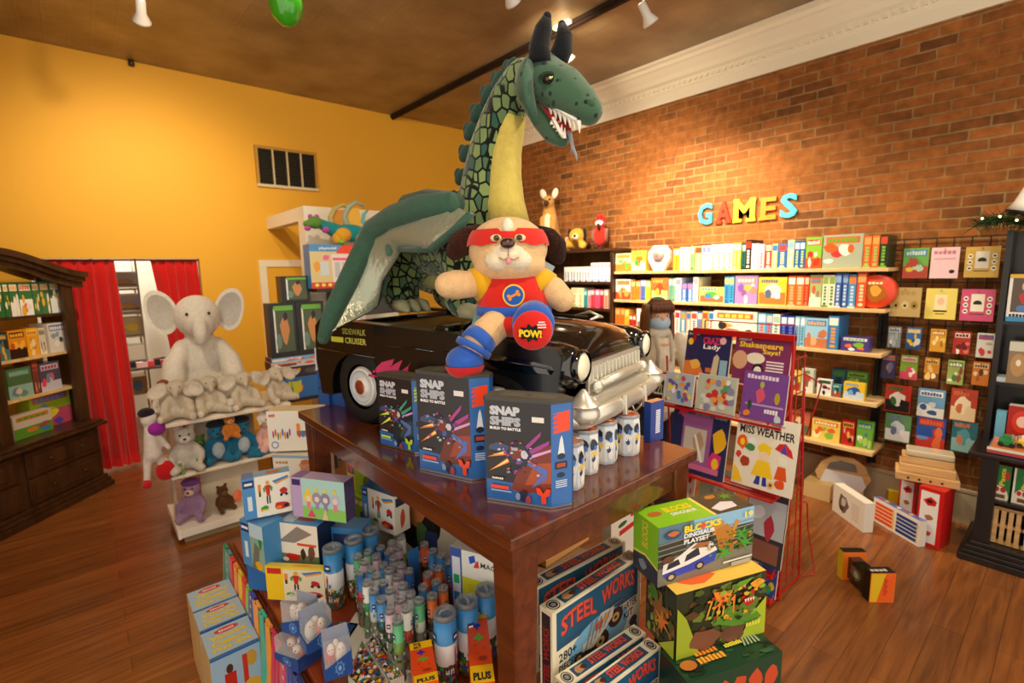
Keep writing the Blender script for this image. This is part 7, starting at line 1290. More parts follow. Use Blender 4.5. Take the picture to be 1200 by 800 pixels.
F = [(i*(n+1)+j, i*(n+1)+j+1, (i+1)*(n+1)+j+1, (i+1)*(n+1)+j) for i in range(len(ys)-1) for j in range(n)]
b.add(P, F, '0a0a0b', True); b.add([P[j] for j in range(n+1)]+[V(P[n].x, -.028, .24), V(P[0].x, -.028, .24)], [tuple(range(n+2, -1, -1))], '0a0a0b')
b.build('hood', 'carblack', t)
b = MB(); [b.tube([(XC+s_*.06, .1, .4475-.002), (XC+s_*.075, .36, .4525)], .004, '050505', 6) for s_ in (-1, 1)]; b.build('hood_slot', MT['black'], t)
b = MB().tube([(XC-.05, .035, .447), (XC, .025, .456), (XC+.05, .035, .447)], [.004, .007, .004], n=8).tube([(XC, .02, .455), (XC, .06, .47), (XC, .12, .455)], [.004, .006, .003], n=8); b.build('hood_ornament', 'chrome', t)
b = MB().bx(XL+.05, XR-.05, .48, .56, .36, .425).bx(XL+.05, XR-.05, 1.0, 1.2, .34, .425); b.build('deck', 'carblack', t, bevel=.015)
b = MB().bx(XL+.05, XR-.05, .56, 1.0, .40, .405, '101010').bx(XL+.05, XR-.05, .1, 1.19, .12, .15, '0c0c0c').bx(XL+.05, XR-.05, 1.19, 1.215, .12, .4, '0c0c0c'); b.build('cockpit', 'satin', t)
b = MB().bx(XL+.01, XR-.01, 1.2, 1.22, .404, .412, 'a03a2a'); b.build('rear_trim', 'satin', t)
f = Frame((XL-.006, 1.222, .24), (0, -.001, 0), (0, 0, .1)); MB().bx(XL-.004, XL+.05, 1.226, 1.228, .2, .3, 'dfe4e6').build('price_card', 'card', t)
# wheels
def wheel(x, y, out):
    w_ = MB().lathe([(.095, -.035), (.14, -.038), (.152, -.03), (.155, 0), (.152, .03), (.14, .038), (.095, .035)], (x, y, .157), '141414', 32, rotm('Y', 90)); 
    for i in range(32): a = 2*PI*i/32; w_.box((x, y+.1555*math.cos(a), .157+.1555*math.sin(a)), (.05, .006, .004), '101010', rotm('X', math.degrees(a)-90) if 0 else rotm('X', math.degrees(a)))
    o = w_.build('wheel', 'rubber', t)
    s_ = out; h_ = MB().lathe([(.0005, s_*.045), (.03, s_*.045), (.04, s_*.034), (.062, s_*.032), (.07, s_*.04), (.078, s_*.036), (.084, s_*.026), (.11, s_*.022), (.112, -s_*.02), (.0005, -s_*.02)], (x, y, .157), 'd8d4cc', 28, rotm('Y', 90), cols=['8a3a24', 'd8d4cc', 'c8ccd0', 'a8b8c4', 'd8d8d4', 'b0b0ac', '1a1a1a', '1a1a1a', '1a1a1a']); h_.build('hub_cap', 'gloss', o)
    pass
wheel(XL+.045, .935, -1); wheel(XL+.045, .235, -1); wheel(XR-.11, .935, 1); wheel(XR-.11, .235, 1)
MB().cyl((XL+.08, .935, .157), (XR-.15, .935, .157), .01, n=8).build('axle', 'black', t); MB().cyl((XL+.08, .235, .157), (XR-.15, .235, .157), .01, n=8).build('axle', 'black', t)
# headlights
for x in (XL+.075, XR-.075):
    MB().lathe([(.0005, .012), (.03, .010), (.046, .0), (.048, -.01)], (x, -.047, .325), 'f0ead0', 24, rotm('X', 90)).build('headlight', 'gloss', t)
    MB().lathe([(.048, -.02), (.053, -.012), (.053, .004), (.047, .008)], (x, -.047, .325), '0c0c0c', 24, rotm('X', 90)).build('headlight_rim', MT['carblack'], t)
# grille
gx0, gx1 = XL+.125, XR-.125
b = MB().bx(gx0, gx1, -.045, -.03, .225, .325, 'c8c4b8'); b.build('grille', 'chrome', t, bevel=.003)
for i in range(14): xx = gx0+.02+(gx1-gx0-.04)*i/13; MB().bx(xx-.005, xx+.005, -.052, -.044, .235, .312).build('grille_rib', 'chrome', t, bevel=.002)
b = MB().tube([(gx0+.03, -.06, .255), (XC, -.07, .262), (gx1-.03, -.06, .255)], [.012, .016, .012], n=10).ell((gx0+.02, -.06, .252), .022).ell((gx1-.02, -.06, .252), .022); b.build('grille_bar', 'chrome', t)
# bumper with bullet pods
b = MB().tube([(XL+.0, .06, .17), (XL-.0, -.02, .17), (XL+.04, -.075, .17), (XC-.15, -.095, .175), (XC+.15, -.095, .175), (XR-.04, -.075, .17), (XR, -.02, .17), (XR, .06, .17)], [(.02, .03)]*8, n=12); b.build('bumper', 'chrome', t)
b = MB().bx(gx0-.02, gx1+.02, -.075, -.03, .18, .226); b.build('lower_valance', 'chrome', t, bevel=.01)
for x in (XL+.055, XR-.055):
    b = MB().lathe([(.0005, .062), (.006, .06), (.018, .046), (.034, .026), (.05, .016), (.052, .012), (.044, .008), (.05, -.004), (.052, -.02), (.04, -.042), (.02, -.052), (.0005, -.054)], (x, -.06, .20), n=24); b.build('bumper_pod', 'chrome', t)
for x in (XC-.09, XC+.09): MB().bx(x-.008, x+.008, -.122, -.108, .14, .21).build('bumper_guard', 'chrome', t, bevel=.003)
b = MB().bx(XL-.006, XL+.03, -.03, .085, .13, .235, 'd8dcdc'); b.build('white_flash', MT['chrome'], t, bevel=.006)
b = MB().cyl((XC-.1, -.06, .14), (XC-.12, -.08, .09), .006, col='c8c0a8').tube([(XC+.05, -.08, .14), (XC+.06, -.09, .11), (XC+.12, -.09, .12), (XC+.13, -.08, .14)], .004, 'c8c0a8', 6); b.build('tow_hook', 'chrome', t)
# side lettering and flame decal
f = Frame((XL-.0006, 1.13, .33), (0, -.26, 0), (0, 0, .07)); b = MB(); b.text(f, 'SIDEWALK', .4, .62, .98, .98, 'a8a850', .02); b.rect(f, .1, .1, .42, .42, 'c8c83a'); b.text(f, 'CRUISER', .46, .08, .98, .44, 'c8c85a', .02); b.build('side_lettering', 'satin', t)
f = Frame((XL-.0006, .88, .2), (0, -.3, 0), (0, 0, .1)); b = MB(); [b.pr(f, [(.1+.22*i, .3), (.3+.25*i, .75), (.55+.15*i, .95), (.5+.15*i, .7), (.35+.22*i, .25)], 'c83a6a') for i in range(3)]; b.rect(f, .02, .1, .9, .2, 'b83060'); b.build('flame_decal', 'satin', t)
# ============================================================ green dragon standing on the car
CT = TZ+.44
DXc = 1.17
def DP(u, v, x=DXc): return onx(u, v, x)
t = thing('plush_dragon', 'giant green scaled plush dragon with black horns standing on the toy car', 'soft toy', (1.17, 1.75, CT))
base = V(1.17, 1.75, CT)
def L(p): return p-base
def fskin(name, mat, shapes, vox, it=4):
    b = MB()
    for s_ in shapes:
        if s_[0] == 'e': b.ell(s_[1], s_[2], 'ffffff', s_[3] if len(s_) > 3 else None, 18, 12)
        else:
            b.tube(s_[1], s_[2], 'ffffff', 14)
            for p, r in ((s_[1][0], s_[2][0]), (s_[1][-1], s_[2][-1])): b.ell(p, r if not isinstance(r, tuple) else min(r), 'ffffff', None, 14, 9)
    return b.build(name, MT[mat] if isinstance(mat, str) else mat, t, remesh=vox, smooth_it=it)
neck = [L(DP(*q)) for q in ((552, 285), (566, 258), (573, 230), (575, 200), (580, 170), (589, 140), (600, 112), (613, 92))]
neckr = [.15, .135, .112, .098, .088, .078, .068, .062]
b0 = L(DP(475, 300)); b1 = L(DP(530, 300)); b2 = L(DP(560, 300))
legs = []
def leg(u0, v0, u1, v1, x, r0, r1, r2):
    a = L(DP(u0, v0, x)); c = L(DP(u1, v1, x)); c.z = max(.05, c.z); m_ = (a+c)/2; return ('t', [a, m_+V(0, .01, 0), V(c.x, c.y, .06)], [r0, r1, r2])
LN, LF = 1.10, 1.33
legs = [('t', [V(-.07, .24, .28), V(-.09, .27, .18), V(-.09, .25, .085)], [.115, .09, .082]), ('t', [V(-.07, -.22, .3), V(-.08, -.24, .18), V(-.08, -.23, .088)], [.125, .095, .085]),
        ('t', [V(.13, .22, .28), V(.14, .24, .18), V(.14, .22, .082)], [.1, .08, .075]), ('t', [V(.13, -.16, .28), V(.15, -.18, .18), V(.15, -.18, .082)], [.1, .085, .08])]
body = [('e', (0.03, -.02, .30), (.155, .36, .155)), ('e', (.03, -.18, .33), (.15, .16, .17)), ('e', (.03, .22, .29), (.16, .18, .165))]
tail = [('t', [V(.03, .34, .3), V(.1, .5, .24), V(.2, .6, .16), V(.3, .62, .1)], [.13, .1, .07, .04])]
fskin('body', 'scale', [('t', neck, neckr)]+legs+body+tail, .013)
# yellow throat and belly strip
b = MB(); P = []
fr_ = [L(DP(*q)) for q in ((606, 262), (601, 235), (600, 205), (602, 175), (607, 150), (613, 130))]
b.tube([p+V(-.0, .042, 0) for p in fr_], [(.07, .075), (.066, .07), (.06, .062), (.055, .056), (.05, .05), (.038, .04)], 'c8b45a', 14); b.tube([(.02, -.26, .19), (.02, -.1, .155), (.02, .1, .15), (.02, .25, .16)], [.04, .05, .05, .04], 'a8a05a', 12)
b.build('belly_strip', 'plush', t)
# back ridge
for i, (u, v) in enumerate([(606, 78), (591, 92), (578, 108), (565, 130), (557, 152), (551, 178), (546, 206), (541, 232)]):
    p = L(DP(u, v)); b = MB().ell(p+V(0, .03, 0), (.016, .042, .03), '24463c', rotm('X', -35+i*3)).ell(p+V(0, .052, .014), (.012, .02, .024), '24463c'); b.build('back_spine', 'plush', t)
# head: skull, snout, lower jaw in the neck plane
hd = L(DP(640, 95))
def H(u, v, dx=0): return L(DP(u, v, DXc+dx))
fskin('head', 'spots', [('e', H(634, 98), (.085, .085, .095)), ('t', [H(640, 98), H(662, 108), H(683, 124), H(690, 130)], [.078, .07, .052, .042]), ('e', H(688, 128), (.05, .04, .038)), ('t', [H(630, 112), H(640, 140), H(650, 158), H(659, 164)], [.06, .045, .034, .024])], .009)
b = MB(); b.tube([H(644, 122), H(656, 140), H(664, 156)], [(.05, .018), (.042, .014), (.024, .01)], 'a81c1c', 10); b.build('mouth', 'plush', t)
teeth = []
for s_ in (-1, 1):
    for i in range(7):
        q = i/6; p = H(645+q*33, 123+q*19, s_*.036*(1-q*.3)); b = MB().cyl(p, p+V(0, -.004, -.034), .010, .001, 'f0ece0', 6); b.build('tooth', 'satin', t)
    for i in range(5):
        q = i/4; p = H(647+q*14, 146+q*16, s_*.03*(1-q*.4)); b = MB().cyl(p, p+V(0, -.004, .03), .008, .001, 'f0ece0', 6); b.build('tooth', 'satin', t)
b = MB().tube([H(646, 124, -.04), H(660, 131, -.038), H(676, 141, -.03)], .006, 'f2eee2', 6).tube([H(648, 138, -.034), H(655, 152, -.03), H(660, 160, -.024)], .006, 'f2eee2', 6); b.build('gum', 'plush', t)
b = MB().tube([H(660, 150), H(668, 158), H(671, 172), H(669, 180)], [.008, .007, .005, .003], '8a8c98', 6).tube([H(671, 172), H(675, 182), H(676, 188)], [.005, .004, .002], '8a8c98', 6); b.build('tongue', 'cloth', t)
for s_, uv in ((-1, [(633, 74), (632, 55), (637, 33), (642, 17)]), (1, [(652, 74), (659, 58), (661, 42), (658, 27)])):
    pts = [H(*q, s_*.05 if s_ < 0 else .03) for q in uv]; pts[-1] = pts[-2]+(pts[-1]-pts[-2])*.85; b = MB().tube(pts, [.034, .032, .026, .013], '14161a', 14); b.ell(pts[-1], .013, '14161a'); b.build('horn', 'plush', t)
for s_ in (-1, 1):
    b = MB().tube([H(622, 78, s_*.07), H(618, 100, s_*.1), H(622, 125, s_*.1), H(629, 146, s_*.085)], [(.012, .03), (.014, .045), (.014, .038), (.01, .012)], '3a5c4a', 10); b.build('ear', 'plush', t)
    b = MB().ell(H(642, 93, s_*.07), (.014, .02, .014), '1a1410').ell(H(645, 91, s_*.078), (.004, .006, .004), 'e8d890'); b.build('eye', 'gloss', t)
    b = MB().ell(H(640, 88, s_*.068), (.018, .03, .01), '28402e'); b.build('brow', 'plush', t)
    b = MB().ell(H(693, 121, s_*.02), .013, '3a5c44'); b.build('nostril', 'plush', t)
# claws
for l_, (x, y) in enumerate(((-.09, .19), (-.08, -.29), (.14, .16), (.15, -.24))):
    for j in (-1, 0, 1):
        b = MB().tube([(x+j*.04, y+.02, .042), (x+j*.048, y-.05, .04), (x+j*.05, y-.09, .018)], [.032, .028, .008], 'b0ae88', 8); b.build('toe', 'plush', t)
# wings: folded spar + hanging silver membrane
def wing(side):
    X = lambda u, v, x: L(DP(u, v, x))
    if side < 0:
        pts = [X(543, 240, 1.08), X(528, 240, 1.0), X(495, 244, .96), X(462, 256, .94), X(440, 270, .93), X(424, 298, .88), X(405, 335, .80), X(387, 372, .72), X(379, 396, .69)]
    else:
        pts = [X(552, 236, 1.28), X(530, 236, 1.35), X(500, 233, 1.42), X(478, 238, 1.48), X(470, 250, 1.5), X(462, 280, 1.52)]
    rr = [.035, .046, .05, .052, .052, .046, .040, .034, .024][:len(pts)]
    b = MB().tube(pts, rr, '3a5a4a', 12); [b.ell(pts[i], rr[i]*1.0, '3a5a4a', None, 10, 7) for i in (0, -1)]; b.build('wing_arm', 'plush', t)
    # membrane: loft between the spar and a sagging lower edge
    if side < 0:
        low = [X(552, 250, 1.0), X(533, 270, .96), X(507, 291, .93), X(468, 292, .93), X(461, 300, .93), X(452, 330, .92), X(444, 358, .92), X(428, 365, .86), X(397, 384, .74)]
        midx = 1
        b = MB(); n = 5; P = []; k_ = len(pts)
        for i in range(k_):
            for j in range(n+1):
                q = j/n; p = pts[i]*(1-q)+low[i]*q; fold = .018*math.sin(i*1.9+j*.8)*q; P.append(p+V(-fold-.02*math.sin(PI*q), fold*.5, 0))
        m_ = len(P); P += [p+V(.008, .004, 0) for p in P]; F = []
        for i in range(k_-1):
            for j in range(n): a = i*(n+1)+j; F += [(a, a+1, a+n+2, a+n+1), (m_+a, m_+a+n+1, m_+a+n+2, m_+a+1)]
            a = i*(n+1)+n; F.append((a, m_+a, m_+a+n+1, a+n+1))
        b.add(P, F, 'a4a994', True); b.build('wing_membrane', 'foil', t)
        b = MB().tube(low[:4], [.014, .016, .016, .012], '3a5a4a', 8); b.build('membrane_piping', 'plush', t)
        b = MB().tube([X(462, 266, .93), X(455, 300, .94), X(448, 335, .94), X(440, 358, .95)], [(.02, .03), (.018, .035), (.015, .03), (.01, .015)], '4a6a58', 10); b.build('wing_finger', 'plush', t)
    else:
        b = MB(); P = pts+[p+V(0, .03, -.14) for p in pts]; m_ = len(pts); P2 = [p+V(.008, 0, 0) for p in P]; 
        b.add(P+P2, [(i, i+1, m_+i+1, m_+i) for i in range(m_-1)]+[(2*m_+i, 3*m_+i, 3*m_+i+1, 2*m_+i+1) for i in range(m_-1)], '8a8c78', True); b.build('wing_membrane', 'foil', t)
wing(-1); wing(1)
# ============================================================ hero puppy
PZ0 = CT-.015
t = thing('plush_puppy', 'plush puppy in red hero mask and shirt sitting on the toy car hood', 'soft toy', (1.067, 1.219, 1.9+(PZ0-1.9)*.92+.012), R(-40)); t.scale = (.92, .92, .92)
S_ = .0031
def Q(u, v, y=0): return V((u-607)*S_, y, (376-v)*S_+.0)
tan = 'e2ba88'
head = Q(600, 292, -.01)
o = fused(t, 'body', tan, [('e', head, (.14, .12, .108)), ('e', Q(602, 310, -.03), (.125, .1, .06)), ('e', Q(605, 345, .0), (.10, .08, .11)), ('e', Q(607, 368, .0), (.115, .1, .05)),
    ('t', [Q(572, 330, -.0), Q(555, 331, -.03), Q(540, 331, -.05), Q(533, 331, -.06)], [.045, .048, .052, .045]), ('t', [Q(636, 332, -.0), Q(650, 340, -.02), Q(660, 350, -.03)], [.048, .052, .045]),
    ('t', [Q(590, 372, -.06), Q(574, 384, -.12), Q(565, 393, -.15)], [.055, .055, .05]), ('t', [Q(620, 372, -.05), Q(622, 376, -.14)], [.055, .055])], .009, 'plush', 3)
# shirt
b = MB(); 
def shell(b, c, r, th0, th1, ph0, ph1, col, n=14, m=8, wave=None):
    P = []
    for i in range(m+1):
        for j in range(n+1):
            ph = R(ph0+(ph1-ph0)*j/n); a0, a1 = th0, th1
            if wave: a0, a1 = wave(j/n)
            th = R(a0+(a1-a0)*i/m); P.append(c+V(math.sin(th)*math.cos(ph)*r[0], math.sin(th)*math.sin(ph)*r[1], math.cos(th)*r[2]))
    b.add(P, [(i*(n+1)+j, (i+1)*(n+1)+j, (i+1)*(n+1)+j+1, i*(n+1)+j+1) for i in range(m) for j in range(n)], col, True)
shell(b, Q(605, 352, -.005), (.128, .104, .14), 35, 140, 0, 360, 'cc2014', 28, 12); b.build('red_shirt', 'cloth', t)
b = MB().lathe([(.12, -.019), (.134, -.015), (.134, .015), (.12, .019)], Q(606, 361, -.005), '2a5ab8', 28); 
for v_ in range(0): pass
o = b.build('blue_belt', 'cloth', t); o.scale = (1, .82, 1)
b = MB(); shell(b, Q(607, 375, -.02), (.122, .115, .052), 40, 150, 0, 360, 'cc2014', 24, 8); b.build('red_shorts', 'cloth', t)
for pts in ([Q(584, 322, -.0), Q(572, 329, -.02), Q(561, 332, -.035)], [Q(624, 322, 0), Q(634, 330, -.01), Q(643, 337, -.02)]):
    MB().tube(pts, [.045, .056, .058], 'e0a818', 14).build('yellow_sleeve', 'cloth', t)
# boots
b = MB().tube([Q(571, 386, -.135), Q(563, 394, -.155)], [.056, .058], '2a5ab8', 16).tube([Q(563, 394, -.155), Q(560, 399, -.16)], [.062, .062], '2a5ab8', 16); b.ell(Q(552, 410, -.165), (.062, .062, .052), '2a5ab8'); b.build('blue_boot', 'cloth', t)
b = MB(); shell(b, Q(552, 412, -.165), (.065, .065, .055), 95, 180, 0, 360, 'cc1c18', 24, 8); b.build('boot_sole', 'cloth', t)
b = MB().tube([Q(626, 368, -.08), Q(625, 372, -.15), Q(624, 376, -.19)], [.062, .07, .066], '2a5ab8', 18); b.ell(Q(624, 376, -.19), (.066, .035, .066), '2a5ab8'); b.build('blue_boot', 'cloth', t)
cs = Q(623, 377, -.215); b = MB().ell(cs, (.063, .028, .063), 'cc1c18', None, 24, 12); f = Frame(cs+V(-.05, -.0285, -.05), (.1, 0, 0), (0, 0, .1))
b.star(f, .42, .45, .42, .3, '14100c', 9, .62); b.text(f, 'POW!', .06, .34, .76, .58, 'f0c828', .05, slope=-.05); b.rect(f, .62, .68, .9, .72, 'f0e0dc'); b.rect(f, .66, .76, .86, .8, 'f0e0dc'); b.rect(f, .64, .6, .9, .64, 'f0e0dc'); b.build('boot_sole', 'cloth', t)
# chest badge with bone
cb_ = Q(605, 343, -.108); b = MB(); f = Frame(cb_+V(-.037, -.002, -.037), (.074, 0, 0), (0, .003, .074)); f.k = 2
b.prism([(.5+.5*math.cos(2*PI*i/24), .5+.5*math.sin(2*PI*i/24)) for i in range(24)], cb_+V(-.037, -.002, -.037), (.074, 0, 0), (0, .003, .074), .012, 'e0c048'); b.disc(f, .5, .5, .43, .43, '2458b0', 20)
ang = .45
def rp(x, y): return (.5+(x*math.cos(ang)-y*math.sin(ang)), .5+(x*math.sin(ang)+y*math.cos(ang)))
b.pr(f, [rp(-.2, -.055), rp(.2, -.055), rp(.2, .055), rp(-.2, .055)], 'e88a28')
for sx in (-.22, .22):
    for sy in (-.07, .07): x_, y_ = rp(sx, sy); b.disc(f, x_, y_, .08, .08, 'e88a28', 10)
b.build('chest_badge', 'cloth', t)
# face
wv = lambda q: (58+8*abs(math.cos(q*2*PI))*0+7*math.sin(q*PI*2)**2*0+(6 if .4 < q < .6 else 0), 88-(12 if .42 < q < .58 else 0)-4*math.sin(q*PI*4)**2)
b = MB(); shell(b, head, (.146, .126, .114), 52, 88, 195, 345, 'cc2418', 30, 6, wv); b.build('red_mask', 'cloth', t)
b = MB().ell(Q(600, 301, -.1), (.062, .052, .048), 'e8d8bc').ell(Q(589, 306, -.105), (.045, .04, .036), 'e8d8bc').ell(Q(611, 306, -.105), (.045, .04, .036), 'e8d8bc'); b.build('muzzle', 'plush', t)
b = MB().ell(Q(600, 271, -.098), (.02, .03, .03), 'f0e4cc', rotm('X', -30)); b.build('forehead_blaze', 'plush', t)
b = MB().ell(Q(599.5, 289, -.152), (.024, .016, .017), '3a1c14'); b.build('nose', 'gloss', t)
b = MB().ell(Q(600, 307, -.152), (.008, .006, .012), 'e08a90'); b.build('tongue', 'satin', t)
b = MB().tube([Q(600, 294, -.155), Q(600, 302, -.152)], .0015, 'a87a60', 5).tube([Q(590, 303, -.148), Q(595, 306, -.15), Q(600, 303, -.152), Q(606, 306, -.15), Q(611, 303, -.147)], .0018, 'a87a60', 5); b.build('mouth_stitch', 'satin', t)
for s_ in (-1, 1):
    c_ = Q(600+s_*12.5, 283, -.126); b = MB().ell(c_, (.019, .012, .012), 'e8d8b8'); b.build('eye_patch', 'plush', t); b = MB().ell(c_+V(s_*-.002, -.0075, 0), (.011, .008, .01), '5a4a10').ell(c_+V(s_*-.002, -.0125, 0), (.006, .004, .006), '0c0a08'); b.build('eye', 'gloss', t)
fused(t, 'ear', '3a1c12', [('t', [Q(568, 272, .0), Q(556, 279, .0), Q(546, 288, -.01), Q(541, 294, -.01)], [.025, .042, .048, .034])], .009, 'fur', 1)
fused(t, 'ear', '2e170f', [('t', [Q(631, 273, .02), Q(644, 280, .03), Q(655, 293, .03), Q(657, 301, .03)], [.025, .042, .046, .032])], .009, 'fur', 1)
b = MB(); P = [Q(585, 325, .06), Q(625, 325, .06), Q(650, 372, .1), Q(640, 380, .09), Q(575, 386, .04), Q(556, 378, .03), Q(566, 345, .05)]; b.add(P+[p+V(0, .006, 0) for p in P], [tuple(range(7)), tuple(range(13, 6, -1))]+[(i, 7+i, 7+(i+1) % 7, (i+1) % 7) for i in range(7)], '8ab8bc'); b.build('cape', 'cloth', t)
b = MB().bx(-.02, .02, -.0015, .0015, -.028, .028, '8a98a0'); o = b.build('paper_tag', 'card', t, Q(643, 318, -.01)); o.rotation_euler = (0, .5, .2)
# ============================================================ person
px, py = 3.34, 2.15
t = thing('person', 'woman with brown hair, blue face mask and cream cardigan behind the toy car', 'person', (px, py, 0), R(-38)); t.scale = (1.1, 1.1, 1.03)
hz = 1.49
arms = [[(.17, 0, 1.30), (.22, -.04, 1.08), (.17, -.2, .93), (.14, -.26, .90)], [(-.17, 0, 1.30), (-.22, -.04, 1.08), (-.17, -.2, .93), (-.14, -.26, .90)]]
sh = [('e', (0, -.01, hz), (.075, .095, .115)), ('t', [(0, 0, hz-.08), (0, .01, 1.33)], [.05, .055]), ('t', [(0, .01, 1.3), (0, .0, 1.15), (0, .0, .98), (0, 0, .88)], [(.17, .09), (.14, .09), (.12, .085), (.16, .1)])]
for s_ in (-1, 1):
    sh.append(('t', [(s_*.08, 0, .88), (s_*.09, -.01, .5), (s_*.09, .01, .1)], [.085, .055, .04])); sh.append(('t', [(s_*.09, .02, .07), (s_*.095, -.12, .035)], [.04, .03]))
for a in arms:
    sh.append(('t', a, [.05, .042, .034, .028])); s_ = 1 if a[0][0] > 0 else -1; h0 = V(*a[-1])
    sh.append(('e', h0+V(-s_*.01, -.045, -.005), (.04, .05, .02)))
    for j in range(4): f0 = h0+V((-.03+.02*j), -.085, 0); ln = [.05, .062, .058, .045][j]; sh.append(('t', [f0, f0+V(0, -ln*.5, .004), f0+V(0, -ln*.9, -.018)], [.010, .009, .008]))
    sh.append(('t', [h0+V(-s_*.035, -.02, 0), h0+V(-s_*.065, -.05, -.004), h0+V(-s_*.07, -.075, -.012)], [.012, .010, .009]))
sh.append(('e', (0, -.105, hz-.01), (.014, .02, .022)))
for s_ in (-1, 1): sh.append(('e', (s_*.075, .0, hz), (.012, .02, .03)))
fused(t, 'body', 'd8a080', sh, .008, 'skin', 2)
for s_ in (-1, 1): MB().ell((s_*.032, -.092, hz+.015), (.013, .008, .008), 'f0ece4').ell((s_*.032, -.099, hz+.015), (.006, .004, .006), '2a1a10').build('eye', 'gloss', t)
MB().ell((0, -.095, hz-.075), (.025, .01, .007), 'b86a5a').build('mouth', 'skin', t)
b = MB(); shell(b, V(0, -.012, hz-.04), (.078, .108, .075), 58, 150, 200, 340, 'a8c4dc', 16, 8); b.build('face_mask', 'cloth', t)
b = MB(); shell(b, V(0, .01, hz+.015), (.095, .115, .125), 0, 78, 0, 360, '5a3018', 28, 10); shell(b, V(0, .015, hz-.03), (.1, .105, .2), 62, 150, -35, 215, '4a2614', 28, 12)
for i in range(60):
    a = R(-38+256*i/59); x, y = .097*math.cos(a), .015+.105*math.sin(a); b.tube([(x*.9, y*.9, hz+.09), (x*1.05, y*1.05, hz), (x*1.1, y*1.08-.01, hz-.12), (x*1.0, y*1.0-.02, hz-.22)], [.012, .014, .013, .004], ['6a3c20', '7a4626', '52301a'][i % 3], 5)
for i in range(12): x = -.07+.14*i/11; b.tube([(x*.8, -.06, hz+.12), (x, -.1, hz+.085), (x*1.05, -.108, hz+.035)], [.012, .012, .005], ['5a3018', '6a3a1c'][i % 2], 5)
b.build('hair', 'satin', t)
b = MB(); shell(b, V(0, .01, hz+.02), (.098, .118, .127), 0, 32, 0, 360, '3a5a5a', 20, 5); b.build('headband', 'cloth', t)
csh = [('t', [(0, .01, 1.34), (0, .005, 1.2), (0, 0, 1.0), (0, 0, .8)], [(.15, .09), (.185, .115), (.165, .115), (.2, .13)])]
for a in arms: csh.append(('t', a[:3]+[tuple(V(*a[2])*.55+V(*a[3])*.45)], [.068, .06, .052, .05]))
fused(t, 'cardigan', 'd8cdb8', csh, .012, 'plush', 2)
b = MB().lathe([(.075, .05), (.1, .03), (.11, 0), (.09, -.03), (.06, -.02)], (0, 0, 1.36), 'c8bcaa', 20); b.tube([(-.05, -.1, 1.36), (-.04, -.135, 1.25), (-.05, -.14, 1.12)], [(.04, .015)]*3, 'b8ac9a', 8).tube([(.05, -.1, 1.36), (.05, -.13, 1.28), (.04, -.135, 1.18)], [(.04, .015)]*3, 'c8bcaa', 8); b.build('scarf', 'cloth', t)
fused(t, 'trousers', '2a2c38', [('t', [(0, 0, .92), (0, 0, .84)], [(.165, .11), (.16, .11)])]+[('t', [(s_*.085, 0, .86), (s_*.092, -.008, .5), (s_*.092, .01, .12)], [.1, .07, .058]) for s_ in (-1, 1)], .012, 'cloth', 2)
for s_ in (-1, 1): b = MB().ell((s_*.095, -.06, .045), (.05, .13, .045), '1c1a18').bx(s_*.095-.045, s_*.095+.045, -.17, .06, .002, .02, '141210'); b.build('shoe', 'satin', t)
# ============================================================ soft toys on top of the bookcase
X_ = 4.52; bz = 2.131
t = thing('plush_dog', 'tall tan plush dog with upright white ears sitting on the bookcase', 'soft toy', (X_, 4.47, bz), R(-62)); t.scale = (1.25, 1.25, 1.3)
c = 'c8944a'
fused(t, 'body', c, [('e', (0, .05, .12), (.1, .12, .12)), ('t', [(0, .02, .15), (0, -.02, .3), (0, -.03, .42)], [.095, .08, .055]), ('e', (0, -.06, .46), (.06, .075, .06)), ('t', [(-.05, -.08, .3), (-.055, -.1, .02)], [.035, .03]), ('t', [(.05, -.08, .3), (.055, -.1, .02)], [.035, .03]), ('t', [(-.1, 0, .05), (-.12, -.1, .03)], [.05, .035]), ('t', [(.1, 0, .05), (.12, -.1, .03)], [.05, .035])], .012)
simple(t, 'muzzle', '4a3220', [('e', (0, -.13, .445), (.028, .03, .028))]); simple(t, 'chest', 'ecdcb8', [('e', (0, -.075, .26), (.05, .04, .1))])
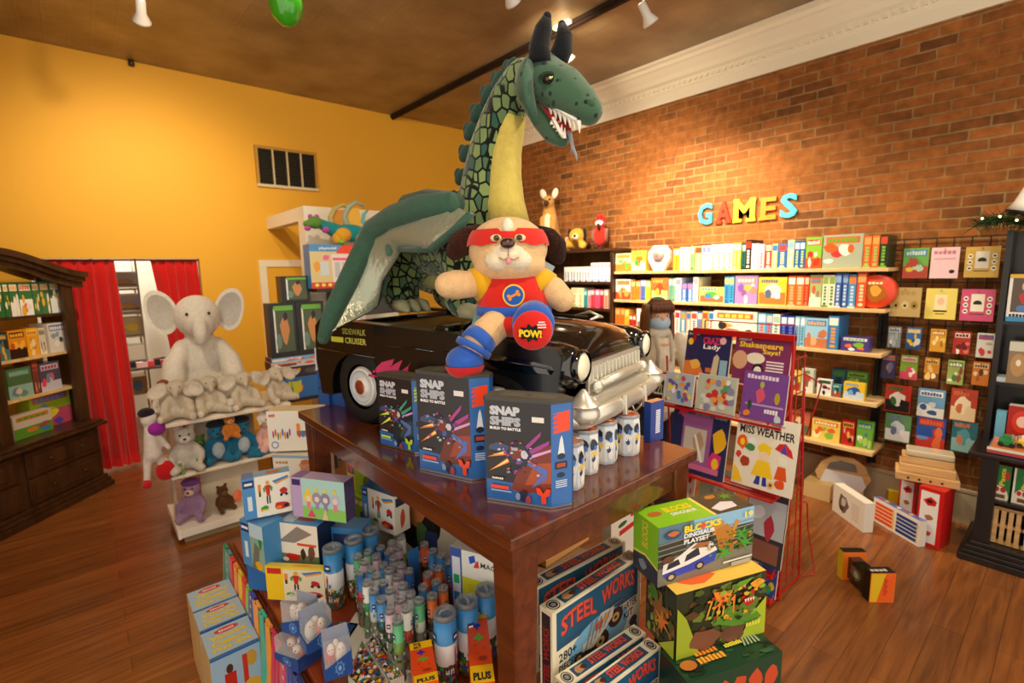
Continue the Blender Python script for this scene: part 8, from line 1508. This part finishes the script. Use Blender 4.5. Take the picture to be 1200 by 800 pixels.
for s_ in (-1, 1): simple(t, 'ear', 'f0e4d0', [('e', (s_*.06, -.03, .54), (.032, .016, .05), rotm('Y', s_*20))]); simple(t, 'eye', '1a1210', [('e', (s_*.03, -.12, .475), .01)], 'gloss')
t = thing('plush_dog', 'yellow and black plush dog lying on the bookcase', 'soft toy', (X_, 4.04, bz), R(-62)); t.scale = (1.25, 1.15, 1.25)
fused(t, 'body', 'e0a83a', [('e', (0, .04, .08), (.11, .12, .08)), ('e', (.03, -.1, .13), (.075, .07, .07)), ('t', [(-.08, -.05, .04), (-.1, -.14, .035)], [.04, .035]), ('t', [(.08, -.08, .04), (.1, -.18, .035)], [.04, .035])], .012)
simple(t, 'ear', '2a1c12', [('e', (.1, -.09, .14), (.02, .035, .06))]); simple(t, 'ear', '2a1c12', [('e', (-.04, -.09, .15), (.02, .035, .05))]); simple(t, 'muzzle', 'f0e0c0', [('e', (.03, -.165, .115), (.035, .03, .028))]); simple(t, 'nose', '1a1210', [('e', (.03, -.195, .125), .012)], 'gloss')
t = thing('plush_parrot', 'red plush parrot with white face perched at the end of the bookcase', 'soft toy', (X_, 3.68, bz), R(-62))
fused(t, 'body', 'b8281c', [('e', (0, .0, .14), (.08, .075, .12)), ('e', (0, -.02, .27), (.06, .06, .06))], .012)
simple(t, 'crest', 'd81c1c', [('e', (-.02, 0, .345), (.02, .025, .04)), ('e', (.015, 0, .35), (.02, .025, .045)), ('e', (.05, .0, .33), (.018, .02, .03))]); simple(t, 'face', 'e8e4dc', [('e', (0, -.055, .28), (.045, .03, .035))]); simple(t, 'beak', '2a2420', [('e', (0, -.1, .25), (.018, .03, .03))]); simple(t, 'wing', '8a5a4a', [('e', (.075, .0, .15), (.02, .05, .08)), ('e', (-.075, .0, .15), (.02, .05, .08))]); simple(t, 'foot', '1a1614', [('e', (.04, -.05, .014), (.025, .04, .014)), ('e', (-.04, -.05, .014), (.025, .04, .014))])
carton('white_box', 'small white box beside the tall plush dog on the bookcase', 'box', (4.66, 4.25, bz+.0005), -PI/2, .1, .1, .17, ['ece8dc'], None)
carton('white_box', 'small white box at the far end of the bookcase top', 'box', (4.55, 4.69, bz+.0005), -PI/2, .09, .12, .2, ['ece8dc'], None)
